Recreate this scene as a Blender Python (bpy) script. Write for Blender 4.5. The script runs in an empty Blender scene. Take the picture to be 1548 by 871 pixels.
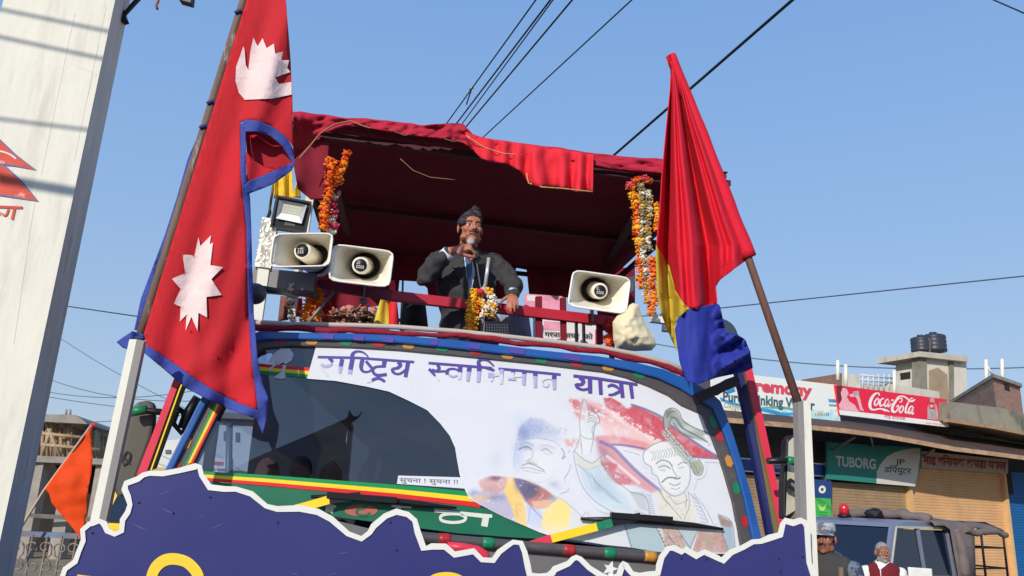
import bpy, bmesh, math, random
from mathutils import Vector, Matrix, noise
from mathutils.geometry import tessellate_polygon
from mathutils.bvhtree import BVHTree
rad = math.radians
random.seed(7)
scene = bpy.context.scene
COL = scene.collection

# ------------------------------------------------------------------ camera, sky, sun, exposure
W, H, F = 1548.0, 871.0, 1200.0
CAMZ, PITCH, ROLL = 1.85, 15.0, 2.4
R3 = Matrix.Rotation(rad(90 + PITCH), 3, 'X') @ Matrix.Rotation(rad(ROLL), 3, 'Z')
CAM = Vector((0, 0, CAMZ))
cd = bpy.data.cameras.new('camera')
cam = bpy.data.objects.new('camera', cd)
COL.objects.link(cam)
cam.matrix_world = Matrix.Translation(CAM) @ R3.to_4x4()
cd.sensor_fit = 'HORIZONTAL'
cd.sensor_width = 36.0
cd.lens = 36.0 * F / W
cd.clip_start = 0.05
cd.clip_end = 3000
scene.camera = cam

SUN_EL, SUN_AZ = 24.0, 24.0        # azimuth: degrees left of straight behind the camera
sun_dir = Vector((-math.sin(rad(SUN_AZ)) * math.cos(rad(SUN_EL)), -math.cos(rad(SUN_AZ)) * math.cos(rad(SUN_EL)), math.sin(rad(SUN_EL))))
world = bpy.data.worlds.new('World')
scene.world = world
world.use_nodes = True
wn = world.node_tree
bg = wn.nodes['Background']
sky = wn.nodes.new('ShaderNodeTexSky')
sky.sky_type = 'NISHITA'
sky.sun_disc = False
sky.sun_elevation = rad(SUN_EL)
sky.sun_rotation = math.atan2(sun_dir.x, sun_dir.y)
sky.altitude = 80
sky.air_density = 1.0
sky.dust_density = 0.8
sky.ozone_density = 2.5
tcw = wn.nodes.new('ShaderNodeTexCoord')
sxy = wn.nodes.new('ShaderNodeSeparateXYZ')
wn.links.new(tcw.outputs['Generated'], sxy.inputs[0])
wr = wn.nodes.new('ShaderNodeValToRGB')
SKYK = 1.0 / (0.15 * 2 ** 0.22)
for i, (pos, c) in enumerate(((0.0, (.44, .545, .68)), (.14, (.375, .52, .73)), (.34, (.285, .47, .78)), (.60, (.205, .40, .77)), (1.0, (.12, .27, .62)))):
    e = wr.color_ramp.elements[i] if i < 2 else wr.color_ramp.elements.new(pos)
    e.position = pos
    e.color = (c[0], c[1], c[2], 1)
wn.links.new(sxy.outputs['Z'], wr.inputs[0])
hz = wn.nodes.new('ShaderNodeMix')
hz.data_type = 'RGBA'
hz.blend_type = 'MULTIPLY'
hz.inputs[0].default_value = 1.0
hz.inputs[7].default_value = (SKYK, SKYK, SKYK, 1)
wn.links.new(wr.outputs[0], hz.inputs[6])
sm = wn.nodes.new('ShaderNodeMix')
sm.data_type = 'RGBA'
sm.inputs[0].default_value = 0.86          # hazy winter air evens out the clear sky model
wn.links.new(sky.outputs[0], sm.inputs[6])
wn.links.new(hz.outputs[2], sm.inputs[7])
wn.links.new(sm.outputs[2], bg.inputs[0])
bg.inputs[1].default_value = 0.15
ld = bpy.data.lights.new('sun', 'SUN')
ld.energy = 3.4
ld.angle = rad(0.5)
ld.color = (1.0, 0.93, 0.82)
sun = bpy.data.objects.new('sun', ld)
COL.objects.link(sun)
sun.rotation_euler = sun_dir.to_track_quat('Z', 'Y').to_euler()
vs = scene.view_settings
vs.view_transform = 'Standard'
vs.look = 'None'
vs.exposure = 0.22
vs.gamma = 1.0

# ------------------------------------------------------------------ projecting a pixel of the photograph onto a real plane
def ray(px, py):
    return (R3 @ Vector(((px - W / 2) / F, -(py - H / 2) / F, -1.0))).normalized()
def PY(px, py, Y):
    d = ray(px, py)
    return CAM + d * (Y / d.y)
class Fr:
    """a plane: origin, across, up, normal facing the viewer"""
    def __init__(s, o, u, n):
        s.o = o.copy(); s.n = n.normalized(); s.u = u.normalized(); s.w = s.n.cross(s.u).normalized()
        if s.w.z < 0: s.w = -s.w
    def hit(s, px, py, off=0.0):
        d = ray(px, py)
        o = s.o + s.n * off
        t = (o - CAM).dot(s.n) / d.dot(s.n)
        return CAM + d * t
    def back(s, b):
        return Fr(s.o - s.n * b, s.u, s.n)
YAW = rad(11)
TU = Vector((math.cos(YAW), math.sin(YAW), 0))
TB = Vector((-math.sin(YAW), math.cos(YAW), 0))
Z = Vector((0, 0, 1))
TO = PY(690, 760, 3.1)
def TF(b, rake=0.0):
    r = rad(rake)
    return Fr(TO + TB * b, TU, -TB * math.cos(r) + Z * math.sin(r))
def TP(px, py, b):
    return TF(b).hit(px, py)
def tl(p):
    """world point -> truck coordinates (across, back, z)"""
    q = p - TO
    return Vector((q.dot(TU), q.dot(TB), p.z))
def tw(a, b, z):
    q = TO + TU * a + TB * b
    return Vector((q.x, q.y, z))

# ------------------------------------------------------------------ materials
def lin(c):
    def f(v):
        v = v / 255.0
        return v / 12.92 if v <= 0.04045 else ((v + 0.055) / 1.055) ** 2.4
    return (f(c[0]), f(c[1]), f(c[2]), 1.0)
MATS = {}
def mat(name, c, rough=0.6, metal=0.0, var=0.10, vs=6.0, bump=0.0, bs=80.0, spec=0.4, trans=0.0, stretch=None, stain=None, emit=None, detail=5.0):
    if name in MATS: return MATS[name]
    m = bpy.data.materials.new(name)
    m.use_nodes = True
    t = m.node_tree
    b = t.nodes['Principled BSDF']
    out = t.nodes['Material Output']
    b.inputs['Roughness'].default_value = rough
    b.inputs['Metallic'].default_value = metal
    b.inputs['Specular IOR Level'].default_value = spec
    tc = t.nodes.new('ShaderNodeTexCoord')
    mp = t.nodes.new('ShaderNodeMapping')
    t.links.new(tc.outputs['Object'], mp.inputs['Vector'])
    if stretch: mp.inputs['Scale'].default_value = stretch
    base = lin(c)
    nz = t.nodes.new('ShaderNodeTexNoise')
    nz.inputs['Scale'].default_value = vs
    nz.inputs['Detail'].default_value = detail
    nz.inputs['Roughness'].default_value = 0.6
    t.links.new(mp.outputs[0], nz.inputs['Vector'])
    rp = t.nodes.new('ShaderNodeValToRGB')
    rp.color_ramp.elements[0].position = 0.28
    rp.color_ramp.elements[1].position = 0.72
    lo = tuple(min(1, x * (1 - var)) for x in base[:3]) + (1,)
    hi = tuple(min(1, x * (1 + var)) for x in base[:3]) + (1,)
    rp.color_ramp.elements[0].color = lo
    rp.color_ramp.elements[1].color = hi
    t.links.new(nz.outputs['Fac'], rp.inputs[0])
    csock = rp.outputs[0]
    if stain:
        # stain = (colour, scale, stretch xyz, threshold, softness, amount)
        sc, ss, st, th, so, am = stain
        mp2 = t.nodes.new('ShaderNodeMapping')
        mp2.inputs['Scale'].default_value = st
        t.links.new(tc.outputs['Object'], mp2.inputs['Vector'])
        n2 = t.nodes.new('ShaderNodeTexNoise')
        n2.inputs['Scale'].default_value = ss
        n2.inputs['Detail'].default_value = 7
        n2.inputs['Roughness'].default_value = 0.65
        t.links.new(mp2.outputs[0], n2.inputs['Vector'])
        r2 = t.nodes.new('ShaderNodeMapRange')
        r2.inputs['From Min'].default_value = th
        r2.inputs['From Max'].default_value = th + so
        r2.inputs['To Max'].default_value = am
        t.links.new(n2.outputs['Fac'], r2.inputs['Value'])
        mx = t.nodes.new('ShaderNodeMix')
        mx.data_type = 'RGBA'
        t.links.new(r2.outputs[0], mx.inputs[0])
        t.links.new(csock, mx.inputs[6])
        mx.inputs[7].default_value = lin(sc)
        csock = mx.outputs[2]
    t.links.new(csock, b.inputs['Base Color'])
    if rough < 0.9:
        rr = t.nodes.new('ShaderNodeMapRange')
        rr.inputs['To Min'].default_value = max(0.03, rough - 0.1)
        rr.inputs['To Max'].default_value = min(1, rough + 0.12)
        t.links.new(nz.outputs['Fac'], rr.inputs['Value'])
        t.links.new(rr.outputs[0], b.inputs['Roughness'])
    if bump > 0:
        nb = t.nodes.new('ShaderNodeTexNoise')
        nb.inputs['Scale'].default_value = bs
        nb.inputs['Detail'].default_value = 4
        t.links.new(mp.outputs[0], nb.inputs['Vector'])
        bp = t.nodes.new('ShaderNodeBump')
        bp.inputs['Strength'].default_value = bump
        bp.inputs['Distance'].default_value = 0.02
        t.links.new(nb.outputs['Fac'], bp.inputs['Height'])
        t.links.new(bp.outputs[0], b.inputs['Normal'])
    if trans > 0:
        tr = t.nodes.new('ShaderNodeBsdfTranslucent')
        t.links.new(csock, tr.inputs['Color'])
        ms = t.nodes.new('ShaderNodeMixShader')
        ms.inputs[0].default_value = trans
        t.links.new(b.outputs[0], ms.inputs[1])
        t.links.new(tr.outputs[0], ms.inputs[2])
        t.links.new(ms.outputs[0], out.inputs['Surface'])
    MATS[name] = m
    return m
def glass_mat(name, tint, reflect=0.10, rough=0.02, opac=0.0):
    if name in MATS: return MATS[name]
    m = bpy.data.materials.new(name)
    m.use_nodes = True
    t = m.node_tree
    out = t.nodes['Material Output']
    t.nodes.remove(t.nodes['Principled BSDF'])
    tr = t.nodes.new('ShaderNodeBsdfTransparent')
    tr.inputs[0].default_value = lin(tint)
    gl = t.nodes.new('ShaderNodeBsdfGlossy')
    gl.inputs['Roughness'].default_value = rough
    ms = t.nodes.new('ShaderNodeMixShader')
    fr = t.nodes.new('ShaderNodeFresnel')
    fr.inputs['IOR'].default_value = 1.5
    ad = t.nodes.new('ShaderNodeMath')
    ad.operation = 'ADD'
    ad.use_clamp = True
    ad.inputs[1].default_value = reflect
    t.links.new(fr.outputs[0], ad.inputs[0])
    t.links.new(ad.outputs[0], ms.inputs[0])
    t.links.new(tr.outputs[0], ms.inputs[1])
    t.links.new(gl.outputs[0], ms.inputs[2])
    df = t.nodes.new('ShaderNodeBsdfDiffuse')
    df.inputs[0].default_value = lin((196, 190, 180))
    tc = t.nodes.new('ShaderNodeTexCoord')
    mp = t.nodes.new('ShaderNodeMapping'); mp.inputs['Scale'].default_value = (1, 1, 2.2)
    mp.inputs['Rotation'].default_value = (0, .5, 0)
    t.links.new(tc.outputs['Object'], mp.inputs[0])
    nz = t.nodes.new('ShaderNodeTexNoise'); nz.inputs['Scale'].default_value = 3.2; nz.inputs['Detail'].default_value = 9; nz.inputs['Roughness'].default_value = .72
    t.links.new(mp.outputs[0], nz.inputs['Vector'])
    mr = t.nodes.new('ShaderNodeMapRange'); mr.inputs['From Min'].default_value = .35; mr.inputs['From Max'].default_value = .8; mr.inputs['To Min'].default_value = .004; mr.inputs['To Max'].default_value = .03
    t.links.new(nz.outputs['Fac'], mr.inputs['Value'])
    m2 = t.nodes.new('ShaderNodeMixShader')
    t.links.new(mr.outputs[0], m2.inputs[0]); t.links.new(ms.outputs[0], m2.inputs[1]); t.links.new(df.outputs[0], m2.inputs[2])
    t.links.new(m2.outputs[0], out.inputs['Surface'])
    MATS[name] = m
    return m
def brick_mat(name, c1, c2, mortar, scale=6.0):
    m = bpy.data.materials.new(name)
    m.use_nodes = True
    t = m.node_tree
    b = t.nodes['Principled BSDF']
    b.inputs['Roughness'].default_value = 0.9
    tc = t.nodes.new('ShaderNodeTexCoord')
    mp = t.nodes.new('ShaderNodeMapping')
    mp.inputs['Rotation'].default_value = (rad(90), 0, 0)
    t.links.new(tc.outputs['Object'], mp.inputs[0])
    bt = t.nodes.new('ShaderNodeTexBrick')
    bt.inputs['Color1'].default_value = lin(c1)
    bt.inputs['Color2'].default_value = lin(c2)
    bt.inputs['Mortar'].default_value = lin(mortar)
    bt.inputs['Scale'].default_value = scale
    bt.inputs['Mortar Size'].default_value = 0.03
    t.links.new(mp.outputs[0], bt.inputs['Vector'])
    nz = t.nodes.new('ShaderNodeTexNoise')
    nz.inputs['Scale'].default_value = 2.5
    nz.inputs['Detail'].default_value = 8
    t.links.new(tc.outputs['Object'], nz.inputs['Vector'])
    mx = t.nodes.new('ShaderNodeMix')
    mx.data_type = 'RGBA'
    mx.blend_type = 'MULTIPLY'
    mx.inputs[0].default_value = 0.4
    t.links.new(bt.outputs[0], mx.inputs[6])
    t.links.new(nz.outputs['Color'], mx.inputs[7])
    t.links.new(mx.outputs[2], b.inputs['Base Color'])
    MATS[name] = m
    return m

# ------------------------------------------------------------------ objects, things, parts
ROOT = {}
def tag(o, label=None, cat=None, group=None, kind=None):
    if label: o['label'] = label
    if cat: o['category'] = cat
    if group: o['group'] = group
    if kind: o['kind'] = kind
    return o
def thing(name, label, cat, loc, group=None):
    o = bpy.data.objects.new(name, None)
    o.empty_display_size = 0.1
    COL.objects.link(o)
    o.location = loc
    ROOT[o.name] = Vector(loc)
    return tag(o, label, cat, group)
class MB:
    """collects faces in world space; build() links them as one mesh object"""
    def __init__(s):
        s.v = []; s.f = []; s.m = []; s.sm = []
    def add(s, verts, faces, mi=0, smooth=False):
        k = len(s.v)
        s.v += [Vector(p) for p in verts]
        for f in faces:
            s.f.append([i + k for i in f]); s.m.append(mi); s.sm.append(smooth)
    def prism(s, front, ext, mi=0, side_mi=None, cap_back=True):
        """planar outline (world points) extruded by the vector ext"""
        n = len(front)
        back = [p + ext for p in front]
        tri = tessellate_polygon([front])
        k = len(s.v)
        s.v += [p.copy() for p in front] + back
        for t in tri:
            s.f.append([k + i for i in t]); s.m.append(mi); s.sm.append(False)
        if cap_back:
            for t in tri:
                s.f.append([k + n + i for i in reversed(t)]); s.m.append(mi if side_mi is None else side_mi); s.sm.append(False)
        for i in range(n):
            j = (i + 1) % n
            s.f.append([k + i, k + n + i, k + n + j, k + j]); s.m.append(mi if side_mi is None else side_mi); s.sm.append(False)
    def sheet(s, fr, pts, off=0.0, thick=0.01, mi=0, side_mi=None):
        s.prism([fr.hit(x, y, off) for x, y in pts], -fr.n * thick, mi, side_mi)
    def bar(s, fr, p0, p1, w, off=0.0, depth=0.04, mi=0, side_mi=None, w1=None):
        a = Vector(p0); b = Vector(p1)
        d = (b - a).normalized()
        q = Vector((-d.y, d.x))
        w1 = w if w1 is None else w1
        s.sheet(fr, [a + q * w / 2, b + q * w1 / 2, b - q * w1 / 2, a - q * w / 2], off, depth, mi, side_mi)
    def box(s, c, ax, ay, az, mi=0):
        """box: centre and three half-axis vectors"""
        v = [c + ax * i + ay * j + az * k for k in (-1, 1) for j in (-1, 1) for i in (-1, 1)]
        s.add(v, [(0, 2, 3, 1), (4, 5, 7, 6), (0, 1, 5, 4), (2, 6, 7, 3), (0, 4, 6, 2), (1, 3, 7, 5)], mi)
    def beam(s, a, b, w, h, up=Z, mi=0):
        d = (b - a)
        L = d.length
        d = d / L
        sd = d.cross(up).normalized()
        u = sd.cross(d).normalized()
        s.box((a + b) / 2, d * L / 2, sd * w / 2, u * h / 2, mi)
    def tube(s, pts, r, seg=8, mi=0, caps=True, smooth=True):
        n = len(pts)
        rs = r if isinstance(r, (list, tuple)) else [r] * n
        k = len(s.v)
        prev = None
        for i, p in enumerate(pts):
            t = (pts[min(i + 1, n - 1)] - pts[max(i - 1, 0)]).normalized()
            if prev is None:
                a = t.orthogonal().normalized()
            else:
                a = (prev - t * prev.dot(t))
                a = a.normalized() if a.length > 1e-6 else t.orthogonal().normalized()
            prev = a
            b = t.cross(a)
            for q in range(seg):
                an = 2 * math.pi * q / seg
                s.v.append(p + (a * math.cos(an) + b * math.sin(an)) * rs[i])
        for i in range(n - 1):
            for q in range(seg):
                q2 = (q + 1) % seg
                s.f.append([k + i * seg + q, k + i * seg + q2, k + (i + 1) * seg + q2, k + (i + 1) * seg + q]); s.m.append(mi); s.sm.append(smooth)
        if caps:
            s.f.append([k + q for q in reversed(range(seg))]); s.m.append(mi); s.sm.append(False)
            s.f.append([k + (n - 1) * seg + q for q in range(seg)]); s.m.append(mi); s.sm.append(False)
    def loft(s, rings, mi=0, smooth=True, cap0=False, cap1=False, closed=True):
        k = len(s.v)
        n = len(rings[0])
        for r in rings: s.v += [Vector(p) for p in r]
        for i in range(len(rings) - 1):
            for q in range(n if closed else n - 1):
                q2 = (q + 1) % n
                s.f.append([k + i * n + q, k + i * n + q2, k + (i + 1) * n + q2, k + (i + 1) * n + q]); s.m.append(mi); s.sm.append(smooth)
        if cap0: s.f.append([k + q for q in reversed(range(n))]); s.m.append(mi); s.sm.append(False)
        if cap1: s.f.append([k + (len(rings) - 1) * n + q for q in range(n)]); s.m.append(mi); s.sm.append(False)
    def lathe(s, c, axis, prof, seg=24, mi=0, smooth=True, ref=None):
        """prof: (distance along axis, radius)"""
        ax = axis.normalized()
        a = (ref or ax.orthogonal()).normalized()
        b = ax.cross(a)
        s.loft([[c + ax * h + (a * math.cos(2 * math.pi * q / seg) + b * math.sin(2 * math.pi * q / seg)) * max(r, 1e-4) for q in range(seg)] for h, r in prof], mi, smooth, True, True)
    def ball(s, c, r, mi=0, sub=1, jit=0.0, rnd=random):
        bm = bmesh.new()
        bmesh.ops.create_icosphere(bm, subdivisions=sub, radius=1.0)
        rr = r if isinstance(r, Vector) else Vector((r, r, r))
        k = len(s.v)
        for v in bm.verts:
            q = 1 + (rnd.uniform(-jit, jit) if jit else 0)
            s.v.append(c + Vector((v.co.x * rr.x, v.co.y * rr.y, v.co.z * rr.z)) * q)
        for f in bm.faces:
            s.f.append([k + v.index for v in f.verts]); s.m.append(mi); s.sm.append(jit == 0)
        bm.free()
    def ribbon(s, pts, w, fn, mi=0, sub=4, closed=False):
        """a painted stroke: pixel polyline of given width mapped by fn(px,py)"""
        P = [Vector(p) for p in pts]
        n = len(P)
        ws = list(w) if isinstance(w, (list, tuple)) else [w] * n
        if n > 2 and sub > 1:
            Q = []; WS = []
            for i in range(n - 1):
                p0 = P[max(i - 1, 0)]; p1 = P[i]; p2 = P[i + 1]; p3 = P[min(i + 2, n - 1)]
                for k in range(sub):
                    t = k / sub
                    Q.append(0.5 * ((2 * p1) + (p2 - p0) * t + (2 * p0 - 5 * p1 + 4 * p2 - p3) * t * t + (3 * p1 - p0 - 3 * p2 + p3) * t ** 3))
                    WS.append(ws[i] * (1 - t) + ws[i + 1] * t)
            Q.append(P[-1]); WS.append(ws[-1])
            P, ws = Q, WS
        n = len(P)
        k = len(s.v)
        for i in range(n):
            a = P[max(i - 1, 0)]; b = P[min(i + 1, n - 1)]
            if closed and i == 0: a = P[-2]
            if closed and i == n - 1: b = P[1]
            d = (b - a)
            d = d.normalized() if d.length > 1e-9 else Vector((1, 0))
            q = Vector((-d.y, d.x)) * ws[i] / 2
            s.v.append(fn(P[i].x + q.x, P[i].y + q.y)); s.v.append(fn(P[i].x - q.x, P[i].y - q.y))
        for i in range(n - 1):
            s.f.append([k + 2 * i, k + 2 * i + 2, k + 2 * i + 3, k + 2 * i + 1]); s.m.append(mi); s.sm.append(False)
    def flat(s, pts, fn, mi=0, step=None):
        """a flat painted patch: pixel outline mapped by fn"""
        if step:
            v2, fs = grid_poly(pts, step)
            s.add([fn(p[0], p[1]) for p in v2], fs, mi, True)
        else:
            fr = [Vector((p[0], -p[1], 0)) for p in pts]
            tri = tessellate_polygon([fr])
            s.add([fn(p[0], p[1]) for p in pts], [list(t) for t in tri], mi)
    def build(s, name, mats, parent=None, solid=0.0, bevel=0.0, subsurf=0, recalc=True, face_cam=False):
        me = bpy.data.meshes.new(name)
        org = Vector((0, 0, 0))
        rt = parent
        while rt is not None and rt.parent is not None: rt = rt.parent
        if rt is not None:
            org = ROOT.get(rt.name, Vector(rt.location))
        else:
            lo = Vector([min(v[i] for v in s.v) for i in range(3)]); hi = Vector([max(v[i] for v in s.v) for i in range(3)])
            org = Vector(((lo.x + hi.x) / 2, (lo.y + hi.y) / 2, lo.z))
        me.from_pydata([tuple(v - org) for v in s.v], [], s.f)
        if not isinstance(mats, (list, tuple)): mats = [mats]
        for m in mats: me.materials.append(m)
        for p, mi, sm in zip(me.polygons, s.m, s.sm):
            p.material_index = mi
            p.use_smooth = sm
        me.validate()
        me.update()
        if recalc:
            bm = bmesh.new(); bm.from_mesh(me)
            bmesh.ops.recalc_face_normals(bm, faces=bm.faces)
            bm.to_mesh(me); bm.free()
        o = bpy.data.objects.new(name, me)
        COL.objects.link(o)
        if parent is not None: o.parent = parent
        else:
            o.location = org
            ROOT[o.name] = org
        if bevel > 0:
            md = o.modifiers.new('bevel', 'BEVEL'); md.width = bevel; md.segments = 2; md.limit_method = 'ANGLE'; md.angle_limit = rad(40)
        if solid:
            md = o.modifiers.new('solid', 'SOLIDIFY'); md.thickness = solid; md.offset = 0
        if subsurf:
            md = o.modifiers.new('sub', 'SUBSURF'); md.levels = subsurf; md.render_levels = subsurf
        return o
def grid_poly(poly, step):
    """fill a pixel outline with small faces"""
    P = [Vector((p[0], p[1], 0)) for p in poly]
    bm = bmesh.new()
    vs_ = [bm.verts.new(p) for p in P]
    for t in tessellate_polygon([P]):
        try: bm.faces.new([vs_[i] for i in t])
        except ValueError: pass
    x0 = min(p.x for p in P); x1 = max(p.x for p in P); y0 = min(p.y for p in P); y1 = max(p.y for p in P)
    x = math.floor(x0 / step) * step
    while x < x1:
        if x > x0: bmesh.ops.bisect_plane(bm, geom=bm.verts[:] + bm.edges[:] + bm.faces[:], plane_co=(x, 0, 0), plane_no=(1, 0, 0))
        x += step
    y = math.floor(y0 / step) * step
    while y < y1:
        if y > y0: bmesh.ops.bisect_plane(bm, geom=bm.verts[:] + bm.edges[:] + bm.faces[:], plane_co=(0, y, 0), plane_no=(0, 1, 0))
        y += step
    bm.verts.index_update()
    v2 = [(v.co.x, v.co.y) for v in bm.verts]
    fs = [[v.index for v in f.verts] for f in bm.faces]
    bm.free()
    return v2, fs
def seg_dist(p, poly):
    best = 1e9
    n = len(poly)
    for i in range(n):
        a = poly[i]; b = poly[(i + 1) % n]
        dx, dy = b[0] - a[0], b[1] - a[1]
        L = dx * dx + dy * dy
        t = 0 if L == 0 else max(0, min(1, ((p[0] - a[0]) * dx + (p[1] - a[1]) * dy) / L))
        d = math.hypot(p[0] - a[0] - t * dx, p[1] - a[1] - t * dy)
        best = min(best, d)
    return best
def pillow(mb, fr, poly, depth, soft, step, off=0.0, wr=0.0, mi=0, ws=18.0):
    """soft filled body: outline with a bulging front and back"""
    v2, fs = grid_poly(poly, step)
    fv = []; bv = []
    for p in v2:
        d = seg_dist(p, poly)
        k = (1 - math.exp(-d / soft)) if d > 1e-3 else 0.0
        h = depth * k
        wv = wr * k * noise.noise(Vector((p[0] / ws, p[1] / ws, 3.1)))
        fv.append(fr.hit(p[0], p[1], off + h / 2 + wv)); bv.append(fr.hit(p[0], p[1], off - h / 2))
    mb.add(fv, fs, mi, True)
    mb.add(bv, [list(reversed(f)) for f in fs], mi, True)
def text_flat(mb, s, p0, p1, hpx, fn, mi=0, bold=0.0, hgt=None, shear=0.0):
    """lettering: baseline from pixel p0 to p1, capital height hpx"""
    cu = bpy.data.curves.new('t', 'FONT')
    cu.body = s
    cu.size = 1.0
    cu.offset = bold
    cu.resolution_u = 4
    o = bpy.data.objects.new('t', cu)
    COL.objects.link(o)
    dg = bpy.context.evaluated_depsgraph_get()
    me = bpy.data.meshes.new_from_object(o.evaluated_get(dg))
    COL.objects.unlink(o); bpy.data.objects.remove(o); bpy.data.curves.remove(cu)
    if not me.vertices:
        return
    xs = [v.co.x for v in me.vertices]
    x0, x1 = min(xs), max(xs)
    top = hgt or 0.70
    a = Vector(p0); b = Vector(p1)
    out = []
    up = Vector((0, -1)) * hpx
    for v in me.vertices:
        t = (v.co.x - x0) / (x1 - x0)
        q = a + (b - a) * t + up * (v.co.y / top) + Vector((shear * v.co.y / top * hpx, 0))
        out.append(fn(q.x, q.y))
    mb.add(out, [list(p.vertices) for p in me.polygons], mi)
    bpy.data.meshes.remove(me)
def on(fr, off):
    return lambda x, y: fr.hit(x, y, off)
def lerp(a, b, t): return a + (b - a) * t
def circle_px(cx, cy, rx, ry=None, n=20, a0=0.0):
    ry = rx if ry is None else ry
    return [(cx + rx * math.cos(a0 + 2 * math.pi * i / n), cy + ry * math.sin(a0 + 2 * math.pi * i / n)) for i in range(n)]
def dup(root, loc, label=None, rotz=None):
    r = root.copy(); COL.objects.link(r); r.location = loc
    if rotz is not None: r.rotation_euler = (0, 0, rotz)
    ROOT[r.name] = Vector(loc)
    if label: r['label'] = label
    for ch in list(root.children):
        c = ch.copy(); COL.objects.link(c); c.parent = r
        for g in list(ch.children):
            d = g.copy(); COL.objects.link(d); d.parent = c
    return r
# ------------------------------------------------------------------ palette
RED = mat('red_cloth', (205, 26, 46), 0.8, var=0.07, vs=9, bump=0.12, bs=300)
CANO = mat('canopy_red_cloth', (176, 32, 58), 0.9, var=0.10, vs=7, bump=0.2, bs=200)
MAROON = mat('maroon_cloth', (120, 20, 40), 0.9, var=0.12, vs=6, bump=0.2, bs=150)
WHITEP = mat('white_paint', (226, 222, 208), 0.5, var=0.05, vs=5, stain=((120, 105, 85), 9, (1, 1, .35), .58, .2, .55))
GREYM = mat('grey_steel', (120, 118, 120), 0.45, 0.3, var=0.1, vs=9)
DARKM = mat('black_metal', (26, 26, 29), 0.45, 0.2, var=0.15)
BLACK = mat('black_plastic', (22, 22, 25), 0.4, var=0.1)
RUBBER = mat('black_rubber', (24, 24, 25), 0.75)
BLUEP = mat('blue_paint', (30, 84, 158), 0.28, var=0.10, vs=5, spec=0.6, stain=((70, 90, 120), 12, (1, 1, 1), .6, .15, .4))
GREYP = mat('grey_paint', (78, 74, 76), 0.35, var=0.12, vs=7, spec=0.5, stain=((120, 110, 100), 14, (1, 1, 1), .58, .2, .4))
NAVYP = mat('navy_paint', (40, 44, 96), 0.4, var=0.1)
OLIVEP = mat('olive_paint', (104, 90, 44), 0.5, var=0.12)
REDP = mat('red_paint', (214, 52, 76), 0.4, var=0.07)
CRIMP = mat('crimson_paint', (176, 30, 48), 0.45, var=0.12)
GREENP = mat('green_paint', (22, 128, 92), 0.4, var=0.08)
DKGREEN = mat('dark_green_paint', (18, 102, 74), 0.45, var=0.12, stain=((60, 80, 74), 6, (1, 1, 1), .6, .12, .6))
YELP = mat('yellow_paint', (240, 206, 40), 0.4, var=0.06)
ORAP = mat('orange_paint', (188, 132, 54), 0.4, var=0.1)
LREDP = mat('lozenge_red', (168, 40, 46), 0.4, var=.2, vs=30)
LGRN = mat('lozenge_green', (30, 124, 84), 0.4, var=.2, vs=30)
RB_R = mat('stripe_red', (214, 34, 34), 0.4, var=.05)
RB_Y = mat('stripe_yellow', (244, 206, 36), 0.4, var=.05)
RB_G = mat('stripe_green', (10, 140, 76), 0.4, var=.05)
VINYL = mat('white_vinyl', (213, 215, 222), 0.5, var=0.035, vs=3.5, bump=0.05, bs=60)
INTER = mat('cab_interior', (40, 42, 52), 0.8, var=0.15)
PURPLE = mat('purple_print', (84, 66, 150), 0.5, var=0.08)
FADE1 = mat('faded_print', (172, 168, 208), 0.5, var=0.10, vs=30)
FADE2 = mat('worn_print', (204, 206, 220), 0.5, var=0.08, vs=60)
GLASS = glass_mat('windshield_glass', (196, 208, 226), 0.055, 0.012)

# ------------------------------------------------------------------ the truck
tb0 = tw(0, 2.0, 0.0)
truck = thing('truck', 'decorated truck with a blue rimmed windshield, white lettered banner and red canopy over its bed', 'truck', tb0)
FACE = TF(0, 5)
hitF = lambda off: on(FACE, off)
# arch outline: outer edge of the blue band, then the edge of the grey band, then the glass
LP_out = [(236, 730), (249, 710), (298.5, 611), (330, 556), (352, 524), (372, 507), (393, 500)]
TOPo = [(441, 502), (531, 503.5), (600, 506.5), (690, 513.5), (823, 529.5), (905, 538), (959, 547), (1005, 558), (1045, 575), (1074, 592)]
RP_out = [(1090, 606), (1108, 652), (1123.5, 702), (1138, 753), (1152, 813), (1160, 850)]
arch_out = LP_out + TOPo + RP_out
LP_mid = [(247, 734), (261, 710), (309, 615), (341, 562), (362, 533), (381, 517), (399, 514)]
TOPm = [(441, 513), (531, 514.5), (600, 518), (690, 527), (817, 541), (911, 551.5), (957, 561), (996, 572), (1030, 588), (1056, 605)]
RP_mid = [(1079, 618), (1097, 660), (1112.5, 706), (1126, 756), (1138.5, 816), (1147, 852)]
arch_mid = LP_mid + TOPm + RP_mid
LP_in = [(272, 738), (290, 704), (336, 614), (362, 570), (378, 544), (390, 531), (403, 526)]
TOPi = [(441, 523), (531, 525.5), (600, 529.5), (690, 538), (817, 551), (911, 562.5), (946, 571), (980, 584), (1010, 598), (1030, 613)]
RP_in = [(1062, 627), (1078, 668), (1093, 710), (1107, 758), (1119, 820), (1126, 855)]
arch_in = LP_in + TOPi + RP_in
def ring(mb, a, b, fr, off, depth, mi=0):
    """solid band between two matching outlines"""
    rings = []
    for p, q in zip(a, b):
        rings.append([fr.hit(p[0], p[1], off), fr.hit(q[0], q[1], off), fr.hit(q[0], q[1], off) - fr.n * depth, fr.hit(p[0], p[1], off) - fr.n * depth])
    mb.loft(rings, mi, False, True, True)
def shift(poly, c, k):
    return [(c[0] + (x - c[0]) * k, c[1] + (y - c[1]) * k) for x, y in poly]
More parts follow.
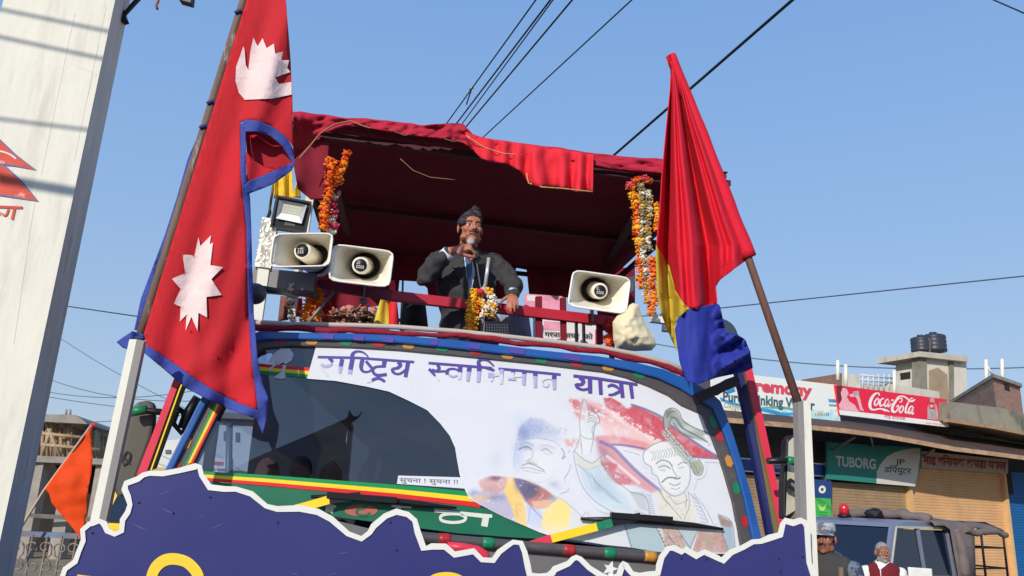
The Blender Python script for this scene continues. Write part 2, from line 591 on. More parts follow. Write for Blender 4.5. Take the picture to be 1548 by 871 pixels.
# cab: shell behind the arch, back wall, floor, lower nose
m = MB()
depth = 1.05
outW = [FACE.hit(x, y, 0.0) for x, y in arch_out]
roofi = [i for i, p in enumerate(arch_out) if p[1] < 575 and 370 < p[0] < 1050]
def shell(ids, d0, d1, th, mi):
    for i, j in zip(ids[:-1], ids[1:]):
        p, q = outW[i], outW[j]
        c = (outW[0] + outW[-1]) / 2
        pi = p + (c - p).normalized() * th; qi = q + (c - q).normalized() * th
        f = [p + TB * d0, q + TB * d0, qi + TB * d0, pi + TB * d0]
        g = [v + TB * (d1 - d0) for v in f]
        m.add(f + g, [(0, 1, 2, 3), (7, 6, 5, 4), (0, 4, 5, 1), (1, 5, 6, 2), (2, 6, 7, 3), (3, 7, 4, 0)], mi)
idx = list(range(len(arch_out)))
iL = [i for i in idx if arch_out[i] in LP_out]; iT = [i for i in idx if arch_out[i] in LP_out[-2:] + TOPo]; iR = [i for i in idx if arch_out[i] in TOPo[-1:] + RP_out]
shell(iL[-1:] + iT[1:], 0.06, depth, 0.03, 0)
shell(iR, 0.06, depth, 0.03, 0)
zs = 1.86
fl, frr = tl(outW[0]), tl(outW[-1])
xl, xr = fl.x, frr.x
def tbox(m, x0, x1, b0, b1, z0, z1, mi=0):
    m.box(tw((x0 + x1) / 2, (b0 + b1) / 2, (z0 + z1) / 2), TU * (x1 - x0) / 2, TB * (b1 - b0) / 2, Z * (z1 - z0) / 2, mi)
tbox(m, xl - 0.02, xl + 0.04, 0.08, depth, 0.75, zs - 0.06, 0)          # left door panel below its open window
tbox(m, xr - 0.04, xr + 0.02, 0.08, depth, 0.75, 1.72, 0)
tbox(m, xl, xl + .04, 0.90, 0.97, zs - 0.06, 2.22, 1)
bx = tl(TP(384, 640, 1.0)).x
m.box(tw((bx + 1.05) / 2, 1.0, 1.6), TU * (1.05 - bx) / 2, TB * 0.03, Z * 0.82, 1)
tbox(m, xl + 0.05, xr - 0.05, 0.12, 1.0, 0.75, 0.8, 1)
tbox(m, xl + 0.1, xr - 0.1, 0.10, 0.34, 1.45, 1.68, 1)                    # dashboard
m.build('cab', [BLUEP, INTER], truck)
m = MB(); ring(m, arch_out, arch_mid, FACE, 0.035, 0.12); barch = m.build('blue_arch', BLUEP, truck, bevel=0.006)
m = MB(); ring(m, arch_mid, arch_in, FACE, 0.018, 0.09)
# painted lozenges along the grey band
def loz(mb, c, d, L, w, fn, mi):
    d = Vector(d).normalized(); q = Vector((-d.y, d.x)); c = Vector(c)
    pts = [c - d * L / 2, c - d * L * .28 + q * w / 2, c + d * L * .3 + q * w / 2, c + d * L / 2, c + d * L * .3 - q * w / 2, c - d * L * .28 - q * w / 2]
    mb.flat(pts, fn, mi)
garch = m.build('grey_arch', GREYP, truck, bevel=0.005)
m = MB()
f2 = hitF(0.0205)
mids = [((p[0] + q[0]) / 2, (p[1] + q[1]) / 2) for p, q in zip(arch_mid, arch_in)]
seq = [0, 1, 2]
for i, (c, d, ci) in enumerate([((423, 516.5), (1, .02), 0), ((471, 517.5), (1, .02), 1), ((523, 519), (1, .04), 2), ((572, 521), (1, .05), 0), ((617, 523.5), (1, .08), 1),
                                ((668, 528), (1, .1), 2), ((719, 533), (1, .1), 0), ((767, 539), (1, .11), 1), ((818, 545.5), (1, .13), 2), ((872, 551), (1, .12), 0),
                                ((919, 557), (1, .14), 1), ((966, 568), (1, .3), 2), ((1078, 638), (.4, 1), 2), ((1087, 659), (.33, 1), 0), ((1102, 697), (.3, 1), 1),
                                ((1113, 738), (.27, 1), 2), ((1126, 788), (.24, 1), 0), ((283, 670), (-.45, 1), 1), ((266, 706), (-.45, 1), 0)]):
    m = MB(); loz(m, c, d, 19 if i < 12 else 20, 7 if i < 12 else 10, f2, 0); m.build('lozenge', [LREDP, ORAP, LGRN][ci], garch, recalc=False)
# violet patches on the blue band
m = MB()
for x0, x1, y, s in [(488, 506, 508, .05), (533, 552, 510, .06), (577, 597, 512.5, .07), (650, 663, 517, .1), (707, 728, 522, .11), (768, 795, 529, .12), (850, 880, 538.5, .13)]:
    m = MB(); m.flat([(x0, y - 3.5), (x1, y - 3.5 + s * (x1 - x0)), (x1 - 3, y + 4 + s * (x1 - x0)), (x0 + 2, y + 4)], hitF(0.038)); m.build('violet_patch', mat('violet_paint', (84, 70, 158), .35), barch, recalc=False)
# maroon cloth and white pipe on the roof edge
m = MB()
pts = [(380, 494), (441, 497.5), (531, 499), (600, 501.5), (690, 508), (760, 515.5), (830, 523), (905, 532), (955, 541.5), (1010, 556), (1050, 574)]
P3 = []
for i, (x, y) in enumerate(pts):
    P3.append(FACE.hit(x, y, -0.05) + Vector((0, 0, 0.0)))
def dense(pts, k):
    out = []
    for a, b in zip(pts[:-1], pts[1:]):
        for i in range(k): out.append(a.lerp(b, i / k))
    out.append(pts[-1]); return out
D = dense(P3, 12)
m.tube([p + Z * 0.010 * noise.noise(p * 9) for p in D], [0.012 + 0.005 * noise.noise(p * 14 + Vector((5, 0, 0))) for p in D], 10)
m.build('roof_edge_cloth', mat('maroon_edge', (140, 22, 40), .85, var=.2, vs=20, bump=.4, bs=60), truck)
m = MB()
m.tube([FACE.hit(x, y - 7, -0.12) for x, y in pts], 0.011, 8)
m.build('roof_pipe', mat('pale_pipe', (188, 172, 160), .5, var=.1), truck)
# the windshield
m = MB()
g_in = [(x, y) for x, y in arch_in]
m.sheet(FACE, g_in, 0.0, 0.006)
glass = m.build('windshield', GLASS, truck)
m = MB(); 
for cx, cy, w, h in ((455, 712, 12, 16), (500, 722, 14, 12), (405, 716, 10, 14)): m.ball(TP(cx, cy, .5), Vector((.05, .05, .07)), 0, 2, .1)
m.build('seat_rest', mat('brown_seat', (120, 84, 70), .8, var=.2), truck)
# rainbow stripes on the glass
m = MB()
def stripes(mb, a, b, w, fn, n0=0):
    a = Vector(a); b = Vector(b)
    for k in range(3):
        y0 = Vector((0, w * k)); y1 = Vector((0, w * (k + 1)))
        mb.flat([a + y0, b + y0, b + y1, a + y1], fn, k)
stripes(m, (386, 549), (469, 556), 5.2, hitF(0.004))
m.build('rainbow_stripe', [RB_R, RB_Y, RB_G], glass, recalc=False)
m = MB()
def stripes3(mb, rows, fn):
    for k in range(3):
        for (x0, y0, w0), (x1, y1, w1) in zip(rows[:-1], rows[1:]):
            mb.flat([(x0, y0 + w0 * k), (x1, y1 + w1 * k), (x1, y1 + w1 * (k + 1)), (x0, y0 + w0 * (k + 1))], fn, k)
stripes3(m, [(308, 712.5, 4.8), (400, 718, 5.4), (500, 725.5, 6.0), (600, 733, 6.6), (726, 744.5, 7.6)], hitF(0.005))
m.build('rainbow_stripe', [RB_G, RB_Y, RB_R], glass, recalc=False)
m = MB()
rows = [(336, 614), (290, 704), (282, 721)]
for k in range(3):
    w = [3.9, 4.1, 4.2]
    for i in (0, 1):
        x0, y0 = rows[i]; x1, y1 = rows[i + 1]
        m.flat([(x0 - 12 + 4.0 * k, y0 - 4), (x0 - 8 + 4.0 * k, y0 - 4), (x1 - 8 + 4.0 * k, y1), (x1 - 12 + 4.0 * k, y1)], hitF(0.0215), k)
m.build('pillar_stripe', [RB_G, RB_Y, RB_R], garch, recalc=False)
# green panel with white letters under the stripe
m = MB()
m.flat([(310, 728), (400, 735), (500, 744), (600, 754), (700, 765), (735, 769), (790, 795), (830, 812), (836, 816), (770, 812), (690, 806), (600, 794), (500, 780), (420, 768), (330, 740)], hitF(0.003))
gp = m.build('green_panel', DKGREEN, glass, recalc=False)
WL = mat('white_letters', (212, 216, 204), .5, var=.08, vs=20)
m = MB()
f3 = hitF(0.0055)
m.ribbon([(592, 764), (622, 766.5)], 5, f3, 0, 1)
m.ribbon([(657, 772), (744, 780.5)], 5, f3, 0, 1)
m.ribbon([(735, 780), (732, 796)], 10, hitF(0.0058), 0, 1)
m.ribbon([(730, 781), (705, 778), (680, 777), (667, 780), (668, 787), (684, 790), (700, 788), (704, 782), (696, 778)], 4.6, hitF(0.0061))
m.ribbon([(603, 765), (601, 776)], 8, hitF(0.0058), 0, 1)
m.ribbon([(500, 762), (497, 775)], 12, hitF(0.0058), 0, 1)
m.ribbon([(496, 765), (508, 766)], 4, hitF(0.0061), 0, 1)
m.build('lettering', WL, gp, recalc=False)
m = MB()
m.flat(circle_px(546, 772, 25, 9, 22), f3, 0)
m.build('roundel', mat('terracotta_print', (176, 96, 78), .5, var=.15), gp, recalc=False)
m = MB()
m.ribbon([(555, 763), (550, 768), (540, 771), (541, 778), (553, 779), (560, 775)], 4, hitF(0.0066))
m.build('roundel_sign', DKGREEN, gp, recalc=False)
# small paper notice with printed words on the glass
m = MB()
m.flat([(602, 719), (706, 722), (707, 739), (600, 731.5)], hitF(0.0032))
nt = m.build('paper_notice', VINYL, glass, recalc=False)
m = MB()
text_flat(m, 'सुचना ! सुचना !!', (604, 728.6), (692, 732), 6.6, hitF(0.0045))
m.build('lettering', mat('grey_ink', (90, 90, 100), .6), nt, recalc=False)
# torn white sticker top left
m = MB()
fs_ = hitF(0.006)
for poly in ([(404, 548), (412, 537), (424, 527), (438, 527), (444, 536), (441, 545), (432, 551), (428, 548), (420, 552), (412, 549)], [(420, 566), (428, 560), (431, 564), (432, 572), (424, 573), (414, 571), (418, 567)], [(405, 559), (420, 546), (424, 546), (407, 561)], [(428, 552), (433, 552), (430, 561), (426, 560)]):
    m.flat(poly, fs_)
m.build('torn_sticker', VINYL, glass, recalc=False)

# the white banner with purple lettering
BAN = [(478, 523), (600, 528.5), (720, 538), (848, 549), (943, 563), (975, 570), (1010, 584), (1040, 600), (1060, 610), (1074.6, 645), (1089, 692), (1108, 755), (1114.5, 789), (1121.6, 826), (1123, 838),
       (999, 835), (953, 827.5), (917, 824), (880, 818), (837, 812), (814, 804), (761, 781), (725.5, 763), (709, 753), (702.6, 740), (695, 718), (690, 690), (688, 677), (680, 659), (666, 641), (645.6, 620), (618, 606), (588, 592), (554, 584.5), (508, 576), (464, 572.5)]
m = MB(); m.sheet(FACE, BAN, 0.0075, 0.0015)
ban = m.build('windshield_banner', VINYL, glass)
_off = [0.0090]
def fo():
    _off[0] += 0.00006
    return hitF(_off[0])
m = MB()      # material 0 purple, 1 faded, 2 worn
def S(pts, w, mi=0, sub=4): m.ribbon(pts, w, fo(), mi, sub)
# first word
S([(480.3, 539.8), (540, 541), (626, 547.4)], 3.8, 0, 1)
S([(497, 541.5), (500.6, 544), (502.3, 548)], [5, 5.5, 4]); S([(502, 549), (500, 552), (492, 554), (485, 551)], [3, 4, 5, 4], 1); S([(486, 556), (491, 562), (496, 569)], [4, 4, 2.5], 2)
S([(517.2, 543), (515, 554)], 6.2, 0, 1); S([(515, 554), (513.8, 564.5)], [6.2, 4.5], 1, 1)
S([(533, 541), (529.6, 559)], 6.8, 0, 1); S([(529.6, 559), (528.6, 565.5)], 6.4, 1, 1)
S([(532.4, 541), (533, 535.5), (538, 531.6), (546, 531.8), (552.7, 535.4), (556.8, 540.6)], [6.5, 5.5, 3.6, 3, 2.6, 2])
S([(548, 543.5), (546, 552), (546.6, 559), (551.4, 562.2), (558.5, 561.2), (563.5, 556.5)], [5.8, 6.2, 4.8, 3.4, 3, 3])
S([(553, 546), (564, 558.5)], 4.6, 0, 1)
S([(581.4, 545.5), (579.8, 554.5)], 6.6, 0, 1); S([(582.5, 554), (569, 554.4), (563.5, 558.8), (565.2, 564.4), (571.5, 567.4), (584.5, 566)], [3.4, 3.6, 4.4, 4.6, 4.6, 4.8])
S([(562, 575), (572, 571.5), (581.8, 577)], [4.6, 4.6, 4.2], 0, 2); S([(554, 577.5), (562, 575)], 4.6, 2, 1)
S([(601.2, 547.5), (605.4, 551.4), (600.8, 556.2), (592.8, 557.3)], [5.5, 5.5, 4.5, 3]); S([(593, 557), (594, 562), (599, 565.2), (605.2, 564.6), (613, 559)], [4.6, 4.8, 3.4, 3.4, 3.4])
S([(616.8, 547.4), (612.8, 570)], [6.4, 5.4], 0, 1)
# second word
S([(647.8, 548.7), (690, 552), (743.4, 556.4)], 3.7, 0, 1); S([(753.7, 557.4), (780, 559.6), (847.5, 566.3)], 3.7, 0, 1)
S([(661.5, 551.5), (663.6, 556.8), (659.6, 561.3), (653.4, 558.2)], [5, 5, 4, 3]); S([(648.4, 557.8), (654.2, 563.4), (658, 569)], [4.8, 4.8, 2.2]); S([(658, 569), (664, 576)], 2, 2, 1)
S([(661, 561.8), (673, 561)], 3, 0, 1)
S([(676.4, 565.8), (675.6, 561.5), (680, 557.8), (688, 557.9), (694.5, 561)], [5.4, 5, 3.2, 2.8, 3]); S([(678, 566), (684, 569.5), (691, 567.5)], [3, 3, 2.4], 1)
S([(695.7, 553), (695, 563)], 6.6, 0, 1); S([(695, 563), (694, 574)], [6, 4.6], 2, 1)
S([(709.8, 554), (708.6, 562)], 6.6, 0, 1); S([(708.6, 562), (707, 576.5)], [6, 4.6], 1, 1)
S([(724.8, 552), (724, 561.5)], 6.8, 0, 1); S([(724, 561.5), (723, 578)], [6.4, 5], 1, 1)
S([(724.6, 553), (723.2, 547), (729, 543.6), (738.2, 545.6), (746.6, 553.6)], [6.5, 5, 3.4, 3, 2.2])
S([(735, 556), (742, 557.9), (747, 560.2)], [4.4, 4.4, 3.4]); S([(738, 567), (747, 568)], 7.4, 1, 1); S([(747, 568), (757, 566)], 3, 2, 1); S([(741, 572), (744, 576)], 5, 2, 1)
S([(758.4, 558), (757.9, 566)], 5.8, 1, 1); S([(757.9, 566), (757.5, 580.5)], [5.6, 4.6], 2, 1)
S([(775.7, 560.8), (775.2, 563.5)], 6, 0, 1); S([(775, 563), (774.5, 572)], 5, 2, 1); S([(768, 573), (780, 574)], 3, 1, 1); S([(776, 569.5), (792, 569)], 2.4, 2, 1)
S([(792.4, 562), (792.2, 565.5)], 6.2, 0, 1); S([(792.2, 565.5), (791.6, 582)], [6, 4.4], 1, 1)
S([(809.3, 563.8), (808.8, 568.5)], 6.4, 0, 1); S([(808.8, 568.5), (809.2, 586)], [6, 4.4], 1, 1)
S([(837.9, 566), (837.4, 573.5)], 6.4, 0, 1); S([(837.4, 573.5), (838, 589)], [6, 4.4], 1, 1)
S([(834, 573), (826, 572.5), (820, 576), (821, 582), (827, 584), (829.5, 579)], [2.2, 2.2, 3, 3, 3, 2], 2)
# third word
S([(866.6, 568), (900, 571.5), (963.5, 581.2)], 4.0, 0, 1)
S([(876.3, 570.3), (881.8, 575.8), (878.6, 581), (870.6, 580.6)], [6, 6, 4.6, 3]); S([(870.4, 580), (872.4, 585.2), (881, 589), (890, 587.2)], [4.6, 4.6, 3.4, 3.4])
S([(891.6, 571.5), (892, 594.5)], [6.6, 6.0], 0, 1)
S([(907, 573.5), (908.3, 596.4)], [5.8, 5.6], 0, 1)
S([(918.5, 584.5), (924.7, 581.8), (932.5, 584.8), (939, 591.5)], [3, 4.2, 4, 2.4]); S([(919.8, 596.6), (926, 596.8), (934, 592.8), (939, 591)], [3.2, 4, 4, 3])
S([(938.3, 577), (941.3, 601)], [6.4, 5.6], 0, 1)
S([(953, 579.5), (956, 602)], [5.6, 5.0], 0, 1)
m.build('lettering', [PURPLE, FADE1, FADE2], ban, recalc=False)

# faded artwork printed on the banner: a fine sheet of faces whose colours are drawn here stroke by stroke
import numpy as np
AX0, AY0, AX1, AY1, AS = 700, 598, 1128, 842, 1.5
aw, ah = int((AX1 - AX0) * AS), int((AY1 - AY0) * AS)
gy, gx_ = np.mgrid[0:ah, 0:aw]
PXX = AX0 + gx_ / AS; PYY = AY0 + gy / AS
RGB = np.zeros((ah, aw, 3)); ALP = np.zeros((ah, aw))
rs = np.random.RandomState(5)
def vnoise(cell, seed):
    r = np.random.RandomState(seed)
    n = r.rand(int(ah / cell) + 3, int(aw / cell) + 3)
    y = gy / cell; x = gx_ / cell
    y0 = y.astype(int); x0 = x.astype(int); fy = y - y0; fx = x - x0
    fy = fy * fy * (3 - 2 * fy); fx = fx * fx * (3 - 2 * fx)
    return (n[y0, x0] * (1 - fx) + n[y0, x0 + 1] * fx) * (1 - fy) + (n[y0 + 1, x0] * (1 - fx) + n[y0 + 1, x0 + 1] * fx) * fy
NZ = .5 * vnoise(14, 1) + .3 * vnoise(6, 2) + .2 * vnoise(3, 3)
NF = .6 * vnoise(4, 4) + .4 * vnoise(2, 5)
def blur(a, r):
    r = r * AS
    if r < .4: return a
    k = int(3 * r) + 1
    w = np.exp(-.5 * (np.arange(-k, k + 1) / r) ** 2); w /= w.sum()
    b = np.pad(a, k, mode='edge')
    b = sum(w[i] * b[i:i + a.shape[0], :] for i in range(2 * k + 1))
    return sum(w[i] * b[:, i:i + a.shape[1]] for i in range(2 * k + 1))
def pm(pts, bl=1.0):
    m_ = np.zeros((ah, aw), bool)
    n = len(pts)
    for i in range(n):
        x0, y0 = pts[i]; x1, y1 = pts[(i + 1) % n]
        if y0 == y1: continue
        c = ((y0 > PYY) != (y1 > PYY)) & (PXX < (x1 - x0) * (PYY - y0) / (y1 - y0) + x0)
        m_ ^= c
    return blur(m_.astype(float), bl)
def gb(cx, cy, rx, ry, p=2.0):
    return np.exp(-((np.abs(PXX - cx) / rx) ** p + (np.abs(PYY - cy) / ry) ** p))
def spline(pts, k=6):
    P = [Vector(p) for p in pts]
    if len(P) < 3: return P
    out = []
    for i in range(len(P) - 1):
        p0 = P[max(i - 1, 0)]; p1 = P[i]; p2 = P[i + 1]; p3 = P[min(i + 2, len(P) - 1)]
        for q in range(k):
            t = q / k
            out.append(0.5 * ((2 * p1) + (p2 - p0) * t + (2 * p0 - 5 * p1 + 4 * p2 - p3) * t * t + (3 * p1 - p0 - 3 * p2 + p3) * t ** 3))
    return out + [P[-1]]
def over(mk, c, a=1.0):
    global RGB, ALP
    mk = np.clip(mk * a, 0, 1)
    na = mk + ALP * (1 - mk)
    s_ = np.where(na > 1e-5, mk / np.maximum(na, 1e-5), 0)[..., None]
    RGB = RGB * (1 - s_) + np.array(c, float) / 255 * s_
    ALP = na
def ln_(pts, w=1.0, c=(104, 110, 122), a=.8):
    Q = spline(pts)
    xs_ = [p.x for p in Q]; ys_ = [p.y for p in Q]
    i0 = max(0, int((min(ys_) - AY0 - 4) * AS)); i1 = min(ah, int((max(ys_) - AY0 + 4) * AS) + 1)
    j0 = max(0, int((min(xs_) - AX0 - 4) * AS)); j1 = min(aw, int((max(xs_) - AX0 + 4) * AS) + 1)
    if i1 <= i0 or j1 <= j0: return
    X = PXX[i0:i1, j0:j1]; Y = PYY[i0:i1, j0:j1]
    d = np.full(X.shape, 1e9)
    for p, q in zip(Q[:-1], Q[1:]):
        dx, dy = q.x - p.x, q.y - p.y
        t = np.clip(((X - p.x) * dx + (Y - p.y) * dy) / max(dx * dx + dy * dy, 1e-6), 0, 1)
        d = np.minimum(d, np.hypot(X - p.x - t * dx, Y - p.y - t * dy))
    mk = np.zeros((ah, aw)); mk[i0:i1, j0:j1] = np.clip(w / 2 + .45 - d, 0, 1) / max(.5, min(1, w / 2 + .45))
    over(mk, c, a)
def rough(mk, th, so=.12): return mk * np.clip((NZ * .6 + NF * .4 - th) / so, 0, 1)
# swoosh of the torn flag
over(rough(pm([(860, 603), (884, 604), (915, 612), (945, 622), (985, 640), (1020, 660), (1036, 676), (1008, 688), (975, 668), (940, 650), (905, 640), (872, 634)], 2.5), .36), (224, 158, 156), .85)
over(rough(pm([(858, 603), (880, 606), (900, 616), (920, 628), (900, 626), (870, 618)], 1), .42, .05), (192, 84, 92), .8)
over(rough(pm([(866, 622), (884, 628), (892, 640), (878, 634)], 1), .40, .05), (196, 100, 104), .7)
over(rough(pm([(905, 634), (950, 646), (985, 668), (1000, 684), (966, 680), (930, 668), (912, 650)], 2.5), .30), (230, 186, 182), .9)
over(pm([(912, 602), (924, 601), (938, 609), (948, 618), (958, 613), (976, 620), (998, 631), (1016, 645), (1042, 664), (1064, 679), (1090, 694), (1046, 692), (1016, 688), (988, 664), (958, 645), (932, 628), (915, 614)], .8) * np.clip(.55 + NZ * .9, 0, 1), (196, 46, 66), 1)
over(rough(pm([(914, 606), (945, 626), (985, 652), (1010, 674), (990, 670), (955, 650), (925, 630)], 1.5), .47, .06), (236, 214, 212), .9)
for L_ in ([(955, 612), (976, 619), (999, 630), (1016, 644), (1044, 664), (1066, 679), (1091, 694)],): ln_(L_, 3.6, (86, 66, 134), .85)
ln_([(1090, 694), (1050, 691), (1014, 685)], 2.6, (100, 80, 150), .8)
over(pm([(898, 659), (930, 658), (975, 668), (988, 676), (984, 684), (940, 674), (905, 668)], 1.5) * np.clip(.4 + NZ, 0, 1), (216, 128, 128), .85)
ln_([(924, 672), (950, 674), (986, 681)], 3.2, (96, 88, 156), .8); ln_([(896, 662), (910, 668), (926, 673)], 5, (170, 120, 150), .5)
over(pm([(900, 664), (922, 668), (936, 684), (952, 702), (978, 724), (998, 743), (984, 745), (950, 729), (926, 704), (908, 686)], 2), (206, 120, 128), .8)
over(pm([(902, 668), (915, 676), (930, 700), (926, 716), (912, 704), (904, 686)], 3), (150, 88, 120), .55)
ln_([(908, 668), (928, 678), (944, 694), (966, 716), (998, 742)], 5.0, (104, 96, 160), .75); ln_([(918, 690), (940, 708), (966, 730)], 5, (240, 222, 222), .7)
over(rough(pm([(906, 696), (934, 702), (930, 712), (948, 720), (960, 733), (936, 733), (918, 724)], 1), .34, .06), (196, 82, 90), .85)
over(rough(pm([(852, 664), (874, 664), (880, 676), (858, 676)], 1.5), .36), (220, 150, 150), .8)
# smiling face under a cap, half washed out
tw_ = np.clip((852 - PXX) / 60, 0, 1)
over(pm([(781, 668), (784, 650), (790, 640), (802, 631), (820, 633), (838, 645), (850, 657), (851, 668), (836, 667), (812, 662), (794, 664)], 1.6) * np.clip(.15 + .85 * tw_, 0, 1) * np.clip(.35 + 1.1 * NF, 0, 1), (150, 164, 206), .95)
over(gb(792, 656, 9, 16), (112, 128, 184), .6); over(gb(812, 646, 10, 8), (140, 156, 200), .5); over(gb(786, 632, 12, 10), (196, 208, 226), .6)
over(gb(783, 690, 8, 20), (176, 190, 220), .8); over(gb(794, 676, 12, 5), (140, 156, 194), .75); over(gb(824, 678, 12, 5), (186, 190, 200), .6); over(gb(802, 698, 9, 4), (176, 176, 190), .6)
over(gb(815, 700, 26, 20), (236, 226, 222), .35); over(gb(838, 732, 8, 5), (150, 160, 184), .6); over(gb(844, 738, 8, 3), (186, 192, 206), .5); over(gb(750, 697, 9, 13), (186, 192, 216), .5); over(gb(742, 704, 14, 8), (206, 212, 226), .5)
ln_([(781, 670), (779, 682), (777, 698), (778, 706)], 1.4, (150, 164, 196), .7); ln_([(780, 672), (797, 664), (818, 663), (838, 668), (846, 674)], 1.1, (130, 140, 164), .7)
for k_ in range(12):
    x = 783 + 5.4 * k_; ln_([(x, 660 - .3 * k_), (x + 5, 649), (x + 11, 641 + .6 * k_)], .8, (112, 124, 160), .45)
    ln_([(x + 2, 650), (x + 9, 655)], .7, (120, 132, 166), .4)
ln_([(784, 680), (791, 676), (798, 676), (804, 680)], 1.7, (84, 94, 128), .85); ln_([(786, 672), (796, 669), (806, 673)], 1.6, (110, 118, 150), .6)
ln_([(818, 681), (826, 679), (835, 686)], 1.5, (128, 132, 144), .8); ln_([(816, 674), (828, 673), (838, 678)], 1.3, (150, 154, 166), .6); ln_([(822, 685), (832, 688)], .9, (150, 154, 166), .6)
ln_([(806, 682), (804, 692), (797, 697), (803, 700), (812, 702)], 1.2, (128, 132, 146), .7)
ln_([(789, 704), (799, 701), (812, 705), (822, 711)], 2.0, (120, 124, 140), .75); ln_([(787, 708), (800, 707), (814, 711), (824, 714)], 1.2, (110, 114, 130), .8); ln_([(790, 711), (803, 714), (818, 716)], 1.0, (150, 150, 160), .7)
for k_ in range(6): ln_([(793 + 4 * k_, 708 + .7 * k_), (793.6 + 4 * k_, 711.5 + .7 * k_)], .7, (150, 150, 160), .6)
ln_([(849, 678), (853, 686), (850, 694), (855, 690)], 1.8, (120, 124, 138), .8); ln_([(796, 724), (812, 730), (828, 726), (842, 712)], 1.0, (180, 184, 194), .6)
# the lower, uncovered strip in stronger colour
tear = pm([(702, 742), (727, 722), (745, 719), (770, 721), (790, 724), (815, 733), (838, 747), (860, 762), (880, 785), (884, 815), (816, 806), (762, 782), (726, 764)], .8)
fadeb = np.clip((812 - PYY) / 44, 0, 1)
over(tear, (214, 214, 220), .7)
over(tear * pm([(722, 728), (742, 719), (770, 721), (764, 740), (750, 749), (730, 744)], 1.2), (208, 164, 160), 1)
over(tear * gb(749, 723, 9, 4), (104, 66, 88), .9); over(tear * gb(744, 740, 14, 6), (176, 128, 136), .5)
over(tear * pm([(706, 746), (728, 742), (750, 750), (764, 742), (774, 756), (782, 790), (750, 778), (720, 760)], 1.5), (176, 166, 192), .9)
over(tear * pm([(704, 748), (740, 750), (744, 757), (712, 758)], 1.5), (224, 178, 136), .8); over(tear * gb(750, 752, 14, 5), (96, 110, 150), .6); over(tear * gb(716, 744, 6, 4), (120, 150, 200), .7)
over(tear * pm([(762, 744), (768, 722), (778, 722), (786, 742), (793, 764), (798, 800), (780, 790), (772, 764)], .9) * np.clip(.25 + fadeb, 0, 1), (236, 196, 96), .95)
over(tear * pm([(776, 722), (800, 727), (824, 739), (842, 754), (826, 767), (806, 770), (794, 758), (784, 740)], 1.2), (178, 104, 92), .95)
over(tear * pm([(778, 723), (796, 727), (812, 736), (810, 750), (796, 756), (787, 744)], 1.6), (70, 62, 110), .9); over(tear * gb(806, 741, 10, 7, 3), (58, 54, 96), .8); over(tear * gb(784, 732, 6, 10), (86, 96, 150), .7)
over(tear * pm([(803, 758), (826, 756), (840, 753), (828, 768), (808, 769)], 1), (226, 178, 140), .9); over(tear * gb(838, 754, 7, 4), (120, 170, 190), .8); over(tear * gb(818, 748, 10, 6), (150, 66, 70), .5)
over(tear * pm([(796, 760), (820, 774), (822, 800), (798, 796)], 1.5) * np.clip(.3 + fadeb, 0, 1), (186, 196, 222), .9); ln_([(794, 752), (800, 762), (812, 776), (820, 784)], 1.5, (120, 110, 160), .7); ln_([(802, 764), (798, 790)], 1.2, (170, 160, 196), .7)
over(tear * pm([(822, 774), (846, 752), (864, 764), (860, 796), (838, 806), (818, 800)], 1.4) * np.clip(.35 + fadeb, 0, 1), (240, 214, 116), .95)
for k_ in range(10): ln_([(776 + rs.rand() * 12, 756 + rs.rand() * 26), (780 + rs.rand() * 12, 758 + rs.rand() * 26)], .8, (200, 160, 110), .6)
over(rough(tear, .62, .08), (226, 224, 226), .5)
over(pm([(846, 754), (866, 768), (890, 790), (884, 816), (862, 796), (864, 770)], 2), (206, 210, 214), .8); ln_([(846, 752), (866, 768), (886, 788)], 1.1, (150, 154, 164), .8); ln_([(878, 784), (886, 774)], 1, (110, 114, 124), .8)
# raised arm and hand, line drawn with a soft wash
G = (112, 120, 130)
over(pm([(876, 612), (888, 606), (892, 626), (904, 630), (900, 656), (896, 684), (878, 688), (872, 660)], 2), (222, 224, 224), .6); over(gb(892, 640, 8, 14), (196, 206, 216), .5); over(gb(884, 612, 5, 8), (196, 204, 222), .6)
ln_([(878, 616), (876, 640), (877, 658), (871, 676), (866, 686)], 1.2, G); ln_([(878, 615), (881, 605), (886, 606), (889, 616), (890, 628)], 1.2, G); ln_([(890, 626), (898, 621), (905, 630), (906, 638), (900, 644), (897, 660)], 1.3, (92, 100, 108))
for a_ in (0, 4, 8): ln_([(888, 630 + a_), (895, 628 + a_), (902, 633 + a_)], 1.0, (100, 108, 116))
ln_([(900, 640), (895, 650), (897, 662), (893, 684)], 1.2, G); ln_([(877, 658), (886, 663), (896, 664)], 1.0, G); ln_([(878, 664), (880, 686)], 1.0, G)
over(pm([(868, 684), (880, 692), (896, 698), (908, 690), (908, 706), (890, 711), (873, 704)], 1.5), (206, 206, 190), .8); ln_([(868, 682), (882, 694), (896, 700), (908, 690)], 1.1, G); ln_([(872, 702), (888, 710), (906, 704)], 1.0, G)
over(pm([(874, 704), (892, 710), (908, 704), (922, 716), (934, 738), (948, 752), (956, 774), (930, 770), (902, 758), (884, 738)], 2.5), (186, 204, 216), .85)
over(gb(904, 736, 10, 10), (156, 182, 206), .5); over(gb(926, 762, 14, 7), (196, 220, 222), .6)
for k_ in range(12):
    u_ = k_ / 11
    ln_([(878 + 44 * u_, 706 + 46 * u_), (888 + 44 * u_ + 4 * rs.rand(), 716 + 38 * u_ + 5 * rs.rand()), (896 + 46 * u_, 734 + 26 * u_ + 6 * rs.rand())], .9, (128, 146, 160), .6)
    ln_([(906 + 30 * u_, 708 + 44 * u_), (900 + 30 * u_, 722 + 36 * u_)], .8, (128, 146, 160), .5)
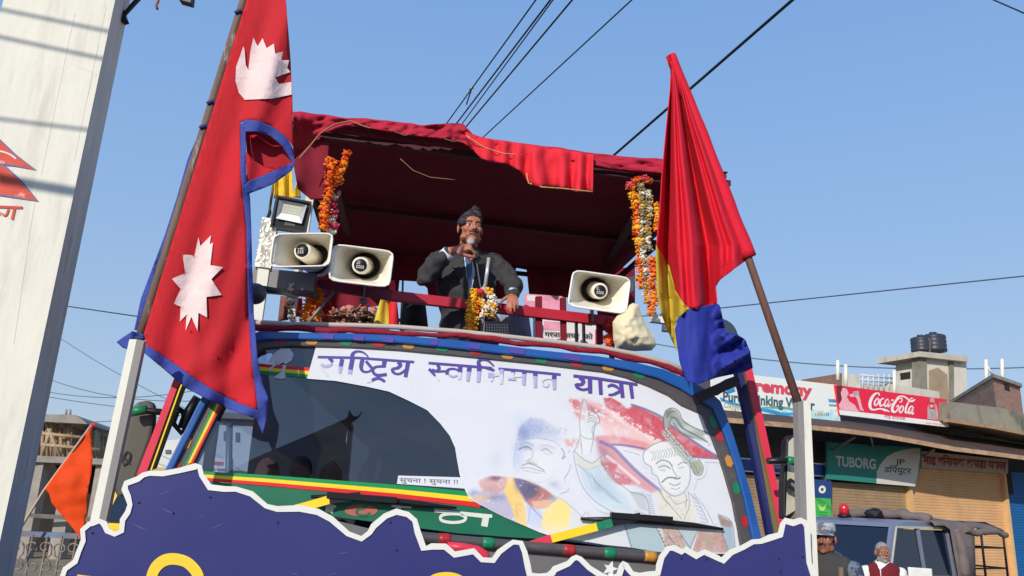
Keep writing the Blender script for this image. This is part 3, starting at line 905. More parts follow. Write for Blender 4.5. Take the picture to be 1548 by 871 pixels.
ln_([(867, 688), (872, 712), (882, 738), (900, 758), (926, 774), (944, 780)], 1.2, G); ln_([(908, 690), (914, 708), (930, 726), (956, 746), (964, 752)], 1.3, G)
# coat, medals, collar
over(pm([(952, 744), (974, 744), (980, 774), (966, 768)], 1), (176, 184, 190), .8); ln_([(954, 744), (976, 752), (982, 778)], 1.2, (92, 98, 106))
for k_ in range(9): ln_([(976 + .8 * k_, 748 + 3.4 * k_), (984 + .8 * k_, 749 + 3.4 * k_)], 1.5, (140, 150, 160), .8)
over(pm([(990, 742), (1004, 740), (1016, 750), (1036, 750), (1052, 764), (1050, 790), (1000, 786)], 2.5), (220, 212, 194), .8)
for k_ in range(40):
    x = 996 + 48 * rs.rand(); y = 746 + 40 * rs.rand(); ln_([(x, y), (x + 4 * rs.rand() - 2, y + 3)], .8, (168, 160, 140), .6)
ln_([(994, 740), (1008, 758), (1030, 784)], 1.1, G); ln_([(1040, 744), (1042, 764), (1034, 786)], 1.1, G); ln_([(1012, 750), (1022, 762), (1040, 756)], 1.0, G)
for k_ in range(8): ln_([(1046 + 2.4 * k_, 752 + 6 * k_), (1054 + 2.4 * k_, 756 + 6 * k_)], 1.2, (128, 140, 150), .8)
ln_([(1040, 744), (1056, 760), (1070, 790)], 1.2, G); ln_([(1048, 746), (1066, 768), (1078, 792)], 1.0, G)
# head
hp = pm([(975, 680), (992, 668), (1014, 667), (1032, 680), (1043, 700), (1043, 718), (1033, 740), (1018, 746), (1000, 732), (988, 706), (974, 700)], 1)
over(hp, (224, 224, 222), .95); over(gb(1030, 722, 12, 16), (204, 208, 212), .45); over(gb(1002, 706, 9, 5), (190, 194, 200), .5)
ln_([(1004, 666), (986, 673), (973, 685), (974, 699), (984, 706), (986, 716), (994, 721), (998, 733), (1010, 746), (1022, 750), (1036, 742), (1043, 726), (1043, 704)], 1.3, (104, 110, 118), .9)
for k_ in range(11):
    x = 984 + 4.2 * k_; ln_([(x, 683 - .8 * k_), (x + 3 + 2 * rs.rand(), 688 - .6 * k_), (x + 1, 697 - .9 * k_)], 1.0, (120, 128, 134), .75)
ln_([(992, 701), (1000, 696), (1010, 698), (1016, 704)], 1.7, (92, 98, 106), .9); ln_([(996, 707), (1003, 704), (1010, 706), (1013, 709)], 1.4, (92, 98, 106), .9); ln_([(998, 711), (1006, 712)], .9, G); ln_([(1025, 703), (1032, 699), (1038, 701)], 1.5, (110, 116, 124), .9); ln_([(1026, 708), (1034, 706)], 1.1, G)
ln_([(1015, 704), (1019, 714), (1023, 720), (1018, 723)], 1.2, G); ln_([(1001, 729), (1008, 723), (1016, 722), (1024, 724), (1028, 722)], 2.1, (84, 90, 98), .9); ln_([(1012, 731), (1020, 734), (1028, 731)], 1.6, G); ln_([(1014, 738), (1022, 740), (1028, 737)], 1.0, G); ln_([(998, 738), (1002, 752), (1010, 762)], 1.1, G); ln_([(1034, 744), (1038, 754), (1036, 768)], 1.1, G)
# plume and beaded crown
pl_ = pm([(1003, 632), (1006, 621), (1014, 617), (1024, 621), (1031, 634), (1047, 645), (1073, 655), (1062, 659), (1071, 669), (1048, 663), (1027, 652), (1015, 639), (1011, 651), (1005, 649)], .7)
over(pl_, (150, 160, 150), .95); over(pl_ * gb(1010, 624, 8, 8), (96, 104, 92), .7); over(pl_ * gb(1040, 648, 16, 5), (196, 206, 204), .8)
for L_ in ([(1004, 648), (1003, 632), (1008, 620), (1018, 617), (1027, 623), (1033, 636), (1052, 648), (1073, 655)], [(1010, 650), (1013, 636), (1020, 632), (1030, 646), (1050, 657), (1070, 669)], [(1014, 630), (1024, 634), (1034, 648), (1056, 660)], [(1008, 632), (1012, 624), (1020, 622)], [(1018, 640), (1030, 654), (1048, 662)]): ln_(L_, 1.3, (58, 66, 62), .9)
for k_ in range(22):
    u_ = k_ / 21
    for w_ in (-3.6, 0, 3.6):
        cx, cy = 1004 + 44 * u_ + w_ * .8 + rs.rand() * 1.5, 652 + 50 * u_ - w_ * .8 + rs.rand() * 1.5
        over(gb(cx, cy, 2.4, 2.2), (78, 98, 84), .75); over(gb(cx - .5, cy - .5, 1.5, 1.4), (232, 236, 232), .95)
ep = pm([(1044, 700), (1056, 695), (1063, 708), (1059, 718), (1049, 717)], .8); over(ep, (150, 158, 128), .95); ln_([(1042, 696), (1050, 716), (1060, 718), (1063, 706), (1056, 694)], 1.3, (64, 76, 66), .9); ln_([(1048, 700), (1056, 716)], 1, (84, 96, 84), .8)
# coat below the wiper in fuller colour
over(pm([(942, 790), (992, 797), (1000, 812), (1006, 836), (954, 831)], 1), (158, 182, 190), .95); over(pm([(1000, 797), (1026, 800), (1046, 832), (1010, 836), (1004, 816)], 1) * np.clip(.6 + .6 * NF, 0, 1), (178, 142, 122), .95)
over(pm([(1026, 800), (1054, 804), (1042, 836), (1036, 826)], 1), (168, 186, 192), .95); over(pm([(1056, 802), (1094, 806), (1102, 836), (1046, 836)], 1) * np.clip(.55 + .7 * NZ, 0, 1), (176, 126, 112), .95)
over(gb(1072, 818, 9, 8), (160, 158, 118), .7); over(pm([(1084, 778), (1106, 789), (1112, 836), (1101, 836), (1094, 806)], 1), (146, 170, 184), .95); over(pm([(1085, 778), (1105, 788), (1106, 797), (1090, 794)], 1) * np.clip(.5 + .8 * NF, 0, 1), (150, 108, 96), .95)
for L_ in ([(944, 792), (950, 812), (956, 832)], [(992, 798), (1001, 815), (1010, 835)], [(1024, 800), (1046, 833)], [(1054, 803), (1040, 836)], [(1090, 800), (1102, 834)], [(1008, 806), (1026, 832)], [(1086, 778), (1106, 790), (1112, 834)]): ln_(L_, 1.3, (86, 90, 100), .85)
for k_ in range(6): over(gb(997 + 2 * k_, 803 + 5.5 * k_, 1.6, 1.6), (70, 74, 84), .8)
for k_ in range(14): x = 1004 + 30 * rs.rand(); y = 804 + 26 * rs.rand(); over(gb(x, y, 1.2, 1.0), (110, 80, 66), .7)
ALP *= np.clip(.84 + .12 * NF, 0, 1)
# sheet
poly = BAN
inm = np.zeros((ah, aw), bool)
for i in range(len(poly)):
    x0, y0 = poly[i]; x1, y1 = poly[(i + 1) % len(poly)]
    if y0 == y1: continue
    inm ^= ((y0 > PYY) != (y1 > PYY)) & (PXX < (x1 - x0) * (PYY - y0) / (y1 - y0) + x0)
use = inm & (blur(ALP, 2.0) > .012)
vid = -np.ones((ah + 1, aw + 1), int)
jj, ii = np.where(use)
need = np.zeros((ah + 1, aw + 1), bool)
for a_, b_ in ((0, 0), (1, 0), (0, 1), (1, 1)): need[jj + a_, ii + b_] = True
vj, vi = np.where(need); vid[vj, vi] = np.arange(len(vj))
rt_ = ROOT[truck.name]
n_ = FACE.n; o_ = FACE.o + n_ * .0100
qx = AX0 + vi / AS; qy = AY0 + vj / AS
D_ = np.stack([(qx - W / 2) / F, -(qy - H / 2) / F, -np.ones_like(qx)], 1) @ np.array(R3).T
t_ = np.dot(np.array(o_ - CAM), np.array(n_)) / (D_ @ np.array(n_))
V_ = np.array(CAM) + D_ * t_[:, None] - np.array(rt_)
me = bpy.data.meshes.new('artwork')
fc = np.stack([vid[jj, ii], vid[jj + 1, ii], vid[jj + 1, ii + 1], vid[jj, ii + 1]], 1)
me.vertices.add(len(V_)); me.vertices.foreach_set('co', V_.ravel())
me.loops.add(fc.size); me.loops.foreach_set('vertex_index', fc.ravel())
me.polygons.add(len(fc)); me.polygons.foreach_set('loop_start', np.arange(0, fc.size, 4)); me.polygons.foreach_set('loop_total', np.full(len(fc), 4))
me.update()
cl = me.color_attributes.new('print', 'FLOAT_COLOR', 'POINT')
cj = np.clip(vj, 0, ah - 1); ci = np.clip(vi, 0, aw - 1)
c_ = RGB[cj, ci]; c_ = np.where(c_ <= .04045, c_ / 12.92, ((c_ + .055) / 1.055) ** 2.4)
cl.data.foreach_set('color', np.concatenate([c_, ALP[cj, ci][:, None]], 1).astype(np.float32).ravel())
PRM = mat('banner_print', (213, 215, 222), 0.5, var=0.035, vs=3.5, bump=0.05, bs=60)
t = PRM.node_tree
at = t.nodes.new('ShaderNodeVertexColor'); at.layer_name = 'print'
bs_ = t.nodes['Principled BSDF']
old_ = bs_.inputs['Base Color'].links[0].from_socket
mx = t.nodes.new('ShaderNodeMix'); mx.data_type = 'RGBA'
t.links.new(at.outputs['Alpha'], mx.inputs[0]); t.links.new(old_, mx.inputs[6]); t.links.new(at.outputs['Color'], mx.inputs[7]); t.links.new(mx.outputs[2], bs_.inputs['Base Color'])
me.materials.append(PRM)
ao = bpy.data.objects.new('artwork', me); COL.objects.link(ao); ao.parent = ban
# edges of the banner side: white strip and green line
m = MB(); m.ribbon([(1062, 611), (1077, 645), (1091, 690), (1104, 738), (1115, 788), (1123, 834)], 2.6, hitF(0.0098), 0, 2); m.build('green_edge', RB_G, ban, recalc=False)
# tube bar under the windshield, nose panel
m = MB()
bp = [FACE.hit(x, y, 0.05) for x, y in [(560, 806), (640, 812), (690, 817), (830, 829), (995, 842), (1100, 850)]]
m.tube(bp, 0.019, 14)
tb_ = m.build('tube_bar', GREYP, truck)
m = MB()
for x, y, k in [(738, 821, 2), (860, 831.5, 0), (921, 836, 2), (982, 841, 1), (672, 815, 0)]:
    c0 = FACE.hit(x - 9, y - .8, 0.05); c1 = FACE.hit(x + 9, y + .8, 0.05)
    m = MB(); m.tube([c0, c0.lerp(c1, .3), c0.lerp(c1, .7), c1], [.0192, .0203, .0203, .0195], 14, 0); m.build('coloured_band', [LREDP, ORAP, LGRN][k], tb_)
m = MB()
NP = [(250, 722), (330, 742), (420, 766), (560, 800), (690, 820), (995, 846), (1150, 850)]
low = [FACE.hit(x, y, 0.02) for x, y in NP]
n_ = len(low)
fv = low + [tw(tl(p).x, -0.10, 1.1) for p in low] + [tw(tl(p).x, -0.10, 0.7) for p in low]
m.add(fv, [(i, i + 1, n_ + i + 1, n_ + i) for i in range(n_ - 1)] + [(n_ + i, n_ + i + 1, 2 * n_ + i + 1, 2 * n_ + i) for i in range(n_ - 1)])
m.build('nose_panel', mat('nose_grey', (104, 102, 104), .5, var=.1, stain=((74, 66, 60), 5, (1, 1, 1), .55, .2, .6)), truck, solid=0.02)
m = MB(); tbox(m, -1.25, 1.25, -0.38, -0.12, 0.5, 0.82); m.build('bumper', CRIMP, truck, bevel=.02)
m = MB()
rp = [TP(x, y, -0.14) for x, y in [(676, 826), (700, 828), (722, 832), (733, 838), (735, 850)]]
m.tube(rp, 0.016, 10); m.build('grab_handle', REDP, truck)
# wipers
def wiper(arm, cols, blade, pivot):
    m = MB()
    for (a, b), mi in zip(zip(arm[:-1], arm[1:]), cols):
        m.beam(FACE.hit(*a, 0.045), FACE.hit(*b, 0.045), 0.012, 0.030, FACE.w, mi)
    w = m.build('wiper', [REDP, YELP, LGRN, BLACK], truck)
    m = MB()
    q = [FACE.hit(x, y, 0.03) for x, y in blade]
    m.tube(q, [0.006, 0.011, 0.014, 0.011, 0.005][:len(q)], 8)
    a = FACE.hit(*pivot, 0.05)
    m.beam(a - (q[-1] - q[0]).normalized() * 0.12, a + (q[-1] - q[0]).normalized() * 0.13, 0.02, 0.022)
    m.build('blade', BLACK, w)
wiper([(796, 826), (833, 814.5), (902, 796.5), (925, 790), (968, 781)], [0, 1, 2, 3], [(878, 784.5), (930, 785.5), (990, 789), (1050, 794.5), (1093, 800)], (968, 782))
wiper([(446, 770), (456, 767.5), (498, 755.5), (545, 750)], [1, 1, 3], [(470, 751), (520, 750), (580, 756), (640, 763), (690, 768)], (545, 752))
# coloured frame poles on both sides
for (L, mids_, R_) in (([(206, 719), (263, 572.5), (302, 478)], [(222, 712), (272, 575), (310, 480)], [(234, 708), (279, 584), (317, 484)]),):
    m = MB()
    fr = TF(-0.06)
    for i in range(2):
        m.prism([fr.hit(*L[i]), fr.hit(*L[i + 1]), fr.hit(*mids_[i + 1]), fr.hit(*mids_[i])], TB * 0.05, 0)
        m.prism([fr.hit(*mids_[i]) , fr.hit(*mids_[i + 1]), fr.hit(*R_[i + 1], -0.03), fr.hit(*R_[i], -0.03)], TB * 0.03, 1)
    p_ = m.build('frame_pole', [REDP, OLIVEP], truck)
    m = MB(); m.ribbon([(228, 711), (271, 590), (312, 490)], 2.2, lambda x, y: fr.hit(x, y, 0.004), 0, 1); m.build('yellow_line', YELP, p_, recalc=False)
m = MB()
fr = TF(-0.04)
xs = [((1109, 545), (1118, 540), (1121.5, 540), (1133, 540)), ((1115, 571), (1124, 566), (1127, 565), (1138, 561)), ((1130, 640), (1140.5, 640), (1144, 640), (1155.6, 640)), ((1167, 836), (1175, 834), (1185, 832), (1196, 830))]
for a, b in zip(xs[:-1], xs[1:]):
    m.prism([fr.hit(*a[0], -0.03), fr.hit(*b[0], -0.03), fr.hit(*b[1], -.01), fr.hit(*a[1], -.01)], TB * 0.03, 2)
    m.prism([fr.hit(*a[1], -.01), fr.hit(*b[1], -.01), fr.hit(*b[2]), fr.hit(*a[2])], TB * 0.03, 1)
    m.prism([fr.hit(*a[2]), fr.hit(*b[2]), fr.hit(*b[3]), fr.hit(*a[3])], TB * 0.05, 0)
m.build('frame_pole', [REDP, OLIVEP, NAVYP], truck)
# mirrors
def slab_px(fr, poly, off, th, name, ms, parent, bevel=0.008):
    m = MB(); m.sheet(fr, poly, off, th, 0, 1 if isinstance(ms, list) and len(ms) > 1 else None)
    return m.build(name, ms, parent, bevel=bevel)
MIRB = mat('mirror_back', (84, 80, 72), .45, var=.15, vs=5, stain=((120, 112, 98), 6, (1, 1, .4), .55, .2, .5))
mr = slab_px(TF(0.05), [(205, 608), (226, 605), (233, 611), (233, 636), (229, 660), (214, 704), (200, 745), (176, 752), (172, 740), (184, 690), (194, 640), (199, 618)], 0, 0.05, 'side_mirror', [MIRB, BLACK], truck, 0.012)
m = MB(); m.tube([TP(x, y, 0.0) for x, y in [(196, 622), (215, 620), (233, 622), (252, 624)]], .012, 8)
m.tube([TP(196, 623, 0.0), TP(222, 619, 0.0)], .017, 8, 1); m.build('bracket', [BLACK, LGRN], mr)
m = MB(); fr_ = TF(0.0); m.ribbon([(183, 700), (187, 690), (192, 683), (197, 688), (194, 698), (186, 704)], 2.6, lambda x, y: fr_.hit(x, y, -0.045), 0); m.ribbon([(186, 690), (196, 702)], 2, lambda x, y: fr_.hit(x, y, -0.0445), 0, 1); m.build('emblem', BLACK, mr, recalc=False)
m = MB()
m.tube([TP(x, y, 0.02) for x, y in [(250, 622), (266, 615), (276, 622), (284, 640), (274, 655), (262, 640), (268, 622)]], .010, 8)
m.tube([TP(300, 601, 0.02), TP(284, 625, 0.02), TP(276, 648, 0.02)], .02, 8)
m.build('mirror_arm', BLACK, truck)
MGL = mat('mirror_glass', (205, 198, 176), .25, .25, var=.12, vs=5)
mr = slab_px(TF(-0.2), [(1189, 664), (1196, 658), (1205, 658), (1212, 664), (1213, 690), (1209, 740), (1206, 770), (1196, 785), (1184, 785), (1184, 730), (1187, 690)], 0, 0.04, 'side_mirror', [BLACK, BLACK], truck, 0.012)
m = MB(); m.flat([(1192, 668), (1198, 662), (1205, 662), (1209, 668), (1209, 690), (1206, 735), (1202, 772), (1188, 780), (1190, 720)], lambda x, y: TF(-0.2).hit(x, y, 0.006)); m.build('mirror_glass', MGL, mr, recalc=False)
m = MB(); m.tube([TP(x, y, -0.25) for x, y in [(1160, 697), (1184, 696), (1200, 698), (1209, 708), (1212, 725), (1214, 745)]], .012, 8, 0)
m.tube([TP(1189, 695.5, -0.25), TP(1201, 697.5, -0.25)], .0165, 10, 1); m.tube([TP(1192, 730, -.25), TP(1212, 742, -.25), TP(1206, 752, -.25)], .02, 8, 0); m.build('bracket', [BLACK, LGRN], mr)
def round_mirror(c, rx, b, face, lab):
    c3 = TP(*c, b)
    r = (TP(c[0] + rx, c[1], b) - c3).length
    m = MB(); m.lathe(c3, face, [(-.05, .01), (-.045, r * .5), (-.02, r * .9), (0, r), (.006, r), (.006, r * .93), (.012, r * .6), (.015, .001)], 28)
    return m
mm = round_mirror((386, 444), 17, 0.05, (Vector((-.35, 1, .1))), 0); rm = mm.build('round_mirror', mat('mirror_dark', (66, 66, 68), .4, var=.1), truck)
m = MB(); m.tube([TP(396, 436, .1), TP(420, 440, .3), TP(440, 446, .5)], .012, 8); m.build('bracket', BLACK, rm)
mm = round_mirror((1092, 506), 23, 0.12, Vector((.25, -1, .15)), 0); rm = mm.build('round_mirror', mat('mirror_grey', (150, 144, 130), .3, .5, var=.2, vs=3), truck)
m = MB(); m.tube([TP(1104, 560, .02), TP(1098, 535, .1), TP(1092, 515, .15)], .012, 8); m.tube([TP(1080, 592, 0), TP(1100, 580, 0), TP(1112, 576, 0)], .02, 8); m.build('bracket', DARKM, rm)
# black bracket at the right top corner
m = MB(); m.beam(TP(1050, 604, 0.0), TP(1112, 576, -.02), 0.05, .04); m.build('corner_bracket', mat('dark_maroon_paint', (52, 34, 40), .5), truck)

# ---- bed, canopy frame, canopy
m = MB()
tbox(m, -1.15, 1.35, 1.12, 4.2, 1.0, 1.2, 0)
tbox(m, -1.15, -1.10, 1.15, 4.2, 1.2, 1.72, 0); tbox(m, 1.30, 1.35, 1.15, 4.2, 1.2, 2.3, 0); tbox(m, -1.15, 1.35, 4.15, 4.2, 1.2, 2.3, 0); tbox(m, -1.1, 1.3, 1.13, 1.17, 1.2, 1.72, 0); tbox(m, -.62, 1.3, 1.13, 1.17, 1.72, 2.36, 0)
tbox(m, -.62, 1.29, 1.3, 4.1, 2.0, 2.06, 1)
m.build('bed', [BLUEP, mat('plank_floor', (110, 84, 60), .8, var=.2, vs=4, stretch=(1, 8, 1))], truck)
m = MB(); tbox(m, -.9, -.78, -.2, 4.3, .62, .95); m.build('chassis_beam', DARKM, truck); m = MB(); tbox(m, .78, .9, -.2, 4.3, .62, .95); m.build('chassis_beam', DARKM, truck)
for bx_ in (0.75, 3.3):
    for sx in (-1.02, 1.14):
        m = MB(); c = tw(sx, bx_, .48)
        m.lathe(c - TU * .13, TU, [(0, .25), (.0, .46), (.04, .48), (.22, .48), (.26, .46), (.26, .25)], 32); wh = m.build('wheel', RUBBER, truck)
        m = MB(); m.lathe(c - TU * .11, TU, [(0, .02), (0, .24), (.06, .26), (.16, .26), (.22, .24), (.22, .02)], 24); m.build('rim', GREYM, wh)
m = MB()
fr = TF(1.34)
m.bar(fr, (480, 222), (440, 480), 12.5, 0, .05, 0, w1=11); m.build('canopy_post', WHITEP, truck); m = MB()
m.bar(fr, (1030, 265), (1010, 500), 11, 0, .05, 0)
m.build('canopy_post', WHITEP, truck)
m = MB(); fr = TF(1.0)
m.bar(fr, (408, 330), (388, 490), 20, 0, .05, 0, w1=14); m.build('side_post', WHITEP, truck); m = MB(); m.bar(fr, (985, 480), (1010, 483), 12, -.1, .04, 0); m.build('side_post', WHITEP, truck)
FOIL = mat('wrinkled_tape', (196, 190, 176), .3, .3, var=.2, vs=14, bump=.8, bs=25)
m = MB(); m.bar(TF(1.0), (408, 330), (397, 404), 24, .012, .075, 0); m.build('tape_wrap', FOIL, truck)
cFL, cFR = tw(-0.89, 1.12, 3.87), tw(1.72, 1.12, 3.84)
cBL, cBR = tw(-0.72, 3.75, 3.92), tw(1.86, 3.75, 3.90)
m = MB()
for a, b in ((cFL, cFR), (cFR, cBR), (cBR, cBL), (cBL, cFL), ((cFL + cBL) / 2, (cFR + cBR) / 2)):
    m.beam(a - Z * .05 + (TB * .1 if a is cFL else Z * 0), b - Z * .05 + (TB * .1 if a is cFL else Z * 0), .035, .035)
for c in (cBL, cBR): m.beam(c, Vector((c.x, c.y, 1.2)), .04, .04, TB)
m.beam(TP(509, 291, 1.5), TP(527, 352, 2.8), .05, .04); m.beam(cFR - Z * .12 - TU * .45 + TB * .3, TP(915, 402, 3.5), .06, .05)
m.build('canopy_frame', mat('dark_maroon_frame', (76, 24, 38), .6, var=.15), truck)
# ceiling sheet
m = MB(); N = 26
vv = []
for j in range(N + 1):
    for i in range(N + 1):
        s, t = i / N, j / N
        p = cFL.lerp(cFR, s).lerp(cBL.lerp(cBR, s), t)
        p = p + Z * (0.02 - 0.05 * math.sin(math.pi * t) * math.sin(math.pi * s) + 0.018 * noise.noise(Vector((s * 7, t * 3, 1))))
        vv.append(p)
m.add(vv, [(j * (N + 1) + i, j * (N + 1) + i + 1, (j + 1) * (N + 1) + i + 1, (j + 1) * (N + 1) + i) for j in range(N) for i in range(N)], 0, True)
SHADED_UNDER = mat('canopy_shaded_underside', (126, 26, 46), .9, var=.12, vs=5, bump=.3, bs=40)  # same canopy cloth, darkened in the colour for the shade underneath
canopy = m.build('canopy', SHADED_UNDER, truck, solid=.006)
# front valance: a rumpled strip along the front edge
VT = [(443, 171), (455, 170), (488, 174), (523, 180), (555, 181), (605, 187), (632, 190), (671, 187), (699, 189), (712, 203), (740, 212), (780, 217), (858, 227), (930, 236), (999, 243), (1050, 254), (1097, 265)]
VBm = [(443, 246), (460, 228), (484, 203), (524, 190), (560, 194), (605, 203), (635, 206), (675, 210), (700, 216), (715, 226), (745, 236), (780, 236), (858, 241), (930, 256), (999, 262), (1050, 272), (1097, 282)]
def wav(x, y):
    r_ = 1 - abs(noise.noise(Vector((x / 15 + y / 9, y / 11, 7)))) * 2
    return 0.024 * noise.noise(Vector((x / 26, y / 10, 0))) + 0.012 * noise.noise(Vector((x / 9, y / 14, 4))) + .012 * r_
fr = TF(1.10)
def strip_cloth(mb, top, bot, fr, off, nx=6, ny=8, amp=1.0, fn=wav, mi=0):
    T = []; B = []
    for (L_, O) in ((top, T), (bot, B)):
        for a, b in zip(L_[:-1], L_[1:]):
            for i in range(nx): O.append((lerp(a[0], b[0], i / nx), lerp(a[1], b[1], i / nx)))
        O.append(L_[-1])
    rings = []
    for a, b in zip(T, B):
        col = []
        for j in range(ny + 1):
            x, y = lerp(a[0], b[0], j / ny), lerp(a[1], b[1], j / ny)
            col.append(fr.hit(x, y, off + amp * fn(x, y)))
        rings.append(col)
    mb.loft(rings, mi, True, closed=False)
m = MB(); strip_cloth(m, VT, VBm, fr, 0.03, 9, 12, 1.25, lambda x, y: wav(x, y) - .30 * max(0, min(1, (500 - x) / 40)) * max(0, min(1, (y - 180) / 60))); m.build('valance', CANO, canopy, solid=.005)
m = MB()   # top roll of cloth
D = dense([fr.hit(x, y + 2, 0.0) for x, y in VT], 8)
m.tube([p + Vector((0, 0, 0.012 * noise.noise(p * 6))) for p in D], [0.013 + .009 * noise.noise(p * 9) for p in D], 10)
m.build('edge_roll', CANO, canopy)
# the rumpled flap that hangs at the middle
FT = [(700, 196), (712, 203), (728, 208), (752, 212), (775, 215), (800, 219), (822, 222), (850, 226), (874, 230), (897, 234)]
FB = [(718, 230), (728, 240), (744, 245), (764, 247), (786, 258), (801, 279), (820, 283), (846, 283), (870, 290), (896, 289)]
def flapw(x, y):
    k = (y - 200) / 80
    w_ = math.sin(x / 4.6 + 1.3 * math.sin(x / 19 + y / 70)); return 0.050 * k * math.copysign(abs(w_) ** .6, w_) + 0.02 * noise.noise(Vector((x / 14, y / 20, 9))) + .05 * k
m = MB(); strip_cloth(m, FT, FB, fr, 0.05, 9, 10, 1.0, flapw); m.build('hanging_flap', mat('flap_red', (214, 36, 52), .85, var=.1, vs=8, bump=.2, bs=150), canopy, solid=.005)
m = MB(); m.tube(dense([fr.hit(x, y, .07 + flapw(x, y)) for x, y in [(796, 262), (799, 277), (820, 283), (850, 285), (896, 290)]], 4), .0032, 6); m.tube(dense([fr.hit(x, y, .085) for x, y in [(705, 205), (730, 222), (760, 232), (790, 234)]], 3), .003, 6); m.build('gold_trim', mat('gold_braid', (196, 160, 96), .6, var=.3, vs=60), canopy)
# loose cord along the left valance and loose tape ends
m = MB()
m.tube(dense([fr.hit(x, y, .06) for x, y in [(452, 240), (466, 224), (484, 202), (505, 188), (530, 183), (548, 190), (560, 194)]], 4), .0045, 6)
for L_ in ([(605, 240), (625, 258), (650, 268), (688, 272)], [(590, 196), (612, 205), (630, 200)], [(672, 210), (685, 214), (695, 212)]):
    L2 = [fr.hit(x, y, .05) for x, y in L_]
    m.tube(dense(L2, 4), .0022, 6)
m.build('loose_cord', mat('straw_cord', (150, 112, 84), .8, var=.2), canopy)
# dark side and back curtains
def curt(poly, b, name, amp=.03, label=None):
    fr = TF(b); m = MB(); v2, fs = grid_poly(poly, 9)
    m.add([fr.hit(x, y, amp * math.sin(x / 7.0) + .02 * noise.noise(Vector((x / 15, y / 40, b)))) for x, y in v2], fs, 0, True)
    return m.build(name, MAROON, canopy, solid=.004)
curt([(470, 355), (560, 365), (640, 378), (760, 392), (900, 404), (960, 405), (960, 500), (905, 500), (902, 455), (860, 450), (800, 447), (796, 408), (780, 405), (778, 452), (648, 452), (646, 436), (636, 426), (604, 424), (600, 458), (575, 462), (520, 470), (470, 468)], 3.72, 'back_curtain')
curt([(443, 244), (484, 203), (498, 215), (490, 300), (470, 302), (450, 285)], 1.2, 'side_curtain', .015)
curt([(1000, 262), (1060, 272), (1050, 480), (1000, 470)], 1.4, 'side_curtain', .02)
# rails behind the cab
m = MB(); fr = TF(1.32)
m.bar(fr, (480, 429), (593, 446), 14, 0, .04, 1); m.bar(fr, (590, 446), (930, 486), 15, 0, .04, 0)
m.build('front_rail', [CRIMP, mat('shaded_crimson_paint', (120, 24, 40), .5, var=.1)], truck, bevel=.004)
m = MB(); fr = TF(1.3)
for x, w, y0, y1 in ((815, 9, 448, 518), (852, 8, 450, 515), (907, 8, 480, 520), (872, 3, 482, 522), (883, 3, 482, 522)):
    m = MB(); m.bar(fr, (x, y0), (x + 1, y1), w, -.05, .03); m.build('rail_upright', MAROON if w > 5 else BLACK, truck)
# floor rim behind cab roof so that nothing is open below
m = MB()
for k in range(6):
    a = TP(500 + 22 * k, 474, 3.6); b_ = TP(498 + 22 * k, 505, 3.6); m.tube([a, b_], .012, 6)
m.tube([TP(480, 478, 3.6), TP(640, 486, 3.6)], .015, 6); m.build('rear_guard', GREYM, truck)
# ------------------------------------------------------------------ blue map shaped board on its two posts
BLUEB = mat('board_blue', (50, 52, 112), 0.28, var=0.05, vs=2, spec=0.6, stain=((84, 86, 140), 3, (1, 1, 1), .62, .3, .3))
BWHITE = mat('board_white', (224, 222, 216), 0.45, var=0.04)
BYEL = mat('board_yellow', (244, 202, 58), 0.4, var=0.04)
OUT = [(88, 880), (95.6, 858), (111, 847), (116, 832), (122.6, 817), (121.6, 800), (134, 789), (138, 788), (150.7, 784), (160, 789), (165, 800), (173.6, 804), (181, 801), (182, 785), (190, 773), (193, 763), (190, 752), (185, 740), (188, 728.5), (207, 721), (215, 715), (225.5, 712), (246, 712.5), (270, 708), (296, 701.4), (304, 703), (308, 717), (319, 733.6), (340, 735.7), (357.5, 736), (382, 743.6), (404, 762), (419.5, 766), (453.6, 765), (481.5, 770.5), (503, 782), (528, 804), (546, 811), (556, 803), (562, 793), (581, 777), (599, 770), (618, 774.6), (630, 785), (635, 804), (642, 826), (652, 822.6), (674, 823), (688, 835), (717, 830), (730, 843), (744, 844), (752, 832), (766, 821.6), (775, 816), (789.5, 818), (796.6, 834), (801, 854), (803, 867), (815, 868), (827, 867.5), (833, 863), (836, 858), (857.4, 849), (864, 842), (871, 839), (879, 842), (892.7, 855.7), (911, 867.5), (922, 872), (933, 868), (937, 854), (942, 849), (948, 852), (957, 864), (967, 867), (981.7, 865), (992, 864), (993, 854), (997, 840.6), (1008.6, 826), (1020, 825), (1030.7, 831), (1036, 827), (1053, 837), (1064.6, 831), (1085.6, 840), (1092, 844), (1103, 832), (1121, 824.6), (1137, 815.7), (1149, 815), (1161.5, 810), (1177, 806), (1180, 791), (1186, 784), (1198.6, 787), (1210, 783.4), (1218, 786.6), (1223.7, 795.5), (1225, 824.6), (1226.5, 850), (1233, 866), (1240, 890), (1246, 960), (1180, 1010), (1000, 1040), (700, 1030), (420, 1000), (200, 960), (96, 925)]
def inset(poly, d):
    n = len(poly); P = [Vector(p) for p in poly]; out = []
    for i in range(n):
        a = (P[i] - P[i - 1]); b = (P[(i + 1) % n] - P[i])
        a = a.normalized() if a.length else Vector((1, 0)); b = b.normalized() if b.length else a
        t = (a + b); t = t.normalized() if t.length > .2 else a
        out.append(P[i] + Vector((-t.y, t.x)) * d)
    return [(p.x, p.y) for p in out]
BF = TF(-0.45)
bc = BF.hit(660, 1000)
board = thing('map_board', 'blue map shaped board with a white rim and yellow letters, mounted at the truck front', 'sign', (bc.x, bc.y, 0.8))
mid = inset(OUT, 3.6)
m = MB(); m.sheet(BF, mid, 0.0, 0.012, 0, 1); m.build('panel', [BLUEB, BWHITE], board)
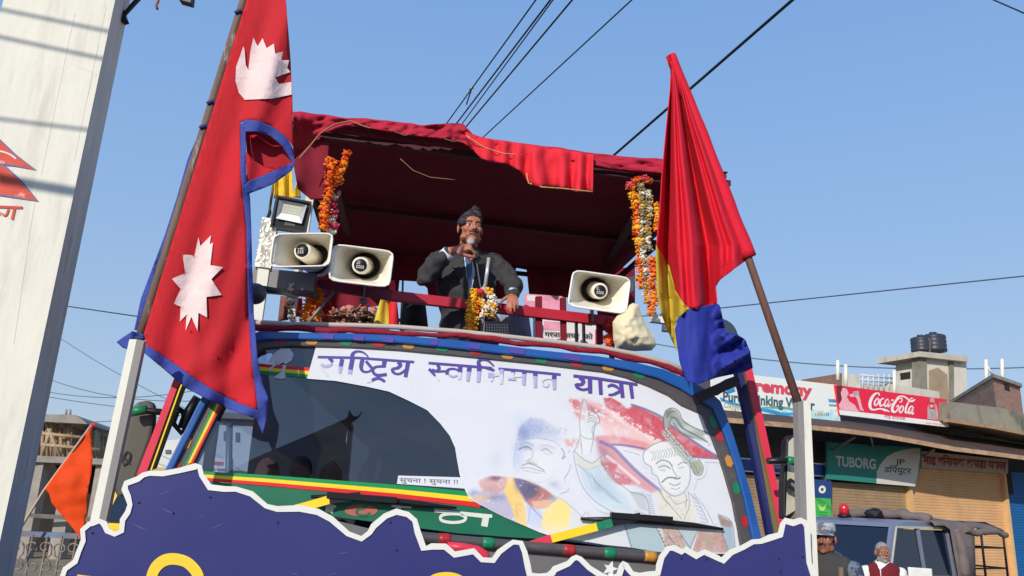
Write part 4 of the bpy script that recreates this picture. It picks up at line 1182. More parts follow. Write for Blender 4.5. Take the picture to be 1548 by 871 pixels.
m = MB(); rw = [8.6 + random.uniform(-1.3, 1.5) for _ in mid]; m.ribbon(mid + [mid[0]], rw + [rw[0]], on(BF, 0.003), 0, 1, True); m.build('rim', BWHITE, board, recalc=False, solid=.003)
m = MB()
m.ribbon([(226, 892), (229, 872), (236, 857), (248, 847.5), (262, 845), (279, 848.5), (291, 857.5), (299, 870), (302, 892)], [14, 16, 17, 17.5, 17.5, 17, 17, 17, 16], on(BF, 0.003))
m.build('lettering', BYEL, board, recalc=False)
m = MB(); m.ribbon([(116, 877), (212, 889)], 17, on(BF, 0.0034), 0, 1); m.build('lettering', BYEL, board, recalc=False)
m = MB()
m.ribbon([(640, 890), (654, 877), (667, 872.5), (683, 872.5), (697, 878), (708, 890)], 14, on(BF, 0.003))
m.build('lettering', BYEL, board, recalc=False)
m = MB()
def star(cx, cy, r0, r1, n, a0, sq=1.0):
    return [(cx + (r0 if k % 2 == 0 else r1) * math.cos(a0 + math.pi * k / n), cy + sq * (r0 if k % 2 == 0 else r1) * math.sin(a0 + math.pi * k / n)) for k in range(2 * n)]
m.sheet(TF(-0.452), star(923, 860, 11.5, 4.8, 5, -math.pi / 2 + .3), 0, .010); m.sheet(TF(-0.452), [(920, 866), (926, 866), (927, 885), (921, 885)], -.0005, .008)
m.build('star', BWHITE, board)
for x, y in ((318, 752), (140, 806), (262, 776), (590, 790), (600, 832), (1030, 845), (1068, 846), (1178, 845), (1214, 842), (1180, 864), (210, 760), (420, 790)):
    m = MB(); m.ball(BF.hit(x, y, .001), .0035, 0, 1); m.build('rivet', DARKM, board)
m = MB(); rr_ = random.Random(4)
for k in range(34):
    x = rr_.uniform(130, 1200); y = rr_.uniform(740, 870)
    if not (130 < x < 1215 and y > (745 if x < 330 else 830 if x < 660 else 856)): continue
    a = rr_.uniform(-.5, .5); L_ = rr_.uniform(4, 26)
    m.ribbon([(x, y), (x + L_ * math.cos(a) * .5, y + L_ * math.sin(a) * .5 + .6), (x + L_ * math.cos(a), y + L_ * math.sin(a))], [.3, rr_.uniform(.5, 1.0), .3], on(BF, .0012 + .00003 * k), 0, 3)
m.build('scratches', mat('scratch_pale', (104, 104, 150), .6), board, recalc=False)
# a pair of metal posts carrying the board
m = MB(); fr = TF(-0.40)
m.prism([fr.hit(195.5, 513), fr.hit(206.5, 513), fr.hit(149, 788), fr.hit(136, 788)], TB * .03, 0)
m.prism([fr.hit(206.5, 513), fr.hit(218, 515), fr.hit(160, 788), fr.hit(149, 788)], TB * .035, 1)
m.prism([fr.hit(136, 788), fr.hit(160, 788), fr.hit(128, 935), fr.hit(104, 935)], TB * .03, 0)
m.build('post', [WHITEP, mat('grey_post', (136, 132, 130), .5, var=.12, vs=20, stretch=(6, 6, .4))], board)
m = MB()
# right post: grey left side and white front, turned a little
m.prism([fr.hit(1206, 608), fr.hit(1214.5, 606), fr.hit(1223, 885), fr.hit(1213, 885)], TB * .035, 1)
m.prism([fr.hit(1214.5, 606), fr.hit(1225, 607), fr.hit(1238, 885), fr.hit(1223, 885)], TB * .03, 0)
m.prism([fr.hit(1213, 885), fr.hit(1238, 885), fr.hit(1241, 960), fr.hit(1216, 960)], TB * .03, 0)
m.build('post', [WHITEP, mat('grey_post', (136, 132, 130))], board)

# ------------------------------------------------------------------ flags
WOOD = mat('weathered_pole', (112, 92, 80), .7, var=.25, vs=10, stretch=(8, 8, .6), bump=.3, bs=60, stain=((196, 186, 174), 9, (3, 3, .5), .6, .08, .8))
WOODB = mat('brown_pole', (110, 78, 68), .65, var=.2, vs=10, stretch=(8, 8, .6), bump=.2, bs=60)
FBLUE = mat('flag_blue', (58, 72, 150), .85, var=.14, vs=12, bump=.5, bs=22)
FWHT = mat('flag_white', (226, 200, 198), .85, var=.08, vs=10, bump=.6, bs=13)
FRED = mat('flag_red', (196, 32, 42), .85, var=.08, vs=5, bump=.45, bs=11, stretch=(1, 1, .45), trans=.10)
FMAR = mat('flag_red_reverse', (168, 24, 40), .85, var=.1)
FRED2 = mat('tricolour_red', (206, 18, 46), .8, var=.08, vs=6, bump=.4, bs=12, stretch=(1, 1, .35))
FYEL = mat('tricolour_yellow', (186, 160, 48), .8, var=.08)
FBLU2 = mat('tricolour_blue', (36, 50, 146), .8, var=.1, vs=8, bump=.4, bs=14)
LF = TF(-0.20)
def poleL(y): return 369 - 0.308 * y
def dispL(x, y):
    s = (x - poleL(y))
    k = max(0, min(1, s / 70))
    d = k * (0.018 * math.sin((x * 0.9 + y * .22) / 15.0 + .5) + 0.010 * math.sin((x + y * .30) / 8.5))
    d += k * 0.006 * noise.noise(Vector((x / 20, y / 90, 1.7)))
    d += k * 0.012 * max(0, (y - 480) / 120) * math.sin((x + y) / 12)
    return d
def fl(off): return lambda x, y: LF.hit(x, y, 0.03 + off + dispL(x, y))
flagL = thing('national_flag', 'red double pennant flag with blue border and white moon and sun on the left pole', 'flag', LF.hit(143, 740))
m = MB(); m.tube([LF.hit(poleL(y), y, 0) for y in (-150, 0, 120, 260, 400, 522)], 0.017, 10); m.build('pole', WOOD, flagL)
redL = [(poleL(-130) + 3, -130), (413, -125), (425, -40), (432, 0), (439, 90), (442, 150), (443.5, 222), (431, 206), (414, 193), (392, 183), (370, 181), (363, 186), (364, 260), (367, 290), (372, 340), (374, 400), (376, 480), (380, 540), (385, 580), (390, 620), (358, 608), (322, 590), (287, 567), (263, 549), (222, 522)] + [(poleL(y) + 4, y) for y in (505, 440, 380, 320, 260, 200, 140, 80, 20, -50)]
m = MB(); m.flat(redL, fl(0), 0, 8); m.build('cloth', FRED, flagL, solid=.003)
m = MB()
m.flat([(222, 522), (263, 549), (287, 567), (322, 590), (358, 608), (390, 620), (385, 580), (380, 540), (376, 480), (374, 400), (372, 340), (367, 290), (364, 260), (363, 186), (371, 190), (372, 262), (378, 300), (380, 345), (381, 400), (384, 480), (389, 540), (397, 581), (405, 600), (404, 629), (397, 656), (388, 634), (349, 620), (316, 605), (281, 587), (245, 556), (217, 533)], fl(.003), 0, 8)
m.flat([(370, 181), (392, 183), (414, 193), (431, 206), (442, 223), (446, 246), (443, 247), (427, 221), (409, 206), (387, 199), (370, 199), (364, 190)], fl(.004), 0, 6)
m.flat([(446, 246), (440, 259), (414, 278), (374, 294), (368, 282), (374, 275), (418, 257), (440, 247)], fl(.005), 0, 6)
lb = [(poleL(y) - 4, y) for y in (190, 240, 300, 353, 401, 449, 500)]
m.flat(lb + [(203, 499), (213, 452), (232, 401), (250, 353), (268, 297), (284, 240), (305, 192)], lambda x, y: LF.hit(x, y, -0.012 + .01 * math.sin(y / 14)), 0, 8)
m.flat([(176, 517), (200, 501), (222, 507), (212, 514), (205, 522), (199, 530), (186, 526)], lambda x, y: LF.hit(x, y, 0.03 + .015 * math.sin(x / 5)), 0, 5)
m.build('blue_border', FBLUE, flagL, solid=.003)
m = MB(); m.tube([LF.hit(x, y, .025) for x, y in [(199, 517), (206, 511), (214, 512), (219, 509)]], .010, 8); m.tube([LF.hit(x, y, .025) for x, y in [(202, 513), (200, 528)]], .006, 6); m.build('tie', mat('dark_blue_cord', (40, 44, 100), .7), flagL)
for y_ in (155, 192, 18):
    m = MB(); m.tube([LF.hit(poleL(y_) + dx, y_ + dy, .018) for dx, dy in ((-8, 2), (0, -2), (9, 2))], .008, 6); m.build('tie', mat('dark_blue_cord', (40, 44, 100), .7), flagL)
m = MB(); m.flat([(371, 198), (387, 199), (409, 206), (427, 221), (443, 247), (420, 257), (403, 254), (383, 244), (373, 230)], lambda x, y: LF.hit(x, y, -0.035 + dispL(x, y) * .3), 0, 6); 
m.flat([(371, 228), (383, 243), (403, 254), (420, 257), (374, 277)], fl(.001), 1, 6)
m.build('turned_fold', [FMAR, FRED], flagL, solid=.003)
m = MB()
m.flat([(383, 57), (378.5, 78), (375.5, 106), (371.6, 98.5), (370, 78), (368, 70), (357, 101), (356, 122), (361, 140), (370, 151), (412, 149), (441, 143), (440.5, 124), (421.5, 127), (416, 117), (439, 109), (434, 103), (437, 91), (425, 91), (428, 78), (416, 81), (414, 66), (403, 73), (397, 58), (389.5, 70)], fl(.009), 0, 7); m.build('moon_emblem', FWHT, flagL, recalc=False)
m = MB()
m.flat([(300, 359), (303, 372), (319, 356), (317, 369), (322, 367), (318, 401), (337, 404), (319.5, 422), (335, 446), (312, 449), (313, 480), (300, 473), (298.5, 500), (289.5, 479), (280.6, 500), (282, 476), (272, 486), (273, 464), (263, 459), (273, 437), (260, 421.5), (280, 413), (276, 385), (294, 386)], fl(.009), 0, 7); m.build('sun_emblem', FWHT, flagL, recalc=False)

RF = TF(-0.22)
def edgeR(y):
    pts = [(82, 1008, 1019), (105, 1013, 1026), (138, 1012, 1039), (188, 1007, 1057), (245, 1002, 1080), (320, 997, 1109), (371, 992, 1131), (470, 1000, 1130), (600, 1000, 1140)]
    for a, b in zip(pts[:-1], pts[1:]):
        if y <= b[0]:
            t = max(0, (y - a[0]) / (b[0] - a[0])); return lerp(a[1], b[1], t), lerp(a[2], b[2], t)
    return pts[-1][1], pts[-1][2]
def dispR0(x, y):
    a, b = edgeR(y)
    t = (x - a) / max(6, b - a)
    A = 0.045 * min(1, (b - a) / 90)
    d = A * (math.sin(2 * math.pi * (1.9 * t + .12)) + .45 * math.sin(2 * math.pi * (4.1 * t + .3 + y / 900)))
    return d + .014 * noise.noise(Vector((x / 22, y / 60, 8)))
def dispR(x, y):
    a, b = edgeR(y)
    t = (x - a) / max(6, b - a)
    A = 0.115 * min(1, max(.2, (b - a) / 85))
    # long pleats that run down from the pole tip and die out at the sleeve
    t = max(0.0, min(1.0, t))
    win = math.sin(math.pi * min(1.0, (1 - t) * 2.6) / 2)
    d = A * win * (.72 * math.sin(2 * math.pi * (2.1 * t + .52)) + .34 * math.sin(2 * math.pi * (4.4 * t + .30)) + .10 * math.sin(2 * math.pi * (8.6 * t + .1)))
    return d + win * .012 * noise.noise(Vector((t * 9, y / 90, 8)))
def fr_(off): return lambda x, y: RF.hit(x, y, off + dispR(x, y))
flagR = thing('tricolour_flag', 'red, yellow and blue flag drooping from the leaning pole at the right of the truck', 'flag', RF.hit(1208, 607))
m = MB(); m.tube([RF.hit(1210.5, 620, 0.06), RF.hit(1130.5, 388, 0.03), RF.hit(1016, 92, 0)], [.017, .0165, .015], 8)
m.build('pole', WOODB, flagR)
m = MB()
RP = [(1008, 88), (1013, 82), (1018, 85), (1039, 138), (1056.6, 188), (1080, 245), (1093, 266), (1096, 284), (1109, 320), (1123, 353), (1137, 385), (1128, 393), (1112, 405), (1087, 424.5), (1082, 433), (1084, 459), (1042, 467), (1036, 462), (1021.6, 439), (1012.7, 403), (992, 371), (997, 320), (1000, 269), (1003, 236), (1007, 194), (1013, 135), (1015, 105), (1009, 95)]
LE = [(82, 1012), (95, 1009), (105, 1014), (135, 1013), (194, 1007), (236, 1003), (269, 1000), (320, 997), (371, 992), (403, 1012.7), (439, 1021.6), (462, 1036), (468, 1043)]
RE = [(82, 1018), (138, 1039), (188, 1056.6), (245, 1080), (266, 1093), (284, 1096), (320, 1109), (353, 1123), (385, 1137), (393, 1129), (405, 1112), (424.5, 1087), (433, 1082), (455, 1084), (460, 1083), (468, 1046)]
def edge_at(E, y):
    for a, b in zip(E[:-1], E[1:]):
        if y <= b[0]: return lerp(a[1], b[1], (y - a[0]) / (b[0] - a[0]))
    return E[-1][1]
f_ = fr_(0.02); rows = []
for i in range(129):
    y = 82 + 3.0 * i
    xa, xb = edge_at(LE, y), edge_at(RE, y)
    rows.append([f_(lerp(xa, xb, q / 56), y) for q in range(57)])
m.loft(rows, 0, True, closed=False); m.build('red_cloth', FRED2, flagR, solid=.003)
m = MB()   # sleeve round the pole
D = dense([RF.hit(1014, 84, .01), RF.hit(1040, 150, .012), RF.hit(1072, 232, .018), RF.hit(1105, 322, .025), RF.hit(1132, 389, .03)], 8)
m.tube(D, [.021 + .012 * i / len(D) + .003 * noise.noise(p * 9) for i, p in enumerate(D)], 12); m.build('pole_sleeve', FRED2, flagR)
m = MB(); m.flat([(992, 371), (1012.7, 403), (1021.6, 439), (1036, 462), (1044, 467), (1027, 478), (1020, 492), (1023, 530), (1009, 499), (1000, 474), (993, 442)], fr_(0.02), 0, 6); m.build('yellow_cloth', FYEL, flagR, solid=.003)
def dispB(x, y):
    a = 0.045 * math.sin((x - 1020) / 16.0 - .4) + .014 * noise.noise(Vector((x / 9, y / 60, 2)))
    k = max(0, min(1, (x - 1076) / 16))
    v = (y * 1.0 + (x - 1080) * .38) 
    b = 0.05 + 0.042 * math.sin(v / 6.2) + .02 * math.sin(v / 2.9 + x / 9) + .014 * noise.noise(Vector((x / 8, y / 8, 5)))
    return a * (1 - k) + b * k
m = MB(); m.flat([(1084, 459), (1043, 467), (1025, 481.5), (1020.5, 499), (1027, 545.5), (1037.6, 576), (1055.4, 581), (1084, 570.5), (1126.6, 561.6), (1138, 556), (1133.7, 531), (1126.6, 513.5), (1112, 504.6), (1098, 503), (1093, 485), (1088, 462)], lambda x, y: RF.hit(x, y, .03 + dispB(x, y)), 0, 4); m.build('blue_cloth', FBLU2, flagR, solid=.003)

# ------------------------------------------------------------------ horn loudspeakers
HORN = mat('cream_horn', (240, 233, 216), .35, var=.04, vs=6, spec=.5, stain=((170, 150, 120), 12, (1, 1, 1), .62, .2, .35))
def rrect(c, ex, ey, r, n=48):
    """rounded rectangle ring around c with half vectors"""
    out = []
    for i in range(n):
        a = 2 * math.pi * i / n + math.pi / n
        ca, sa = math.cos(a), math.sin(a)
        p = r
        k = (abs(ca) ** p + abs(sa) ** p) ** (-1.0 / p)
        out.append(c + ex * ca * k + ey * sa * k)
    return out
def horn(corners, b, throat, tip, label, ring_r=.076):
    fr = TF(b)
    TLc, TRc, BRc, BLc = [fr.hit(*p) for p in corners]
    c = (TLc + TRc + BRc + BLc) / 4
    ex = ((TRc + BRc) - (TLc + BLc)) / 4; ey = ((BLc + BRc) - (TLc + TRc)) / 4
    th = TF(b + .27).hit(*throat)
    tp = TF(b + .07).hit(*tip)
    ax = (th - c).normalized()
    root = thing('horn_loudspeaker', label, 'loudspeaker', th, 'horn loudspeakers on the truck')
    m = MB()
    rings = []
    u0 = ex.normalized() * ring_r; v0 = ey.normalized() * ring_r
    for k in range(9):
        t = k / 8
        e = t ** 0.75
        g = t ** 1.5
        rings.append(rrect(c.lerp(th, t), ex.lerp(u0, e), ey.lerp(v0, e), lerp(9, 2.0, min(1, t * 1.6))))
    m.loft(list(reversed(rings)), 0, True)
    m.build('flare', HORN, root, solid=.006)
    m = MB()
    lip = rrect(c, ex * 1.0, ey * 1.0, 9)
    m.tube(lip + lip[:1], .0055, 6, 0, False); m.build('lip', HORN, root)
    m = MB(); m.lathe(th + ax * .005, ax, [(-.02, ring_r * 1.12), (.0, ring_r * 1.1), (.05, ring_r * 1.1), (.055, ring_r * .2)], 28); m.build('throat', BLACK, root)
    a2 = (th - tp).normalized()
    m = MB(); m.lathe(tp, a2, [(-.004, .034), (0, .044), (.012, .047), (.06, .048), (.12, .049), ((th - tp).length, .050)], 28); bl = m.build('bullet', HORN, root)
    m = MB(); m.lathe(tp - a2 * .006, a2, [(-.001, .001), (-.001, .0335), (.003, .035)], 24); lb_ = m.build('badge', BLACK, bl)
    m = MB()
    side = ex.normalized(); up = -ey.normalized()
    q = tp - a2 * .0085
    for dz in (.006, -.003, -.010):
        for k in range(4):
            m.box(q + side * (-.0165 + .011 * k) + up * dz * 1.4, side * .0036, up * .0034, a2 * .0004)
    m.build('badge_print', mat('badge_white', (190, 190, 186), .5), lb_)
    m = MB(); m.lathe(th, ax, [(.0, .06), (.03, .085), (.10, .085), (.13, .06), (.20, .055), (.21, .02)], 24); m.build('driver_body', HORN, root)
    m = MB(); m.beam(th + ax * .06, th + ax * .06 + Vector((0, 0, -.2)), .04, .012, side); m.beam(th + ax * .06 - Z * .2, th + ax * .06 - Z * .2 + TB * .06, .04, .02); m.build('bracket', GREYM, root)
    return root
horn([(414, 354), (504, 353), (497, 402), (408, 404)], 0.96, (476, 391), (457, 379), 'cream horn loudspeaker under the square floodlight, aimed off to the left')
horn([(505, 369), (595, 381), (588, 434), (497, 424)], 1.0, (553, 402), (545, 401), 'cream horn loudspeaker between the floodlight side horn and the man in the suit')
horn([(867, 408), (953, 421), (946, 474), (858, 463)], 1.0, (897, 438), (907, 440), 'cream horn loudspeaker at the right end of the red rail, above the cloth sack')

# ------------------------------------------------------------------ lamps
root = thing('floodlight', 'square black floodlight on the white canopy post above a horn loudspeaker', 'floodlight', TP(440, 352, 1.08))
fr = TF(1.08, -4)
m = MB(); m.sheet(fr, [(418, 295), (471, 305), (462, 352), (408, 344)], 0, .05); m.build('housing', BLACK, root, bevel=.006)
m = MB(); m.ribbon([(418, 296), (470, 306), (461, 351), (409, 343), (418, 296)], 3.0, lambda x, y: fr.hit(x, y, .016), 0, 1, True); m.build('bezel', mat('bezel_grey', (52, 52, 58), .4), root, recalc=False, solid=.004)
m = MB()
ou = [(422, 302), (464, 310), (456, 338), (417, 330)]; inn = [(429, 308), (457, 313), (452, 327), (425, 322)]
for i in range(4):
    j = (i + 1) % 4
    m.add([fr.hit(*ou[i], .016), fr.hit(*ou[j], .016), fr.hit(*inn[j], .003), fr.hit(*inn[i], .003)], [(0, 1, 2, 3)], 0 if i != 2 else 1)
m.add([fr.hit(*p, .003) for p in inn], [(0, 1, 2, 3)], 2)
for i in range(6):
    for j in range(3):
        s, t = (i + .5) / 6, (j + .5) / 3
        q = Vector(inn[0]).lerp(Vector(inn[1]), s).lerp(Vector(inn[3]).lerp(Vector(inn[2]), s), t)
        m.flat([(q.x - 1.2, q.y - 1), (q.x + 1.2, q.y - .8), (q.x + 1.1, q.y + 1), (q.x - 1.3, q.y + .8)], lambda x, y: fr.hit(x, y, .0045), 3)
m.build('reflector', [mat('reflector_grey', (168, 168, 166), .3, .4), mat('reflector_bright', (236, 236, 230), .3, .1), mat('lamp_board', (188, 188, 176), .5), mat('lamp_chip', (214, 208, 160), .4)], root, recalc=False)
m = MB(); text_flat(m, '200W', (430, 339.5), (446, 342.5), 4.2, lambda x, y: fr.hit(x, y, .002)); m.build('lettering', mat('grey_letters', (150, 150, 150), .5), root, recalc=False)
m = MB(); m.beam(TP(409, 320, 1.1), TP(398, 345, 1.06), .03, .01, TU); m.build('bracket', DARKM, root)
root = thing('work_lamp', 'small black ribbed work lamp on the cab roof below the flower covered stand', 'floodlight', TP(752, 506, .95))
fr = TF(.95)
m = MB(); m.sheet(fr, [(731, 486), (771, 485), (775, 509), (729, 510)], 0, .06); m.build('housing', BLACK, root, bevel=.006)
m = MB()
for k in range(9): m.bar(fr, (736 + 3.8 * k, 490), (736.5 + 3.9 * k, 505), 1.6, .006, .006)
for k in range(4): m.bar(fr, (735, 491 + 4.4 * k), (769, 490.6 + 4.4 * k), 1.0, .008, .004)
m.build('grille', mat('lamp_grille', (84, 86, 92), .35, .4), root)

# ------------------------------------------------------------------ garlands
MG = [mat('marigold', (244, 132, 18), .8, var=.2, vs=60), mat('marigold_deep', (226, 92, 18), .8, var=.2, vs=60), mat('marigold_yellow', (240, 176, 40), .8, var=.15, vs=60),
      mat('petal_white', (232, 226, 206), .8, var=.08, vs=60), mat('petal_pink', (214, 60, 96), .8, var=.2, vs=60), mat('dry_leaf', (150, 134, 100), .8, var=.3, vs=50), mat('petal_red', (190, 24, 44), .8, var=.2)]
def garland(pts, b, pal, r, label, name='flower_garland', group=None, step=None):
    P = dense([TP(x, y, b) for x, y in pts], 24)
    # walk along the string
    m = MB(); L = 0; nxt = 0
    for a, c in zip(P[:-1], P[1:]):
        L += (c - a).length
        if L >= nxt:
            q = a + Vector((random.uniform(-.25, .25), random.uniform(-.25, .25), random.uniform(-.1, .1))) * r
            k = random.choice(pal)
            rr = r * random.uniform(.82, 1.15)
            # a ruffled flower head: a squashed core with petal tufts
            m.ball(q, Vector((rr * .74, rr * .74, rr * .62)), k, 1, .2)
            for t in range(15):
                an = random.random() * 6.283; zz = random.uniform(-.85, .85); rd = math.sqrt(max(0, 1 - zz * zz)) * random.uniform(.8, 1.08)
                pk = q + Vector((math.cos(an) * rr * rd, math.sin(an) * rr * rd, zz * .8 * rr))
                m.ball(pk, Vector((rr * random.uniform(.2, .36), rr * random.uniform(.2, .36), rr * random.uniform(.14, .28))), random.choice(pal) if random.random() < .35 else k, 1, .4)
            nxt = L + (step or rr * 1.05)
    m.tube(P[::8] + [P[-1]], .003, 5, 5)
    o = m.build(name, MG, None)
    return tag(o, label, 'garland', group or 'garlands hung on the truck')
garland([(525, 232), (519, 250), (512, 270), (502, 285)], 1.07, [0, 0, 1, 2], .026, 'short orange marigold garland hanging under the left canopy corner, nearer the man')
garland([(502, 243), (500, 268), (497, 288), (491, 316), (489, 350)], 1.05, [0, 1, 1, 0], .030, 'long orange marigold garland hanging beside the left canopy post behind the floodlight')
garland([(505, 298), (503, 318), (503, 336), (502, 352)], 1.09, [4, 6, 3, 4], .026, 'pink and white flower string hanging beside the left marigold garland')
garland([(467, 436), (466, 455), (463, 474), (462, 489)], 1.3, [1, 0, 1], .030, 'orange marigold garland under the leftmost horn, left of a pair')
garland([(480, 438), (481, 455), (479, 472), (478, 489)], 1.32, [0, 1, 0], .032, 'orange marigold garland under the leftmost horn, right of a pair')
garland([(493, 456), (494, 470), (492, 488)], 1.4, [6, 1, 6], .026, 'dark red flower string hanging low beside a pair of marigold garlands')
garland([(439, 432), (440, 450), (438, 468), (443, 486)], 1.2, [5, 6, 3, 5], .017, 'dried bead and petal string against the white left side post')
garland([(955, 284), (960, 306), (964, 340), (966, 376), (968, 410), (967, 438)], 1.07, [0, 0, 2, 1], .028, 'long orange marigold garland at the canopy right end, left of the dry strings')
garland([(970, 280), (972, 310), (970, 350), (973, 390), (977, 430), (978, 460)], 1.05, [5, 3, 5, 2], .021, 'dried grey and cream flower string hanging right beside the long right marigold garland')
garland([(981, 290), (982, 320), (979, 350), (982, 380)], 1.04, [2, 5, 3, 5], .019, 'short dried flower string hanging next to the red flag edge')
garland([(987, 392), (986, 420), (988, 445), (985, 473)], 1.03, [0, 1, 0], .028, 'orange marigold garland hanging lowest beside the red and yellow flag above the sack')
garland([(993, 310), (994, 330), (992, 350)], 1.04, [0, 2], .024, 'small piece of orange garland peeping out from behind the red flag')
garland([(920, 486), (921, 505), (920, 527)], 1.2, [1, 6, 1], .028, 'dark orange flower string standing left of the cloth sack')
garland([(950, 282), (960, 272), (975, 270), (985, 278)], 1.06, [4, 1, 5], .022, 'mixed faded flowers tied along the right canopy corner')

# ------------------------------------------------------------------ things on the bed
FABY = mat('yellow_cloth', (222, 196, 64), .85, var=.1); FABR = mat('party_red_cloth', (214, 40, 50), .85, var=.08)
root = thing('small_flag', 'small yellow and red flag hanging behind the rail beside the middle horn', 'flag', TP(585, 495, 1.9))
fr = TF(1.9)
ww = lambda x, y: fr.hit(x, y, .02 * math.sin(x / 3.6 + y / 40))
m = MB(); m.flat([(563, 496), (570, 470), (577, 448), (588, 446), (588, 497)], ww, 0, 4); m.flat([(588, 424), (597, 424), (600, 455), (604, 496), (588, 497)], ww, 1, 4); m.build('cloth', [FABY, FABR], root, solid=.003)
m = MB(); m.tube([fr.hit(609, 424), fr.hit(607, 500)], .007, 6); m.build('pole', DARKM, root)
root = thing('small_flag', 'bundle of yellow pennants showing above the square floodlight', 'flag', TP(430, 310, 1.35))
fr = TF(1.35)
m = MB()
for poly in ([(415, 270), (428, 262), (432, 300), (414, 300)], [(428, 256), (441, 250), (443, 300), (430, 300)], [(441, 298), (453, 264), (455, 300)]):
    m.flat(poly, lambda x, y: fr.hit(x, y, .02 * math.sin(x / 2.6)), 0, 4)
m.build('cloth', mat('golden_cloth', (226, 186, 50), .8, var=.2, vs=20), root, solid=.003)
m = MB(); m.tube([fr.hit(405, 335), fr.hit(414, 275), fr.hit(417, 262)], .008, 6); m.build('pole', OLIVEP, root)
SACK = mat('cream_cotton', (226, 212, 174), .9, var=.07, vs=8, bump=.7, bs=14, stretch=(1, 1, .5))
m = MB(); pillow(m, TF(1.02), [(950, 462), (957, 458), (966, 461), (970, 478), (976, 490), (989, 508), (992, 522), (985, 530), (960, 531), (932, 528), (927, 514), (926, 487), (934, 476), (944, 470)], .26, 14, 3, 0, .035, 0, 8)
tag(m.build('cloth_sack', SACK), 'bulging cream cotton sack hanging beside the rightmost horn on the cab roof', 'sack')
m = MB(); pillow(m, TF(2.3), [(606, 456), (643, 456), (648, 500), (604, 500)], .25, 10, 5, 0, .03)
tag(m.build('black_bag', mat('black_fabric', (26, 26, 30), .8, var=.2)), 'black bag standing behind the rail at the suited man\'s side', 'bag')
m = MB(); pillow(m, TF(2.2), [(756, 470), (798, 466), (804, 510), (752, 510)], .15, 10, 5, 0, .05)
tag(m.build('folded_cloth', mat('grey_blue_fabric', (132, 136, 160), .85, var=.1)), 'grey blue cloth hanging behind the rail right of the flower covered stand', 'cloth')
POSTW = mat('poster_white', (224, 220, 220), .6, var=.04, vs=10); POSTP = mat('poster_pink', (224, 150, 176), .6, var=.25, vs=14); POSTM = mat('poster_magenta', (206, 44, 96), .6, var=.12, vs=20)
def poster(polys, b, name, label, text=None):
    fr = TF(b)
    root = thing(name, label, 'poster', fr.hit(*polys[0][0][0]), 'posters hung on the truck bed')
    m = MB()
    for k, (p, mi) in enumerate(polys): m.sheet(fr, p, .002 * k, .004, mi)
    m.build('sheet', [POSTW, POSTP, POSTM], root)
    if text:
        m = MB(); text_flat(m, text[0], text[1], text[2], text[3], lambda x, y: fr.hit(x, y, .009), 0, .012); m.build('lettering', mat('black_ink', (44, 40, 50), .6), root, recalc=False)
poster([([(806, 478), (905, 486), (905, 530), (806, 520)], 0), ([(822, 485), (846, 487), (846, 500), (822, 499)], 1), ([(900, 498), (908, 500), (908, 528), (900, 526)], 2)], 1.7, 'paper_poster', 'white poster with one line of black script under the rightmost horn', ('गरवा  सयर  को', (823, 508.2), (896, 512.5), 7.4))
poster([([(793, 444), (850, 448), (850, 484), (793, 478)], 1), ([(797, 446), (812, 447), (812, 456), (797, 455)], 0), ([(824, 478), (848, 480), (848, 485), (824, 484)], 2)], 1.95, 'paper_poster', 'pale pink poster behind the red rail, left of the rightmost horn')
poster([([(936, 420), (960, 418), (958, 440), (934, 442)], 0)], 2.2, 'paper_poster', 'small white printed sheet among the right garlands', None)
# clutter left: blue crate edge, red cloth
m = MB(); pillow(m, TF(1.5), [(441, 452), (457, 450), (458, 478), (442, 480)], .08, 6, 4, 0, .02); tag(m.build('red_cloth', FABR), 'bright red cloth scrap behind the left horn post', 'cloth')
m = MB(); rh = random.Random(11)
for k in range(150):
    x = rh.uniform(499, 566); y = rh.uniform(466, 500) + 6 * abs(x - 534) / 34 - 3
    c = TP(x, y, 2.35 + rh.uniform(-.08, .08)); r_ = rh.uniform(.012, .038)
    m.ball(c, Vector((r_, r_ * .8, r_ * rh.uniform(.5, 1))), rh.choice([0, 0, 1, 2, 3, 4, 5]), 1, .35)
for k in range(26):
    x = rh.uniform(500, 562); y = rh.uniform(468, 496); a = rh.uniform(-1.4, 1.4)
    m.tube([TP(x, y, 2.25), TP(x + 9 * math.cos(a), y + 9 * math.sin(a), 2.22), TP(x + 17 * math.cos(a), y + 15 * math.sin(a) + 2, 2.25)], [.008, .006, .003], 5, rh.choice([0, 3, 1]))
tag(m.build('wilted_flower_heap', [mat('wilt_brown', (150, 104, 80), .9, var=.3, vs=30), mat('wilt_tan', (196, 150, 124), .9, var=.2, vs=30), mat('wilt_pink', (206, 132, 128), .9, var=.2), mat('wilt_dark', (76, 46, 44), .9, var=.2), mat('wilt_rust', (156, 70, 50), .9, var=.2), mat('wilt_white', (214, 206, 200), .9)]), 'heap of wilted brown and pink flowers behind the rail under the middle horn', 'flowers')
m = MB(); pillow(m, TF(1.6), [(424, 447), (438, 449), (436, 484), (420, 486)], .08, 6, 4, 0, .03); tag(m.build('brown_bag', mat('brown_bag', (120, 74, 62), .8, var=.2)), 'brown bag hanging at the far left of the bed', 'bag')
m = MB(); m.box(TP(430, 428, 1.28), TU * .16, TB * .08, Z * .05); tag(m.build('amplifier_box', mat('dull_steel', (132, 128, 130), .5, .3)), 'grey metal box under the leftmost horn', 'box')
m = MB(); m.tube([TP(505, 440, 1.25), TP(465, 489, 1.18)], .009, 8); tag(m.build('metal_rod', GREYM), 'thin grey rod leaning by the pair of low marigold garlands', 'rod')
